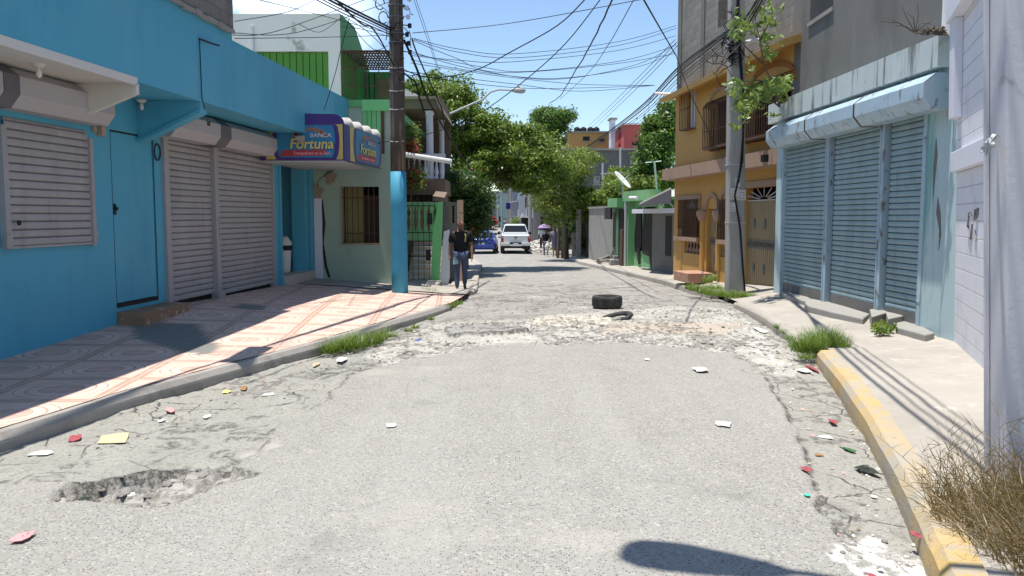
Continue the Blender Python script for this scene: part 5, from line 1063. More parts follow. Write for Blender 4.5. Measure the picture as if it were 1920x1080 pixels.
# guys right of the wooden pole
cable(PX([(758,75,18.7),(782,130,19.2),(800,180,20),(822,222,21.5),(850,270,23.5),(885,320,27)]), .035, 'thick dark cable dropping from the wooden pole in front of the balcony house')
cable(PX([(772,72,18.7),(792,125,19.4),(812,165,20),(828,205,21),(833,235,21.5),(842,262,22)]), .022, 'thinner wavy cable dropping beside the thick one', wig=.01)
for dx in (0, 4): cable(PX([(775+dx,-4,19),(800+dx,70,21),(823+dx*.4,136,24)]), .009, 'very thin near vertical cable right of the wooden pole', 'pair of very thin steep cables right of the pole')
cable(PX([(655,34,17),(640,90,17.1),(628,140,17.3),(608,206,17.55)]), .012, 'thin cable hanging down to the purple sign')
for i, (a, b_, c_) in enumerate((((440,62,14.5),(560,60,16),(735,2,18.5)), ((436,66,14),(520,58,15.5),(688,-2,18)), ((440,40,14.5),(540,22,16),(600,-5,17)), ((470,-4,14),(560,18,17),(728,62,18.7)), ((440,72,14),(600,70,17),(735,66,18.7)), ((560,45,15),(600,60,20),(640,33,20.9)),
    ((640,28,15),(690,60,17),(735,105,18.7)), ((640,50,16),(680,55,17.5),(735,70,18.7)), ((652,40,16),(700,92,17.5),(728,85,18.7)), ((700,0,17),(718,14,18),(735,30,18.7)))):
    cable(PX([a, b_, c_]), .010, ['thin cable slanting up from the blue parapet past the pale upper wall'][0], 'thin cables left of the wooden pole')
cable(PX([(757,262,20.1),(700,272,20.4),(640,310,20.7),(600,335,20.8),(597,350,20.85)]), .014, 'cable looping under the purple sign to the mint wall')
# transformer-like sleeve whose shadow lies by the kerb
mb = MB(); q = Vector((-4.25, 10.0, 5.42)); mb.box(-4.2, -3.92, 9.4, 10.5, 5.30, 5.62); tag(mb.build('cable_terminal_box', m_black, bevel=.03), 'dark cable box hung on the bundle above the frame', 'cable box')
# ---------------------------------------------------------------- foliage
def mleaf(name, a, b_, c_=None, tr=.35):
    m, t, bs = newmat(name); N = NT(t); f = N.attr('tint')
    c = N.mix(N.ramp(f, 0, .6), a, b_); c = N.mix(N.ramp(f, .75, 1.0), c, c_ or b_)
    N.l(c, bs.inputs['Base Color']); bs.inputs['Roughness'].default_value = .45; bs.inputs['Specular IOR Level'].default_value = .4
    tl = N.n('ShaderNodeBsdfTranslucent'); N.l(N.mix(.5, c, (.25,.35,.03)), tl.inputs[0]); ms = N.n('ShaderNodeMixShader'); ms.inputs[0].default_value = tr
    N.l(bs.outputs[0], ms.inputs[1]); N.l(tl.outputs[0], ms.inputs[2]); N.l(ms.outputs[0], t.nodes['Material Output'].inputs[0]); return m
m_lf1 = mleaf('mid_green_leaves', (.05,.105,.015), (.17,.25,.04), (.36,.38,.10))
m_lf2 = mleaf('yellow_green_leaves', (.08,.14,.025), (.22,.28,.06), (.42,.40,.12))
m_lf3 = mleaf('deep_green_leaves', (.03,.08,.015), (.09,.18,.035), (.22,.30,.09))
m_lf4 = mleaf('broad_leaves', (.08,.14,.035), (.24,.33,.09), (.52,.58,.34))
m_lf5 = mleaf('shade_green_leaves', (.015,.045,.012), (.05,.11,.025), (.14,.2,.06), .2)  # shade of the tree above the bougainvillea is put into these leaf colours
m_flr = mleaf('magenta_flowers', (.45,.01,.06), (.6,.03,.10), (.7,.1,.2))
m_dry = mleaf('dry_grass', (.15,.085,.035), (.30,.20,.095), (.62,.54,.40), .2)
m_grs = mleaf('green_grass', (.05,.10,.012), (.12,.22,.03), (.32,.34,.10), .3)
def leafcloud(name, cents, rads, nper, size, mat, parent, aspect=.45, shell=.55, drop=.0, up=.35, thin=None):
    """many single folded leaves spread through clumps"""
    cents = np.array(cents, float); rads = np.array(rads, float); k = len(cents); n = k*nper
    ci = np.repeat(np.arange(k), nper); d = RNG.normal(size=(n, 3)); d /= np.linalg.norm(d, axis=1)[:,None]
    rr = shell+(1-shell)*RNG.random(n)**.6; rr = np.where(RNG.random(n) < .25, RNG.random(n), rr)
    P = cents[ci]+d*rads[ci]*rr[:,None]*(1+.25*RNG.normal(size=n))[:,None]*np.array([1,1,.85]); P[:,2] -= drop*RNG.random(n)
    nrm = d*.6+RNG.normal(size=(n,3))*.55+np.array([0,0,up]); nrm /= np.linalg.norm(nrm, axis=1)[:,None]
    t = np.cross(nrm, RNG.normal(size=(n,3))); t /= np.linalg.norm(t, axis=1)[:,None]; bt = np.cross(nrm, t)
    s = size*(.6+.8*RNG.random(n))[:,None]
    V = np.stack([P-t*s*.5, P+bt*s*aspect*.5+nrm*s*.06, P+t*s*.5, P-bt*s*aspect*.5+nrm*s*.06], 1)
    me = bpy.data.meshes.new(name); o3 = np.array(WLOC[parent.name]) if parent is not None else cents.mean(0); V = V.reshape(-1,3)-o3
    me.vertices.add(len(V)); me.vertices.foreach_set('co', V.ravel().astype(np.float32)); me.loops.add(n*4); me.loops.foreach_set('vertex_index', np.arange(n*4, dtype=np.int32))
    me.polygons.add(n); me.polygons.foreach_set('loop_start', (np.arange(n)*4).astype(np.int32)); me.polygons.foreach_set('loop_total', np.full(n, 4, np.int32)); me.update(calc_edges=True)
    a = me.attributes.new('tint', 'FLOAT', 'FACE'); base_t = RNG.random(k)[ci]*.5+RNG.random(n)*.5; a.data.foreach_set('value', base_t.astype(np.float32))
    me.materials.append(mat); o = bpy.data.objects.new(name, me); C.objects.link(o)
    if parent is not None: o.parent = parent
    else: o.location = o3
    WLOC[o.name] = tuple(o3); return o
def clumps(ells, n, rs=(.35,.8), sh=.5):
    """clump centres spread through ellipsoids given as (px,py,D,rx px,ry px,rdepth m)"""
    cs = []; rr = []; tot = sum(e[3]*e[4]*e[2]**2 for e in ells)
    for e in ells:
        c = at(e[0], e[1], e[2]); k = e[2]/F; rx, rz, ry = e[3]*k, e[4]*k, e[5]
        for _ in range(max(1, int(n*e[3]*e[4]*e[2]**2/tot))):
            d = RNG.normal(size=3); d /= np.linalg.norm(d); q = (sh+(1-sh)*RNG.random()) if RNG.random() < .8 else RNG.random()
            cs.append((c.x+d[0]*rx*q, c.y+d[1]*ry*q, c.z+d[2]*rz*q)); r_ = RNG.uniform(*rs); rr.append((r_*1.2, r_*1.1, r_*.7))
    return cs, rr
def tree(name, label, base_, trunk, ells, n, nper, size, mat, group=None, rs=(.35,.8), flowers=None, limbs=10, aspect=.45, drop=0., r0=.2, cat='tree', crown='crown'):
    t = thing(name, label, cat, base_, group); mb = MB()
    mb.tube(trunk, list(np.linspace(r0, r0*.45, len(trunk))), 8)
    cs, rr = clumps(ells, n, rs)
    top = Vector(trunk[-1])
    for i in RNG.choice(len(cs), min(limbs, len(cs)), False):
        e = Vector(cs[i]); s_ = Vector(trunk[max(1, len(trunk)-1-int(RNG.integers(0, max(1, len(trunk)-1))))]); md = (s_+e)/2+Vector((RNG.uniform(-.3,.3), RNG.uniform(-.3,.3), RNG.uniform(-.1,.4)))
        mb.tube([s_, md, e], [r0*.4, r0*.25, r0*.08], 6)
    mb.build('trunk', m_bark, t, True); leafcloud(crown, cs, rr, nper, size, mat, t, aspect, drop=drop)
    if flowers: leafcloud('flowers', [cs[i] for i in RNG.choice(len(cs), flowers[0])], [rr[0]]*flowers[0], flowers[1], flowers[2], m_flr, t, .9)
    return t
gp = lambda px, py, D: at(px, py, D)
tb_ = at(870, 470, 33)
tree('street_tree', 'large spreading tree on the left whose crown arches over the road', (tb_.x, 33, -.4), [(tb_.x,33,-.5), gp(868,410,33), gp(845,352,33.5), gp(838,330,34)],
     [(790,180,34,34,34,1.6),(835,190,34,62,48,2.2),(800,235,34,45,55,2),(880,250,34,60,60,2.3),(925,270,34,60,58,2.2),(970,285,34.5,55,52,2),(1010,298,35,45,46,1.8),(880,325,33,45,42,1.6),(975,335,34.5,50,30,1.5),(935,315,34,60,30,1.8),(1040,310,35.5,34,34,1.4)],
     300, 200, .165, m_lf1, rs=(.25,.66), limbs=34, r0=.2)
mbt = MB(); mbt.tube([gp(836,345,33), gp(870,335,33), gp(905,318,33.3), gp(940,303,33.6), gp(980,300,34)], [.13,.11,.10,.08,.04], 8).tube([gp(838,350,32.5), gp(860,320,32.8), gp(885,298,33), gp(900,280,33)], [.10,.09,.07,.03], 7)
tt = bpy.data.objects['street_tree']; mbt.build('branch', m_bark, tt, True)
tree('yellowish_tree', 'yellow green tree with feathery leaves hanging behind the pedestrians on the right', tuple(gp(1062,480,44)), [gp(1062,486,44), gp(1060,430,44), gp(1055,380,44), gp(1050,345,44)],
     [(1050,325,43,38,38,1.8),(1040,375,42.5,22,42,1.1),(1080,310,44,32,30,1.6),(1105,288,45,30,14,1.0),(1018,385,42,10,20,.6),(1015,350,42,14,14,.8)], 105, 170, .17, m_lf2, rs=(.25,.6), drop=.25, r0=.15, limbs=16, aspect=.28)
tree('small_round_tree', 'small round dark tree against the sky where the wavy cable ends', tuple(gp(1040,405,60)), [gp(1040,405,60), gp(1038,300,60), gp(1036,262,60)],
     [(1036,228,60,30,27,1.6),(1018,222,60,15,18,1),(1056,214,60,12,14,1),(1040,262,60,22,14,1)], 75, 210, .22, m_lf3, rs=(.4,.75), r0=.25, limbs=10)
tree('mango_tree', 'dense dark tree rising behind the orange house corner', tuple(gp(1240,405,38)), [gp(1240,470,38), gp(1238,330,38), gp(1232,280,38)],
     [(1242,250,38,26,42,1.6),(1228,290,38,24,34,1.5),(1218,322,38,24,26,1.4),(1258,220,38,16,30,1.2),(1195,345,39,24,18,1)], 130, 200, .20, m_lf3, rs=(.3,.6), r0=.22, limbs=14)
tree('leafy_shrub', 'bushy mid green shrub standing above the concrete wall', tuple(gp(1130,405,44)), [gp(1130,470,44), gp(1130,380,44)],
     [(1120,372,44,40,20,1.5),(1160,356,44,36,24,1.4),(1165,330,45,18,16,1.2),(1090,375,44,22,24,1.2),(1090,400,44,18,14,.9)], 120, 190, .17, m_lf1, rs=(.3,.55), r0=.12, limbs=14, cat='shrub')
tree('leafy_shrub', 'bright yellow green shrub spilling over the green house roof', tuple(gp(1225,405,35.5)), [gp(1225,400,37), gp(1222,365,37)],
     [(1225,343,37,38,14,1.0),(1200,352,38,20,14,.9),(1248,336,37,14,14,.8)], 55, 190, .16, m_lf2, rs=(.22,.42), r0=.08, limbs=8, cat='shrub')
tree('bougainvillea', 'dark dense bougainvillea with magenta flowers beyond the walking man', tuple(gp(885,480,30)), [gp(880,485,30), gp(880,420,30), gp(876,360,30)],
     [(878,350,30,26,32,1.2),(876,400,30,24,36,1.3),(893,425,30.5,12,22,.8),(866,440,30,14,28,.9),(900,385,30,11,26,.7),(855,352,29,18,20,.9)], 120, 210, .13, m_lf5, rs=(.25,.5), flowers=(34,14,.10), r0=.14, limbs=18, cat='shrub')
tree('flowering_vine', 'flowering vine with magenta blooms climbing the balcony balustrade', tuple(gp(775,340,25.5)), [gp(768,405,25.5), gp(772,330,25.5), gp(770,280,25.5)],
     [(772,262,25.5,14,34,.4),(772,330,25.4,18,24,.4),(785,345,25.4,16,12,.3)], 34, 60, .10, m_lf2, rs=(.15,.3), flowers=(16,16,.09), r0=.03, limbs=12, cat='vine')
# leafy branch growing out of the teal shop roof
rt = Rw.p(Rw.u(1462, 190), -.1, 4.1)
br = thing('roof_sapling', 'large leaved sapling growing from the teal shop roof across the concrete pole', 'sapling', tuple(rt))
mb = MB(); q = lambda a, b_, D=16.6: at(a, b_, D)
paths = [[q(1462,200,16.6),q(1450,160),q(1432,120),q(1425,75),q(1415,30)], [q(1432,120),q(1400,90),q(1380,60)], [q(1425,75),q(1440,45),q(1448,20)], [q(1462,200),q(1430,175),q(1395,185),q(1370,180)], [q(1430,175),q(1420,205),q(1405,225)], [q(1462,195),q(1478,160),q(1480,150)], [q(1450,160),q(1420,150),q(1385,155)]]
for P in paths: mb.tube(P, [.022]+[.014]*(len(P)-2)+[.006], 5)
mb.build('stem', m_bark, br, True)
cs = []
for (a, b_, rx, ry, n_) in ((1425,25,24,20,8),(1395,55,20,22,8),(1440,60,22,28,7),(1385,75,10,14,2),(1412,178,30,24,20),(1450,165,30,18,18),(1400,205,20,20,6),(1375,165,12,30,5),(1470,160,16,10,5),(1382,245,12,12,1),(1445,110,8,30,2)):
    for _ in range(n_): cs.append(tuple(q(a+random.gauss(0, rx*.55), b_+random.gauss(0, ry*.55), 16.6+random.gauss(0, .25))))
leafcloud('leaves', cs, [(.15,.15,.13)]*len(cs), 9, .16, m_lf4, br, .42, up=.1)
tw = thing('dry_twigs', 'bare dry twigs and rubble on the right end of the teal shop roof', 'twigs', tuple(Rw.p(Rw.u(1745, 65), -.1, 4.1))); mb = MB()
r0_ = at(1716, 62, 10.9)
for (a, b_) in ((1640,30),(1650,40),(1690,10),(1700,25),(1745,45),(1720,5),(1760,30),(1680,48)): e = at(a, b_, 10.9); mb.tube([r0_, (r0_+e)/2+Vector((random.uniform(-.04,.04),0,random.uniform(0,.07))), e], [.008,.006,.003], 4)
for _ in range(40): c_ = at(random.uniform(1735,1768), random.uniform(57,66), 10.8); mb.tube([c_, c_+Vector((random.uniform(-.12,.12), random.uniform(-.1,.1), random.uniform(0,.07)))], .012, 5)
mb.build('twigs', m_bark, tw)
# ---------------------------------------------------------------- grass
def grassmesh(name, spots, nb, hgt, wdt, mat, lean=.5, curl=.5, label=None, cat='grass', group=None, zfun=None, nseg=3):
    """blades: spots = list of (x, y, z, radius)"""
    V = []; Fc = []; T = []
    for (x, y_, z, rad) in spots:
        for _ in range(nb):
            a = random.uniform(0, 2*pi); rr = rad*sqrt(random.random()); bx, by = x+rr*cos(a), y_+rr*sin(a)
            a2 = a+random.gauss(0, .9); h = hgt*random.uniform(.45, 1.15)*(1-.35*rr/rad); ln = lean*random.uniform(.2, 1.2)
            wx, wy = -sin(a2)*wdt*.5, cos(a2)*wdt*.5; b0 = len(V)
            for s_ in range(nseg+1):
                f = s_/nseg; off = h*ln*f+h*curl*f*f*.5; zz_ = h*(f-.35*curl*f*f); w_ = 1-f*.92
                X_ = bx+cos(a2)*off; Y_ = by+sin(a2)*off; V += [(X_-wx*w_, Y_-wy*w_, z+zz_), (X_+wx*w_, Y_+wy*w_, z+zz_)]
            for s_ in range(nseg): q_ = b0+2*s_; Fc.append((q_, q_+1, q_+3, q_+2)); T.append(min(1, max(0, random.random())))
    mb = MB(); mb.v = V; mb.f = Fc; mb.mi = [0]*len(Fc); o = mb.build(name, mat, None, recalc=False)
    a_ = o.data.attributes.new('tint', 'FLOAT', 'FACE'); a_.data.foreach_set('value', np.array(T, np.float32)); return tag(o, label, cat, group)
def zr1(x, y_): return float(zroad(np.array([x]), np.array([y_]))[0])
def spots(L_, z=0.):
    out_ = []
    for px, py, r_ in L_: g = gz(px, py, z); out_.append((g.x, g.y, z-.03, r_))
    return out_
grassmesh('grass_tuft', spots([(615,658,.10),(632,655,.14),(650,652,.15),(668,650,.14),(685,645,.14),(702,640,.14),(716,634,.12),(640,650,.14),(672,642,.15)], -.03), 110, .32, .011, m_grs, lean=.7, label='green grass growing along the left kerb of the tiled pavement')
grassmesh('grass_tuft', spots([(735,628,.08),(765,618,.08),(780,612,.08),(808,597,.07)], -.03), 90, .11, .008, m_grs, label='sparse short weeds in the gutter beyond the left kerb grass')
grassmesh('grass_tuft', spots([(846,572,.12),(858,568,.12),(840,575,.08)], -.03), 120, .14, .01, m_grs, label='small weeds by the broken end of the left kerb')
grassmesh('grass_tuft', spots([(800,548,.15),(808,552,.1)], -.12), 150, .28, .012, m_grs, label='weeds in front of the rough concrete block by the stair gate')
grassmesh('grass_tuft', spots([(1505,655,.14),(1520,655,.18),(1535,650,.2),(1550,648,.2),(1566,648,.17),(1575,655,.10),(1530,640,.2),(1548,638,.18)], .07), 230, .34, .009, m_grs, label='bright green grass tuft at the end of the yellow kerb')
grassmesh('grass_tuft', spots([(1462,612,.10),(1478,622,.13),(1492,634,.14),(1500,648,.14),(1512,668,.1)], .03), 130, .12, .009, m_grs, lean=.8, label='low dull weeds behind the bright tuft along the broken kerb')
grassmesh('grass_tuft', spots([(1310,543,.25),(1328,548,.25),(1345,551,.3),(1360,553,.3),(1380,556,.25),(1398,556,.22),(1340,540,.25),(1300,540,.2)], -.02), 240, .22, .014, m_grs, lean=.7, label='weeds and grass around the foot of the concrete pole')
grassmesh('grass_tuft', spots([(1335,524,.14),(1325,528,.14)], .02), 120, .3, .015, m_grs, label='green weed beside the tiled step of the orange house')
grassmesh('grass_tuft', spots([(1160,560-78+3,.4),(1140,488,.35)], -.25), 120, .25, .02, m_lf2, label='pale weeds at the foot of the far concrete wall')
cs = [(gz(a, b_, .12)+Vector((0,0,.08))) for a, b_ in ((1648,630),(1655,628),(1662,630),(1668,626),(1645,622),(1660,618))]
leafcloud('small_weed', [tuple(c_) for c_ in cs], [(.09,.09,.07)]*6, 75, .05, m_lf1, None, .6); tag(bpy.data.objects['small_weed'], 'small leafy weed between the two leaning concrete blocks', 'weed')
# dry bush, bottom right
bs0 = gz(1870, 1085, .05); bush = thing('dry_bush', 'large dry straw coloured grass bush at the foot of the square pillar', 'bush', tuple(bs0)); V = []; mb = MB(); T = []
def blade(p, d, L_, wd, bend, segs=6):
    d = Vector(d).normalized(); sd = d.cross(Vector((0,1,.2))).normalized()*wd*.5; P = Vector(p); b0 = len(mb.v); bd = Vector((random.gauss(0,1), random.gauss(0,.6), -abs(random.gauss(.5,.5)))).normalized()*bend
    vs = []
    for s_ in range(segs+1):
        f = s_/segs; w_ = 1-.85*f; vs += [P-sd*w_, P+sd*w_]; d = (d+bd/segs).normalized(); P = P+d*L_/segs
    mb.add(vs, [(2*i, 2*i+1, 2*i+3, 2*i+2) for i in range(segs)]); T.extend([random.random()]*segs); return [(vs[2*i]+vs[2*i+1])/2 for i in range(segs+1)]
for _ in range(2600):
    a = random.random(); x = 2.30+.95*random.random()**.8; y_ = 3.55+random.random()*1.05; dx = (x-2.7)*.5-.10+random.gauss(0,.30)
    L_ = random.uniform(.18,.48)*(1.0 if x > 2.35 else .75); pts = blade((x, y_, .08), (dx, random.gauss(-.1,.35), 1), L_, random.uniform(.004,.008), random.uniform(.2,1.3))
    if random.random() < .45:
        for i in (3, 4, 5): blade(pts[i], (random.gauss(0,1), random.gauss(0,.7), random.uniform(.1,1)), random.uniform(.05,.14), .004, .8, 3)
for _ in range(1500):
    x = 2.42+.8*random.random(); y_ = 3.5+random.random()*1.0; blade((x, y_, .07), (random.gauss(-.05,.55), random.gauss(-.1,.5), 1), random.uniform(.12,.34), random.uniform(.005,.009), random.uniform(.5,1.6), 4)
for _ in range(60):   # tall sparse stems
    x = random.uniform(2.45, 3.0); y_ = random.uniform(4.1, 4.7); pts = blade((x, y_, .1), (random.gauss(-.3,.3), random.gauss(0,.15), 1), random.uniform(.35,.62), .006, .35, 8)
    for i in range(3, 8): 
        if random.random() < .8: blade(pts[i], (random.choice((-1,1))*random.uniform(.4,1), random.gauss(0,.5), .9), random.uniform(.06,.16), .005, .4, 3)
o = mb.build('stalks', m_dry, bush, recalc=False); a_ = o.data.attributes.new('tint', 'FLOAT', 'FACE'); a_.data.foreach_set('value', np.array(T, np.float32))
# ---------------------------------------------------------------- stones and litter
def icoblob(mb, c, r, fl=.6, seed=0):
    t_ = (1+5**.5)/2; vs = [Vector(v).normalized() for v in ((-1,t_,0),(1,t_,0),(-1,-t_,0),(1,-t_,0),(0,-1,t_),(0,1,t_),(0,-1,-t_),(0,1,-t_),(t_,0,-1),(t_,0,1),(-t_,0,-1),(-t_,0,1))]
    fs = [(0,11,5),(0,5,1),(0,1,7),(0,7,10),(0,10,11),(1,5,9),(5,11,4),(11,10,2),(10,7,6),(7,1,8),(3,9,4),(3,4,2),(3,2,6),(3,6,8),(3,8,9),(4,9,5),(2,4,11),(6,2,10),(8,6,7),(9,8,1)]
    sx, sy_ = random.uniform(.7,1.3), random.uniform(.7,1.3)
    mb.add([Vector(c)+Vector((v.x*sx*r*random.uniform(.75,1.2), v.y*sy_*r*random.uniform(.75,1.2), v.z*r*fl*random.uniform(.7,1.1))) for v in vs], fs)
def scatter(name, P, n, rr, mat, zj=.3):
    mb = MB(); xs = [p[0] for p in P]; ys = [p[1] for p in P]; X_ = RNG.uniform(min(xs), max(xs), n*3); Y_ = RNG.uniform(min(ys), max(ys), n*3); k = inside(X_, Y_, P).astype(bool); X_, Y_ = X_[k][:n], Y_[k][:n]; Z_ = zroad(X_, Y_)
    for x, y_, z in zip(X_, Y_, Z_): r_ = rr[0]+(rr[1]-rr[0])*random.random()**3; icoblob(mb, (x, y_, z+r_*zj*.5), r_, .55)
    o = mb.build(name, mat, recalc=False); return tag(o, kind='stuff')
m_st1 = M('pale_rubble_stone', (.58,.55,.49), .9, .2, 30); m_st2 = M('grey_rubble_stone', (.24,.225,.20), .9, .25, 30)
scatter('pale_rubble', rub_P, 900, (.005,.026), m_st1); scatter('grey_rubble', rub_P, 1100, (.006,.034), m_st2)
scatter('gutter_gravel', dirt_P, 900, (.004,.022), m_st2); scatter('pothole_rubble', pot_P, 130, (.006,.04), m_st2); scatter('pale_gutter_gravel', dirt_P, 500, (.004,.02), m_st1)
scatter('left_gutter_gravel', poly([(60,850),(250,775),(450,715),(600,672),(760,625),(860,590),(900,600),(760,670),(600,720),(450,760),(250,830)]), 700, (.004,.024), m_st2)
scatter('far_road_gravel', poly([(880,590),(905,545),(1100,530),(1350,550),(1450,600),(1200,580)]), 900, (.008,.03), m_st2)
def mflat(name, rgb, rough=.7): return M(name, lin(rgb), rough, .12, 12, bump=.2)
LM = dict(white=mflat('litter_white', (205,203,195)), card=mflat('cardboard', (195,180,145)), pink=mflat('litter_pink', (225,150,150)), red=mflat('litter_red', (155,75,80)), green=mflat('litter_green', (60,100,60)), mint=mflat('litter_mint', (60,200,170)), brown=mflat('dry_leaf', (150,110,70)), blue=mflat('litter_blue', (70,80,160)), dark=mflat('litter_dark', (45,55,45)), yellow=mflat('litter_yellow', (220,200,120)))
def litter(name, px, py, wpx_, hpx_, mat, label, cat, ang=0., crumple=.25, lift=.012, nx=6, z=0.):
    g = gz(px, py, z); D = g.y; W_ = wpx_*D/F*.72; hpx_ = hpx_*.85; gh_ = gz(px, py+hpx_/2, z); Dp = abs(gz(px, py-hpx_/2, z).y-gh_.y); zz_ = zr1(g.x, D)
    if g.x > interp(D, RK) or g.x < interp(D, LK): zz_ = z
    mb = MB(); vs = []; n = random.choice((6, 7, 8)); Wh, Dh = W_/2, Dp/2; rag = 'bag' in name or 'wrapper' in name
    ring = []
    for i in range(n):
        th = 2*pi*(i+random.uniform(-.25,.25))/n; q = max(abs(cos(th)), abs(sin(th))); e_ = random.uniform(.78,1.02)/q if not rag else random.uniform(.6,1.05)/q**.5
        ring.append((Wh*cos(th)*e_, Dh*sin(th)*e_))
    pts_ = []
    for f_ in (1., .62, .3):
        for k, (x, y_) in enumerate(ring): pts_.append((x*f_*random.uniform(.9,1.1), y_*f_*random.uniform(.9,1.1), crumple*W_*((1-f_)*.35+.30*random.random()*(1 if rag else .4))))
    pts_.append((0, 0, crumple*W_*.4)); fold = random.uniform(-1, 1)
    for x, y_, zq in pts_:
        zq += abs(x*fold)*crumple*.5; vs.append((g.x+x*cos(ang)-y_*sin(ang), D+x*sin(ang)+y_*cos(ang), zz_+lift+zq))
    fs_ = [(r_*n+k, r_*n+(k+1) % n, (r_+1)*n+(k+1) % n, (r_+1)*n+k) for r_ in (0, 1) for k in range(n)]+[(2*n+k, 2*n+(k+1) % n, 3*n) for k in range(n)]
    mb.add(vs, fs_)
    o = mb.build(name, LM[mat], recalc=False); s_ = o.modifiers.new('thick', 'SOLIDIFY'); s_.thickness = .003; return tag(o, label, cat)
for a in (('paper_scrap',78,834,62,11,'white','white and green paper strip lying by the left kerb at the frame edge','paper',.1,.03),
    ('cardboard_piece',214,811,74,26,'card','torn flat cardboard piece in the left gutter','cardboard',.25,.04),
    ('plastic_bottle',140,807,28,16,'red','crushed clear bottle with red label by the left kerb','bottle',.4,.5),
    ('plastic_bag',42,1002,44,30,'pink','pink crumpled plastic bag at the lower left','bag',0,.5),
    ('paper_scrap',733,796,28,10,'white','lone white scrap in the middle of the left lane','paper',.2,.2),
    ('paper_scrap',1356,793,46,12,'white','white crumpled paper on the right lane below the other scraps','paper',-.3,.25),
    ('plastic_bag',1314,692,46,11,'white','white shredded bag on the asphalt below the tyre','bag',0,.4),
    ('paper_scrap',1213,672,14,5,'white','tiny white scrap on the asphalt in front of the tyre','paper',0,.1),
    ('paper_scrap',388,771,22,9,'white','white round scrap in the left gutter right of the pink wrapper','paper',0,.2),
    ('paper_scrap',302,771,18,6,'white','white chip beside the pink and green wrapper','paper',0,.2),
    ('wrapper',318,757,24,16,'pink','pink and green wrapper in the left gutter','wrapper',.5,.6),
    ('paper_scrap',504,730,32,7,'white','pale flat strip lying on the left gutter edge','paper',.1,.05),
    ('dry_leaf',457,713,16,10,'brown','curled dry leaf below the left kerb','leaf',.2,.9),
    ('dry_leaf',424,722,26,7,'yellow','thin yellow dry leaf beside the curled one','leaf',.1,.4),
    ('plastic_bag',640,671,40,13,'white','white plastic bag lying below the left kerb grass','bag',0,.5),
    ('paper_scrap',592,676,16,9,'card','small pale lump left of the kerb grass','rubbish',0,.9),
    ('paper_scrap',785,632,18,6,'blue','pale blue scrap in the rubble left of the slab','paper',0,.3),
    ('paper_scrap',239,884,34,14,'white','grey white chip in the pothole','paper',.1,.1),
    ('dry_leaf',408,890,20,7,'yellow','yellow leaf at the right edge of the pothole','leaf',.4,.3),
    ('shoe_sole',155,916,34,14,'dark','dark flattened object in the left of the pothole','rubbish',.2,.5),
    ('bottle_cap',1514,923,18,5,'mint','mint green plastic strip on the asphalt edge','plastic',0,.1),
    ('plastic_bag',1627,868,42,26,'dark','black and white plastic bag crumpled in the right gutter','bag',.5,.7),
    ('wrapper',1512,878,26,13,'red','red wrapper at the asphalt edge','wrapper',.3,.6),
    ('wrapper',1563,777,24,12,'red','magenta wrapper below the bend of the yellow kerb','wrapper',0,.6),
    ('paper_scrap',1548,806,40,8,'white','white strip between the magenta wrapper and the green leaf','paper',-.1,.2),
    ('green_leaf',1590,828,18,12,'green','green leaf in the right gutter','leaf',.4,.8),
    ('wrapper',1725,1013,34,26,'red','bright red wrapper beside the dry bush','wrapper',.3,.7),
    ('wrapper',1636,1058,26,12,'red','orange red wrapper at the bottom of the right gutter','wrapper',.3,.5),
    ('plastic_bag',1710,1062,60,26,'white','big white crumpled bag at the bottom of the right gutter','bag',.1,.3),
    ('paper_scrap',1640,911,24,6,'white','white stick like scrap in the right gutter','paper',-.3,.1),
    ('wrapper',1525,683,16,22,'red','red cloth scrap under the bright grass tuft','cloth',0,.8),
    ('paper_scrap',1508,685,36,9,'white','white paper under the bright grass tuft','paper',0,.2),
    ('paper_scrap',1536,838,22,6,'brown','brown leaf below the white strip','leaf',0,.4),
    ('plastic_bag',1425,610,24,12,'white','white bag by the broken right kerb','bag',0,.4)):
    nm, px, py, w_, h_, mt_, lab, cat, ang, cr = a; litter(nm, px, py, w_, h_, mt_, lab, cat, ang, cr)
for k in range(70):   # small uncountable scraps
    pass
mbs = MB()
for k in range(130):
    t_ = random.random(); side = random.random() < .6
    if side: y_ = random.uniform(4, 14); x = float(interp(y_, RK))-random.uniform(.05, .55)
    else: y_ = random.uniform(6, 15); x = float(interp(y_, LK))+random.uniform(.05, .8)
    z = zr1(x, y_)+.008; s_ = random.uniform(.006,.022); a = random.random()*6; mbs.cm = k % 4
    P = [Vector((x+s_*cos(a+q_)*random.uniform(.6,1.2), y_+s_*sin(a+q_)*random.uniform(.6,1.2), z+random.uniform(0,.012))) for q_ in (0,1.6,3.1,4.7)]; mbs.add(P, [(0,1,2,3)])
tag(mbs.build('litter_scraps', [LM['white'], LM['brown'], LM['pink'], LM['card']], recalc=False), kind='stuff')
tag(leafcloud('white_bag', [tuple(gz(1185, 494, -.22)+Vector((0,0,.08)))], [(.18,.15,.10)], 30, .16, LM['white'], None, .8), 'white rubbish bag on the pavement in front of the green house', 'bag')
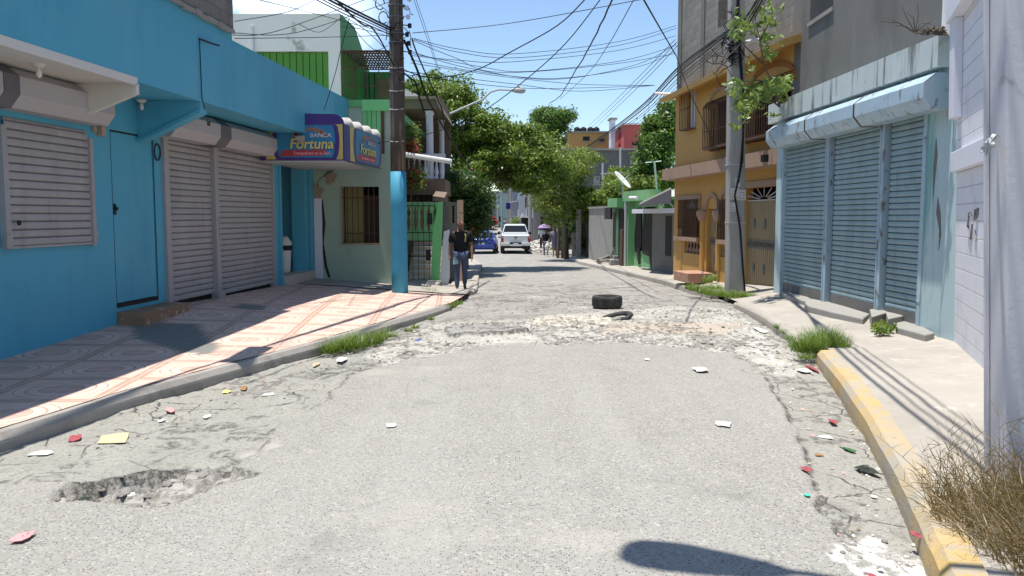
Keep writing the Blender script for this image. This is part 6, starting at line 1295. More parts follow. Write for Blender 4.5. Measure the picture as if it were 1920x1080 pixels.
# ---------------------------------------------------------------- tyres
tg = gz(1141, 573, 0); tz = zr1(tg.x, tg.y)
ty = thing('old_tyre', 'worn black car tyre lying flat in the road', 'tyre', (tg.x, tg.y+.2, tz))
RO, WD = .30, .235
prof = [(.19,.02),(.20,.0),(.26,.0),(.285,.012),(RO,.04),(RO+.003,.12),(RO,WD-.04),(.285,WD-.012),(.26,WD),(.205,WD-.004),(.19,WD-.02),(.20,WD-.035),(.265,WD-.05),(.28,WD/2),(.265,.05),(.20,.035)]
tyc = Vector((tg.x, tg.y+.25, tz+.01)); mb = MB(); sg_ = 40; ks = len(prof); vs = []
for i in range(sg_):
    a = 2*pi*i/sg_
    for r_, h in prof: r2 = r_-(0 if not (.03 < h < WD-.03 and r_ > .295) else (.006 if i % 2 else 0)); vs.append(tyc+Vector((r2*cos(a), r2*sin(a), h)))
mb.add(vs, [(i*ks+j, ((i+1) % sg_)*ks+j, ((i+1) % sg_)*ks+(j+1) % ks, i*ks+(j+1) % ks) for i in range(sg_) for j in range(ks)]); mb.build('casing', m_rub, ty, False)
mb = MB()
for h in (.055,.095,.135,.175): mb.lathe(tyc+Vector((0,0,h)), [(RO-.004,-.004),(RO+.0045,-.003),(RO+.0045,.003),(RO-.004,.004)], 40)
mb.build('tread_ribs', m_rub, ty)
tg2 = gz(1157, 590, 0); z2 = zr1(tg2.x, tg2.y); prof2 = [(.17,.0),(.25,-.02),(.29,.02),(.27,.06),(.20,.05)]
mb = MB(); vs = []; ks = 5; sg_ = 30; fr = Matrix.Rotation(.28, 3, 'X') @ Matrix.Rotation(-.22, 3, 'Y')
for i in range(sg_):
    a = 2*pi*i/sg_
    for r_, h in prof2: p_ = fr @ Vector((r_*1.05*cos(a), r_*.62*sin(a), h)); vs.append(Vector((tg2.x, tg2.y+.02, z2-.005))+p_)
mb.add(vs, [(i*ks+j, ((i+1) % sg_)*ks+j, ((i+1) % sg_)*ks+(j+1) % ks, i*ks+(j+1) % ks) for i in range(sg_) for j in range(ks)]); tag(mb.build('torn_tyre', m_rub, None, True), 'half buried torn tyre in the rubble in front of the whole tyre', 'tyre')
# ---------------------------------------------------------------- people
def skin(name, nodes, edges, root, mat, parent, sub=1, Mx=None):
    ks = list(nodes); idx = {k: i for i, k in enumerate(ks)}; me = bpy.data.meshes.new(name)
    o3 = Vector(WLOC[parent.name])
    me.from_pydata([tuple((Mx @ Vector(nodes[k][0]) if Mx else Vector(nodes[k][0]))) for k in ks], [(idx[a], idx[b_]) for a, b_ in edges], []); me.update()
    tmp = bpy.data.objects.new('tmp', me); C.objects.link(tmp); md = tmp.modifiers.new('s', 'SKIN'); md.use_smooth_shade = True
    sv = me.skin_vertices[0].data
    for k in ks: r_ = nodes[k][1]; sv[idx[k]].radius = r_ if isinstance(r_, tuple) else (r_, r_); sv[idx[k]].use_root = (k == root)
    m2 = tmp.modifiers.new('u', 'SUBSURF'); m2.levels = sub; m2.render_levels = sub
    dg = bpy.context.evaluated_depsgraph_get(); nm = bpy.data.meshes.new_from_object(tmp.evaluated_get(dg)); bpy.data.objects.remove(tmp)
    nm.name = name; nm.materials.clear(); nm.materials.append(mat)
    o = bpy.data.objects.new(name, nm); C.objects.link(o); o.parent = parent; WLOC[o.name] = tuple(o3); return o
def person(label, loc, yaw, hgt, skinm, shirt, pants, hair, gait=.2, arms=(.1,-.1), bald=False, skirt=None, sleeve=True, group=None, shoes=None, fingers=True, wide=1., elbow=None):
    """stands at loc, faces +y turned by yaw; gait = stride swing of the legs (rad)"""
    k = hgt/1.75; t = thing('person', label, 'person', tuple(loc), group)
    Mx = Matrix.Translation((0,0,0)) @ Matrix.Rotation(yaw, 4, 'Z') @ Matrix.Scale(k, 4)
    N_ = {}; E_ = []
    def nd(n, p, r_, par=None): N_[n] = (p, r_*k*wide if not isinstance(r_, tuple) else (r_[0]*k*wide, r_[1]*k*wide)); (E_.append((par, n)) if par else None)
    nd('pelvis', (0,0,.95), (.15,.11)); nd('waist', (0,.0,1.08), (.13,.10), 'pelvis'); nd('chest', (0,.0,1.30), (.155,.115), 'waist'); nd('collar', (0,.0,1.44), (.10,.075), 'chest'); nd('neck', (0,.01,1.50), .055, 'collar')
    nd('jaw', (0,.025,1.57), (.062,.075), 'neck'); nd('face', (0,.02,1.64), (.075,.095), 'jaw'); nd('skull', (0,.005,1.70), (.072,.088), 'face'); nd('crown', (0,.0,1.745), (.035,.045), 'skull')
    nd('nose', (0,.118,1.625), .012, 'face')
    for s_, sd in ((-1,'l'),(1,'r')):
        nd('ear'+sd, (.086*s_,.0,1.635), .014, 'face')
        nd('shoulder'+sd, (.185*s_*wide,0,1.42), .062, 'collar'); a = arms[0] if s_ < 0 else arms[1]; L1_, L2_ = .29, .26
        e = (.235*s_*wide, L1_*sin(a), 1.42-L1_*cos(a)); b2 = a+(elbow if elbow else .25); h = (e[0]+.015*s_, e[1]+L2_*sin(b2), e[2]-L2_*cos(b2))
        nd('elbow'+sd, e, .043, 'shoulder'+sd); nd('fore'+sd, ((e[0]*.6+h[0]*.4), (e[1]*.6+h[1]*.4), (e[2]*.6+h[2]*.4)), .042, 'elbow'+sd); nd('wrist'+sd, h, .026, 'fore'+sd)
        pm = (h[0], h[1]+.02, h[2]-.07); nd('palm'+sd, pm, (.022,.036), 'wrist'+sd)
        if fingers:
            for f_, (dy, ln) in enumerate(((-.028,.065),(-.010,.08),(.009,.085),(.028,.075))): 
                nd('f%d%s' % (f_, sd), (pm[0]-.004*s_, pm[1]+dy, pm[2]-.045), .009, 'palm'+sd); nd('g%d%s' % (f_, sd), (pm[0]-.018*s_, pm[1]+dy*1.1, pm[2]-.045-ln*.7), .007, 'f%d%s' % (f_, sd))
            nd('t'+sd, (pm[0]-.01*s_, pm[1]+.05, pm[2]-.01), .010, 'palm'+sd)
        g = gait*s_; hp = (.09*s_, 0, .90); nd('hip'+sd, hp, (.082,.088), 'pelvis'); kn_ = (.10*s_, .42*sin(g), .90-.42*cos(g)+.0); kb = g-(.35 if g < 0 else .05)*abs(gait)*4
        an = (.10*s_, kn_[1]+.41*sin(kb), max(.085, kn_[2]-.41*cos(kb))); nd('knee'+sd, kn_, .058, 'hip'+sd); nd('calf'+sd, tuple(kn_[i]*.65+an[i]*.35-(.02 if i == 1 else 0) for i in range(3)), .055, 'knee'+sd); nd('ankle'+sd, an, .037, 'calf'+sd)
        nd('heel'+sd, (an[0], an[1]-.02, an[2]-.045), .035, 'ankle'+sd); nd('toe'+sd, (an[0]+.01*s_, an[1]+.15, an[2]-.055), (.038,.022), 'heel'+sd)
    lowest = min(v[0][2] for v in N_.values())
    body = skin('body', N_, E_, 'pelvis', skinm, t, 1, Mx)
    def sub_(keys, grow, extra=None):
        n2 = {}; 
        for q in keys: p, r_ = N_[q]; n2[q] = (p, tuple(v+grow*k for v in r_) if isinstance(r_, tuple) else r_+grow*k)
        e2 = [(a, b_) for a, b_ in E_ if a in n2 and b_ in n2]
        if extra: extra(n2, e2)
        return n2, e2
    def sh(n2, e2):
        for sd, s_ in (('l',-1),('r',1)):
            sp_, ep = Vector(N_['shoulder'+sd][0]), Vector(N_['elbow'+sd][0]); n2['sl'+sd] = (tuple(sp_.lerp(ep, .85)), .072*k); e2.append(('shoulder'+sd, 'sl'+sd))
        n2['hem'] = ((0,0,.84), (.175*k,.135*k)); e2.append(('pelvis','hem'))
    n2, e2 = sub_(['pelvis','waist','chest','collar','shoulderl','shoulderr'], .030, sh); skin('shirt', n2, e2, 'chest', shirt, t, 1, Mx)
    if skirt:
        n3 = {'a': ((0,0,1.05),(.15*k,.12*k)), 'b': ((0,0,.9),(.19*k,.15*k)), 'c': ((0,0,.7),(.20*k,.16*k)), 'd': ((0,0,.5),(.21*k,.17*k))}; skin('skirt', n3, [('a','b'),('b','c'),('c','d')], 'b', skirt, t, 1, Mx)
    else:
        n3, e3 = sub_(['pelvis','hipl','hipr','kneel','kneer','calfl','calfr','anklel','ankler'], .014); skin('trousers', n3, e3, 'pelvis', pants, t, 1, Mx)
    for sd in 'lr':
        n4 = {q: (N_[q+sd][0], (.044*k, .034*k) if q == 'toe' else .043*k) for q in ('heel','toe')}; skin('shoe', n4, [('heel','toe')], 'heel', shoes or m_black, t, 1, Mx)
    if not bald:
        hn = {'a': ((0,-.03,1.66),(.085*k,.085*k)), 'b': ((0,-.012,1.73),(.078*k,.085*k)), 'c': ((0,-.01,1.765),(.03*k,.04*k))}; skin('hair', hn, [('a','b'),('b','c')], 'b', hair, t, 1, Mx)
    return t, Mx, N_
m_sk1 = M('dark_brown_skin', (.20,.105,.07), .5, .1, 8, bump=.1, bs=80); m_sk2 = M('brown_skin', (.22,.115,.07), .5, .1, 8, bump=.1, bs=80)
m_hair = M('black_hair', (.012,.01,.01), .7, .2, 20); m_cblk = M('black_shirt_cloth', (.012,.012,.015), .9, .2, 10, bump=.4, bs=18, bd=.01); m_jean = M('blue_jeans', (.055,.08,.14), .9, .2, 9, bump=.4, bs=22, bd=.01)
fp = gz(861, 547, -.14); 
pr, Mx, NN = person('bald man in black polo shirt and blue jeans walking towards us along the left pavement', (fp.x, 21.5, -.165), pi+.08, 1.80, m_sk1, m_cblk, m_jean, m_hair, .16, (.16,-.10), True, wide=1.12, shoes=M('worn_shoes', (.06,.05,.04), .7))
L0 = Vector(WLOC[pr.name]); Mw_ = Matrix.Translation(L0) @ Mx
mb = MB(); 
for e_ in (-.032, .032): mb.lathe(Mw_ @ Vector((e_, .102, 1.645)), [(.004,-.004),(.013,-.002),(.013,.003),(.004,.006)], 8, (Mx.to_3x3() @ Vector((0,1,0))))
mb.build('eyes', m_black, pr); mb = MB(); a = Mw_ @ Vector((-.028,.098,1.578)); b_ = Mw_ @ Vector((.028,.098,1.578)); mb.tube([a, b_], .006, 5); mb.build('mouth', M('dark_lips', (.07,.025,.02)), pr)
mb = MB()
for s_ in (-1,):
    P = [Mw_ @ Vector(v) for v in ((-.11*1,.12,1.22),(-.12,.13,1.36),(-.10,.10,1.455),(-.09,-.03,1.47))]; mb.tube(P, .02, 6)
mb.build('towel_strip', M('yellowish_towel', (.30,.32,.10), .9), pr)
mb = MB(); P0 = Mw_ @ Vector((.13, .06, .90)); mb.hexa([P0+Vector(v) for v in ((-.07,-.06,-.26),(.08,-.06,-.24),(.07,.02,-.24),(-.06,.02,-.26),(-.05,-.03,.03),(.06,-.03,.03),(.05,.0,.03),(-.04,.0,.03))]); tag(mb.build('hand_towel', M('pale_blue_cloth', (.28,.48,.55), .9, .15, 8, bump=.5, bs=14, bd=.02), bevel=.02), 'pale blue cloth held at the walking man\'s thigh', 'cloth')
D3 = 49.5
def pl3(px, py, z=-.53): return gz(px, py, z)
q = pl3(1040, 481); t3, _, _ = person('woman in a grey patterned dress carrying a white bag, seen from behind', (q.x, q.y, -.53), .15, 1.66, m_sk2, M('grey_dress', (.20,.21,.25), .9, .3, 16), None, m_hair, .12, (.12,-.15), skirt=M('violet_grey_skirt', (.16,.15,.24), .9, .3, 16), fingers=False, wide=1.05)
bagc = Vector((q.x-.42, q.y, .12)); mb = MB(); mb.lathe(bagc, [(.05,-.24),(.13,-.2),(.15,-.08),(.10,.04),(.03,.14),(.02,.22)], 10); tag(mb.build('shopping_bag', LM['white'], smooth=True), 'white plastic shopping bag hanging beside the woman in grey', 'bag')
q = pl3(1024, 480); person('person in black top and grey trousers walking away beside the woman in grey', (q.x, q.y+.4, -.53), .0, 1.50, m_sk1, m_cblk, M('grey_trousers', (.17,.16,.16), .9), m_hair, -.16, (.2,-.2), fingers=False)
q = pl3(1018, 476); t5, _, _ = person('person in white shirt and black trousers walking under a lilac umbrella', (q.x, q.y+.8, -.54), .0, 1.70, m_sk1, M('white_shirt', (.55,.55,.56), .9), m_cblk, m_hair, .18, (.2,-.2), fingers=False)
uc_ = Vector((q.x+.12, q.y+.8, 1.10)); um = thing('umbrella', 'lilac umbrella held above the person in white on the right verge', 'umbrella', tuple(uc_)); m_um = M('lilac_cloth', (.40,.28,.50), .8, .15, 3)
MB().lathe(uc_, [(.40,-.08),(.36,.01),(.26,.09),(.13,.14),(.02,.17)], 10).build('canopy', m_um, um); MB().tube([uc_+Vector((0,0,-.6)), uc_+Vector((0,0,.28))], .012, 6).build('shaft', m_black, um)
for i, (px, py, sh_, pa, lab) in enumerate(((927,431,m_cblk,m_cblk,'distant person in dark clothes standing in the road'), (947,430,M('far_white_shirt',(.6,.58,.55)),m_cblk,'distant person in pale shirt and dark trousers behind the white pickup'))):
    q = gz(px, py, -.47); person(lab, (q.x, q.y, -.47), .3*i, 1.75, m_sk1, sh_, pa, m_hair, .14, (.2,-.1), fingers=False)
# ---------------------------------------------------------------- vehicles
def loft(mb, st):
    """st: list of (y, half-profile [(x,z)...]) mirrored in x"""
    rings = []
    for y_, h in st: rings.append([(x, y_, z) for x, z in h]+[(-x, y_, z) for x, z in reversed(h)])
    k = len(rings[0]); vs = [v for r_ in rings for v in r_]; fs = [(i*k+j, i*k+(j+1) % k, (i+1)*k+(j+1) % k, (i+1)*k+j) for i in range(len(rings)-1) for j in range(k)]
    fs += [tuple(range(k)), tuple((len(rings)-1)*k+j for j in range(k))[::-1]]; mb.add(vs, fs); return mb
def xf(mb, loc, yaw=0.):
    Mx = Matrix.Translation(loc) @ Matrix.Rotation(yaw, 4, 'Z'); mb.v = [tuple(Mx @ Vector(v)) for v in mb.v]; return mb
def carpaint(name, col, rough=.25):
    m, t, b = newmat(name); N = NT(t); N.l(N.mix(N.ramp(N.noise(2.5, 4), .4, .8, 0, .12), col, sc(col, .7)), b.inputs['Base Color']); b.inputs['Roughness'].default_value = rough; b.inputs['Coat Weight'].default_value = .6; b.inputs['Coat Roughness'].default_value = .08; return m
m_cw = carpaint('white_car_paint', (.62,.63,.62)); m_cb = carpaint('blue_car_paint', (.02,.05,.30)); m_tl = M('red_tail_light', (.30,.01,.012), .2, .1, bump=0, spec=.6); m_trimb = M('black_plastic', (.02,.02,.022), .6, .1)
m_hub = M('wheel_hub', (.35,.35,.36), .35, .1, metal=.7)
def wheel(t, x, y_, r_, wdt, loc, yaw, sgn):
    mb = MB(); mb.lathe((x-wdt/2, y_, r_), [(r_*.6,0),(r_*.93,.0),(r_,.03),(r_,wdt-.03),(r_*.93,wdt),(r_*.6,wdt)], 24, (1,0,0)); w_ = xf(mb, loc, yaw).build('wheel', m_rub, t)
    mb = MB(); mb.lathe((x+sgn*(wdt/2-.02), y_, r_), [(.03,-.01),(r_*.6,-.02*sgn*sgn),(r_*.58,.012),(.05,.02)], 12, (sgn,0,0)); xf(mb, loc, yaw).build('rim', m_hub, w_)
qc = gz(967, 476, -.57); L = Vector((qc.x, qc.y, -.575)); YW = 0.02
pk = thing('pickup_truck', 'white double cab pickup truck driving away down the street', 'pickup truck', tuple(L))
B_ = lambda mb: xf(mb, L, YW)
mb = MB(); hb_ = lambda w_, z0, z1, c_=.05: [(0.001,z0),(w_-.06,z0),(w_,z0+.12),(w_,z1-.18),(w_-c_,z1),(.001,z1)]
loft(mb, [(0.03,hb_(.86,.62,1.12)),(.10,hb_(.90,.55,1.16)),(1.5,hb_(.92,.5,1.18)),(3.4,hb_(.93,.48,1.17)),(4.6,hb_(.92,.48,1.15)),(5.0,hb_(.86,.5,1.06)),(5.2,hb_(.7,.55,.95))]); B_(mb).build('body', m_cw, pk, bevel=.03)
cab = lambda wb_, wt_, z0, z1: [(0.001,z0),(wb_,z0),(wb_,z0+.05),(wt_,z1-.06),(wt_-.1,z1),(.001,z1)]
mb = MB(); loft(mb, [(1.55,cab(.87,.84,1.1,1.22)),(1.80,cab(.87,.68,1.1,1.76)),(2.2,cab(.87,.68,1.1,1.82)),(3.1,cab(.87,.68,1.1,1.80)),(3.9,cab(.87,.80,1.1,1.2))]); B_(mb).build('cab', m_cw, pk, bevel=.03)
mb = MB(); mb.prism([Vector(v) for v in ((-.77,1.56,1.235),(.77,1.56,1.235),(.62,1.765,1.72),(-.62,1.765,1.72))], [Vector(v) for v in ((-.70,1.60,1.26),(.70,1.60,1.26),(.58,1.80,1.70),(-.58,1.80,1.70))]); B_(mb).build('rear_window', m_glass, pk)
for s_ in (-1, 1): B_(MB().prism([Vector((s_*.872,1.95,1.24)),Vector((s_*.872,3.5,1.24)),Vector((s_*.715,3.1,1.70)),Vector((s_*.715,2.1,1.70))], [Vector((s_*.84,1.95,1.24)),Vector((s_*.84,3.5,1.24)),Vector((s_*.68,3.1,1.70)),Vector((s_*.68,2.1,1.70))])).build('side_window', m_glass, pk)
tgk = B_(MB().box(-.74,.74,-.01,.05,.70,1.13)).build('tailgate', m_cw, pk, bevel=.02); B_(MB().box(-.10,.10,-.02,-.005,1.0,1.06)).build('handle', m_trimb, tgk); B_(MB().lathe((0,-.012,.91), [(.035,0),(.03,.01)], 10, (0,-1,0))).build('badge', m_trimb, tgk)
for s_ in (-1, 1):
    B_(MB().box(min(s_*.76,s_*.905), max(s_*.76,s_*.905), -.01,.10,.72,1.12)).build('tail_light', m_tl, pk, bevel=.03)
    B_(MB().box(min(s_*.80,s_*.87), max(s_*.80,s_*.87), -.02,.0,1.0,1.06)).build('reverse_light', m_pvc, pk)
bp = B_(MB().box(-.92,-.36,-.16,.06,.50,.69).box(.36,.92,-.16,.06,.50,.69).box(-.36,.36,-.12,.06,.48,.58)).build('rear_bumper', m_cw, pk, bevel=.03)
B_(MB().box(-.34,.34,-.10,.04,.55,.70)).build('bumper_step', m_trimb, pk, bevel=.01); B_(MB().box(-.16,.16,-.115,-.10,.57,.67)).build('number_plate', m_whitew, pk)
B_(MB().box(-.7,.7,.2,5,.34,.52).box(-.08,.08,-.1,.2,.36,.48)).build('underbody', m_trimb, pk)
for s_ in (-1, 1):
    B_(MB().lathe((s_*1.0,3.35,1.22), [(.02,-.10),(.09,-.07),(.11,0),(.09,.08),(.03,.11)], 10, (s_,0,0))).build('mirror', m_trimb, pk, True)
    for y_ in (.95, 4.2): wheel(pk, s_*.80, y_, .37, .25, L, YW, s_)
qc = gz(905, 476, -.57); L2_ = Vector((at(903,476,qc.y).x, qc.y, -.575)); YW2 = -.03
bc = thing('blue_car', 'shiny blue coupe standing at the left kerb half hidden by the bougainvillea', 'car', tuple(L2_)); B_ = lambda mb: xf(mb, L2_, YW2)
hs_ = lambda w_, z0, z1: [(.001,z0),(w_-.12,z0),(w_,z0+.15),(w_,z1-.22),(w_-.09,z1-.04),(w_-.22,z1),(.001,z1)]
mb = MB(); loft(mb, [(0,hs_(.74,.42,.90)),(.12,hs_(.82,.28,.98)),(.7,hs_(.86,.24,1.0)),(2.0,hs_(.87,.22,.96)),(3.4,hs_(.86,.22,.92)),(4.1,hs_(.80,.25,.78)),(4.35,hs_(.62,.32,.66))]); B_(mb).build('body', m_cb, bc, True, bevel=.02)
mb = MB(); loft(mb, [(.75,cab(.76,.72,.93,.99)),(1.35,cab(.76,.56,.93,1.34)),(2.0,cab(.76,.56,.93,1.40)),(2.5,cab(.76,.56,.93,1.36)),(3.2,cab(.76,.70,.9,.96))]); B_(mb).build('roof', m_cb, bc)
B_(MB().prism([Vector(v) for v in ((-.66,.80,1.02),(.66,.80,1.02),(.50,1.31,1.32),(-.50,1.31,1.32))], [Vector(v) for v in ((-.66,.88,1.0),(.66,.88,1.0),(.50,1.4,1.3),(-.50,1.4,1.3))])).build('rear_window', m_glass, bc)
for s_ in (-1, 1): B_(MB().lathe((s_*.64,.06,.80), [(.03,.03),(.11,0),(.12,-.08)], 14, (0,-1,0))).build('tail_light', m_tl, bc, True)
B_(MB().box(-.18,.18,-.02,.04,.58,.70)).build('number_plate', m_whitew, bc); B_(MB().box(-.7,.7,-.06,.2,.44,.56)).build('rear_bumper', m_cb, bc, bevel=.04)
B_(MB().box(-.62,.62,.45,.60,1.0,1.03).box(-.58,-.52,.48,.56,.95,1.0).box(.52,.58,.48,.56,.95,1.0)).build('spoiler', m_cb, bc)
for s_ in (-1, 1):
    B_(MB().lathe((s_*.98,2.55,.98), [(.02,-.08),(.06,-.05),(.07,.03),(.03,.09)], 8, (s_,0,0))).build('mirror', m_cb, bc, True)
    for y_ in (.75, 3.35): wheel(bc, s_*.76, y_, .32, .2, L2_, YW2, s_)
# ---------------------------------------------------------------- far houses on the right
def house(label, px0, px1, pyt, D, depth, zb, mat, wins=(), roofm=None, name='house', dmat=None, ohang=.15, skew=0.):
    a = at(px0, 405, D); b_ = at(px1, 405, D+skew); top = at((px0+px1)/2, pyt, D).z; t = thing(name, label, 'house', ((a.x+b_.x)/2, D, zb)); W = Wall(a.x, D, b_.x, D+skew, 'r')
    MB().wb(W, 0, W.L, -depth, 0, zb, top).build('wall', mat, t); MB().wb(W, -ohang, W.L+ohang, -depth, ohang, top+.001, top+.14).build('roof', roofm or m_conc, t)
    for (p0, p1, y0, y1) in wins:
        f = MB().wb(W, W.u(p0), W.u(p1), .0, .04, W.z((p0+p1)/2, y1), W.z((p0+p1)/2, y0)).build('window', dmat or m_int, t)
        MB().wb(W, W.u(p0)-.05, W.u(p1)+.05, .0, .08, W.z((p0+p1)/2, y1)-.1, W.z((p0+p1)/2, y1)-.001).build('sill', m_conc, f)
    return t, W, top
m_yel = M('far_yellow_paint', (.48,.29,.10), .85, .12, .6); m_pink = M('far_pink_paint', (.50,.11,.10), .85, .12, .6); m_fgr = M('far_grey_plaster', (.14,.135,.13), .9, .2, .5)
t_, W, top = house('yellow house on the hill with black water tanks on its roof', 1066, 1152, 249, 78, 8, -.5, m_yel, ((1092,1104,256,264),(1122,1132,260,266)), name='hill_house')
for i, px in enumerate((1082,1094,1107,1118)):
    c_ = at(px, 249, 80); tk = thing('water_tank', 'black plastic water tank on the yellow house roof', 'water tank', (c_.x, 80, top+.14), 'black water tanks on the yellow house roof'); MB().lathe((c_.x,80,top+.14), [(.30,0),(.32,.35),(.28,.5),(.12,.58),(.1,.62)], 12).build('drum', m_black, tk)
t_, W, top = house('pink red house on the hill behind the cable bundle', 1168, 1228, 234, 72, 7, -.5, m_pink, ((1206,1214,244,254),(1184,1196,266,273)), m_whitew, name='hill_house')
house('narrow white stair tower between the yellow and pink houses', 1144, 1152, 224, 74, 1.5, -.5, m_whitew, name='stair_tower')
house('long grey block house below the hill houses with one pale window', 1052, 1212, 282, 60, 8, -.6, m_fgr, ((1180,1198,291,308),(1070,1082,360,372),(1112,1124,330,345)), dmat=m_conc, name='block_house')
for px, y0, y1, D in ((1163,276,380,56),(1130,305,365,56)): tag(MB().tube([at(px, y1, D), at(px, y0, D)], .07, 6).build('metal_post', m_zinc), 'grey %s post standing in front of the long grey house' % ('taller' if px > 1150 else 'shorter'), 'post')
ta = thing('roof_antenna', 'white T shaped antenna mast among the shrubs above the green house', 'antenna', tuple(at(1232,358,34))); MB().tube([at(1232,362,34), at(1227,303,34)], .04, 6).tube([at(1210,305,34), at(1240,302,34)], .02, 5).build('mast', m_pvc, ta)
for px, py, lab in ((1100,332,'white bulb lamp on a wire before the far grey house'),(1201,338,'round white lamp among the shrubs above the green house')):
    c_ = at(px, py, 48 if px < 1150 else 38); l_ = thing('outdoor_bulb', lab, 'lamp', tuple(c_)); MB().lathe(c_, [(.02,-.13),(.09,-.08),(.11,0),(.08,.07),(.03,.12)], 10).build('bulb', m_pvc, l_, True); MB().tube([c_+Vector((0,0,.1)), c_+Vector((-.8,.1,.35)), c_+Vector((-1.8,.2,.3))], .02, 5).build('bracket', m_zinc, l_)
# ---------------------------------------------------------------- far street
m_far = {k: M('far_'+k, c_, .85, .12, 1.) for k, c_ in dict(grey=(.24,.23,.23), blue=(.24,.28,.34), teal=(.27,.36,.34), pink=(.34,.27,.26), lilac=(.31,.30,.34), olive=(.25,.23,.10), brown=(.14,.08,.06), white=(.55,.54,.53), navy=(.03,.035,.22)).items()}
def fh(px0, px1, pyt, D, mat, lab, side, wins=()):
    """a row house on the far street; its long side faces the road"""
    a = at(px0, 405, D); b_ = at(px1, 405, D+14); top = at(px0 if side > 0 else px1, pyt, D).z; t = thing('row_house', lab, 'house', (a.x, D, -.6)); zb = -.7
    x0, x1 = (at(px0,405,D).x, at(px0,405,D).x+7) if side > 0 else (at(px1,405,D).x-7, at(px1,405,D).x)
    MB().box(x0, x1, D, D+13, zb, top).build('wall', mat, t); MB().box(x0-.3, x1+.3, D-.3, D+13.3, top+.001, top+.2).build('roof', m_fgr, t)
    fx = x0 if side > 0 else x1
    for i in range(3):
        for z0, h in ((zb+.25, 2.0), (2.7, 1.3)):
            if z0+h < top-.2:
                yy = D+1.2+i*4; f = MB().box(fx-.05, fx+.05, yy, yy+1.4, z0, z0+h).build('window' if z0 > 1 else 'door', m_int if i % 2 else m_far['brown'], t)
                MB().box(fx-.12, fx+.12, yy-.1, yy+1.5, z0+h+.01, z0+h+.12).build('lintel', m_whitew, f)
    for i in range(2): 
        xx = x0+.6+i*2.6 if side > 0 else x1-1.6-i*2.6
        f = MB().box(xx, xx+1.0, D-.05, D+.05, .4, 1.7).build('window', m_int, t)
    return t
for a in ((1000,1060,345,72,m_far['grey'],'grey house on the right side of the far street, nearest of the row',1),(988,1040,352,90,m_far['lilac'],'pale lilac house on the right side of the far street',1),(972,1030,340,112,m_far['white'],'white house far down the right side of the street',1),
    (962,1010,355,135,m_far['blue'],'blue house far down the right side of the street',1),(952,1000,352,160,m_far['pink'],'dull pink house near the far end of the street on the right',1),(860,912,352,100,m_far['grey'],'grey house behind the bougainvillea on the far left side',-1),(870,918,372,130,m_far['olive'],'olive house far down the left side of the street',-1),
    (930,948,362,190,m_far['teal'],'teal house at the end of the street',1),(880,932,360,200,m_far['grey'],'grey house closing the left end of the street',-1)): fh(*a)
tz_ = at(950, 398, 230); MB_ = MB().box(tz_.x-40, tz_.x+45, 228, 236, -.5, at(950,372,230).z); q_ = thing('end_building', 'hazy grey building closing the view at the end of the street', 'building', (tz_.x, 230, -.5)); MB_.build('wall', m_far['grey'], q_)
for i in range(9): MB().box(tz_.x-34+i*8, tz_.x-32+i*8, 227.9, 228.1, .5, 3).build('window', m_int, q_)
for px, D, top_, lab in ((994,70,345,'grey utility pole standing by the far white canopy'),(958,120,330,'thin pole far down the middle of the street'),(934,150,370,'thin pole at the far left of the street'),(941,130,350,'pale green pole far down the street')):
    b_ = at(px, 425, D); ps = thing('street_pole', lab, 'utility pole', (b_.x, D, -.6)); MB().tube([(b_.x,D,-.7),(b_.x,D,at(px,top_,D).z)], .16, 8).build('shaft', m_far['teal'] if px == 941 else m_polec, ps)
bsn = thing('blue_sign', 'small blue sign panel hanging over the far street', 'sign', tuple(at(953,392,105))); c_ = at(953,386,105); MB().box(c_.x-.28, c_.x+.28, 104.95, 105.05, c_.z-.4, c_.z+.4).build('panel', m_far['navy'], bsn); MB().tube([(c_.x,105,c_.z+.4),(c_.x+1.2,105,c_.z+.6)], .03, 5).build('bracket', m_zinc, bsn)
navy = thing('navy_sheet', 'dark blue sheet hanging on the far grey house front', 'sheet', tuple(at(1008,372,71.5))); a = at(1000,362,71.4); b_ = at(1016,386,71.4); MB().prism([Vector((a.x,71.4,b_.z)),Vector((b_.x,71.4,b_.z)),Vector((b_.x-.15,71.4,a.z+.2)),Vector((a.x+.05,71.4,a.z))], [Vector((a.x,71.5,b_.z)),Vector((b_.x,71.5,b_.z)),Vector((b_.x-.15,71.5,a.z+.2)),Vector((a.x+.05,71.5,a.z))]).build('cloth', m_far['navy'], navy)
cn = thing('white_canopy', 'white canopy over a stall far down the right side', 'canopy', tuple(at(983,410,80))); a = at(976,400,80); b_ = at(992,408,80)
MB().prism([Vector((a.x,80,b_.z)),Vector((b_.x,80,b_.z)),Vector((b_.x-.1,80,b_.z+.12)),Vector((a.x+.2,80,a.z))], [Vector((a.x,83,b_.z)),Vector((b_.x,83,b_.z)),Vector((b_.x-.1,83,b_.z+.12)),Vector((a.x+.2,83,a.z))]).build('cloth', m_pvc, cn)
MB().box(a.x,a.x+.06,80,80.06,-.6,b_.z).box(b_.x-.06,b_.x,80,80.06,-.6,b_.z).build('post', m_zinc, cn); MB().box(a.x,b_.x,82.8,83,-.6,b_.z-.02).build('back_wall', m_int, cn)
c_ = gz(922, 424, -.5); rv = thing('red_van', 'small red van parked at the far left end of the street', 'van', (c_.x, c_.y, -.5)); B_ = lambda mb: xf(mb, Vector((at(922,424,c_.y).x, c_.y, -.5)), .2)
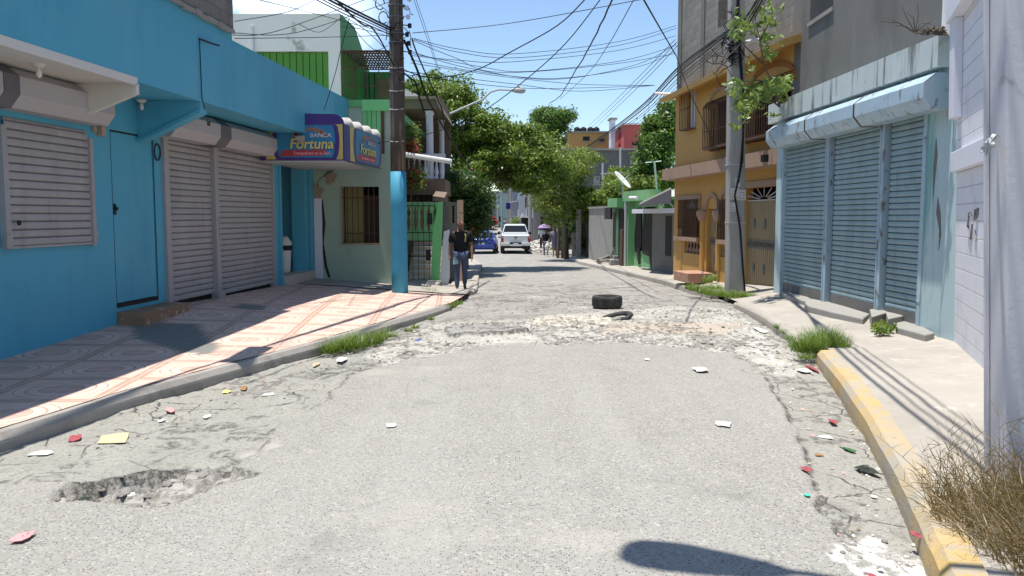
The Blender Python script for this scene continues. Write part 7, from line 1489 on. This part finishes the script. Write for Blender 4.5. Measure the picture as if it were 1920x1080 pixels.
B_(MB().box(-1.3,1.3,0,4.5,.4,1.3).prism([Vector((-1.2,.2,1.3)),Vector((1.2,.2,1.3)),Vector((1.0,.5,2.1)),Vector((-1.0,.5,2.1))], [Vector((-1.2,4,1.3)),Vector((1.2,4,1.3)),Vector((1.0,3.6,2.1)),Vector((-1.0,3.6,2.1))])).build('body', carpaint('red_paint', (.45,.02,.03)), rv, bevel=.1); B_(MB().box(-.9,.9,.28,.4,1.4,1.9)).build('rear_window', m_glass, rv)
for s_ in (-1, 1): B_(MB().lathe((s_*1.1-.1,.9,.35), [(.2,0),(.35,.02),(.35,.2),(.2,.22)], 14, (1,0,0))).build('wheel', m_rub, rv)
for i, (px, lab) in enumerate(((939,'motorbike parked left of the distant pale shirted person'),(944,'motorbike parked just behind the other distant motorbike'))):
    g = gz(px, 428, -.5); mk = thing('motorbike', lab, 'motorbike', (g.x, g.y, -.5)); x, y_ = g.x, g.y+i*2
    for dx in (-.6, .6): MB().lathe((x+dx, y_-.05, -.2), [(.2,0),(.31,.01),(.31,.09),(.2,.1)], 14, (0,1,0)).build('wheel', m_rub, mk)
    MB().tube([(x-.6,y_,-.2),(x-.2,y_,.15),(x+.35,y_,.2),(x+.6,y_,-.2)], .06, 6).tube([(x+.6,y_,-.2),(x+.4,y_,.5)], .03, 6).build('frame', m_zinc, mk); MB().box(x-.55,x+.1,y_-.1,y_+.1,.22,.34).build('seat', m_black, mk, bevel=.03); MB().box(x-.1,x+.35,y_-.12,y_+.12,.2,.42).build('tank', carpaint('tank_paint', (.3,.02,.02)), mk, bevel=.06)
leafcloud('yellow_bush', [tuple(at(a, b_, 84)) for a, b_ in ((963,415),(970,412),(977,418),(968,420))], [(.5,.5,.4)]*4, 200, .16, m_lf2, None); tag(bpy.data.objects['yellow_bush'], 'yellow green bush left of the white canopy far down the street', 'bush')
tree('distant_tree', 'far tree closing the view between the houses at the end of the street', tuple(gp(930,415,210)), [gp(930,415,210), gp(930,395,210)], [(925,385,210,22,16,4),(955,370,215,20,22,4)], 40, 120, .6, m_lf3, rs=(1.2,2.2), r0=.3, limbs=6)
# rubble heap on the verge beside the pickup
P = [gz(a, b_, -.5) for a, b_ in ((1000,447),(1012,455),(1005,465),(1018,470),(1008,474),(1000,458),(1022,462))]; mb = MB()
for c_ in P:
    for _ in range(16): icoblob(mb, (c_.x+random.gauss(0,.35), c_.y+random.gauss(0,.8), -.5+random.uniform(0,.25)), random.uniform(.06,.2), .6)
tag(mb.build('verge_rubble', m_st1, recalc=False), kind='stuff')

# dark vines and saplings tangled over the plank fence
tree('dark_vine', 'dark tangled vines hanging over the plank fence behind the pedestrians', tuple(gp(1078,478,46)), [gp(1078,484,46), gp(1076,440,46), gp(1080,395,46)],
     [(1080,415,46,24,22,.8),(1060,430,48,14,26,.7),(1092,450,44.5,10,22,.5),(1050,455,52,8,22,.5)], 46, 170, .15, m_lf5, rs=(.2,.42), r0=.1, limbs=14, cat='vine')
for px, D, tp_ in ((1046,47,395),(1054,49,380),(1090,45,400)):
    b_ = gz(px, 482, -.5); MB_ = MB().tube([(b_.x, b_.y, -.6), (b_.x+.05, b_.y, 1.0), at(px, tp_, b_.y)], [.09,.08,.06], 7).build('bare_tree', m_bark); tag(MB_, {1046:'slim bare trunk nearest the pedestrians by the dark fence',1054:'slim bare trunk behind the grey dressed woman',1090:'slim bare trunk by the end of the concrete wall'}[px], 'tree')
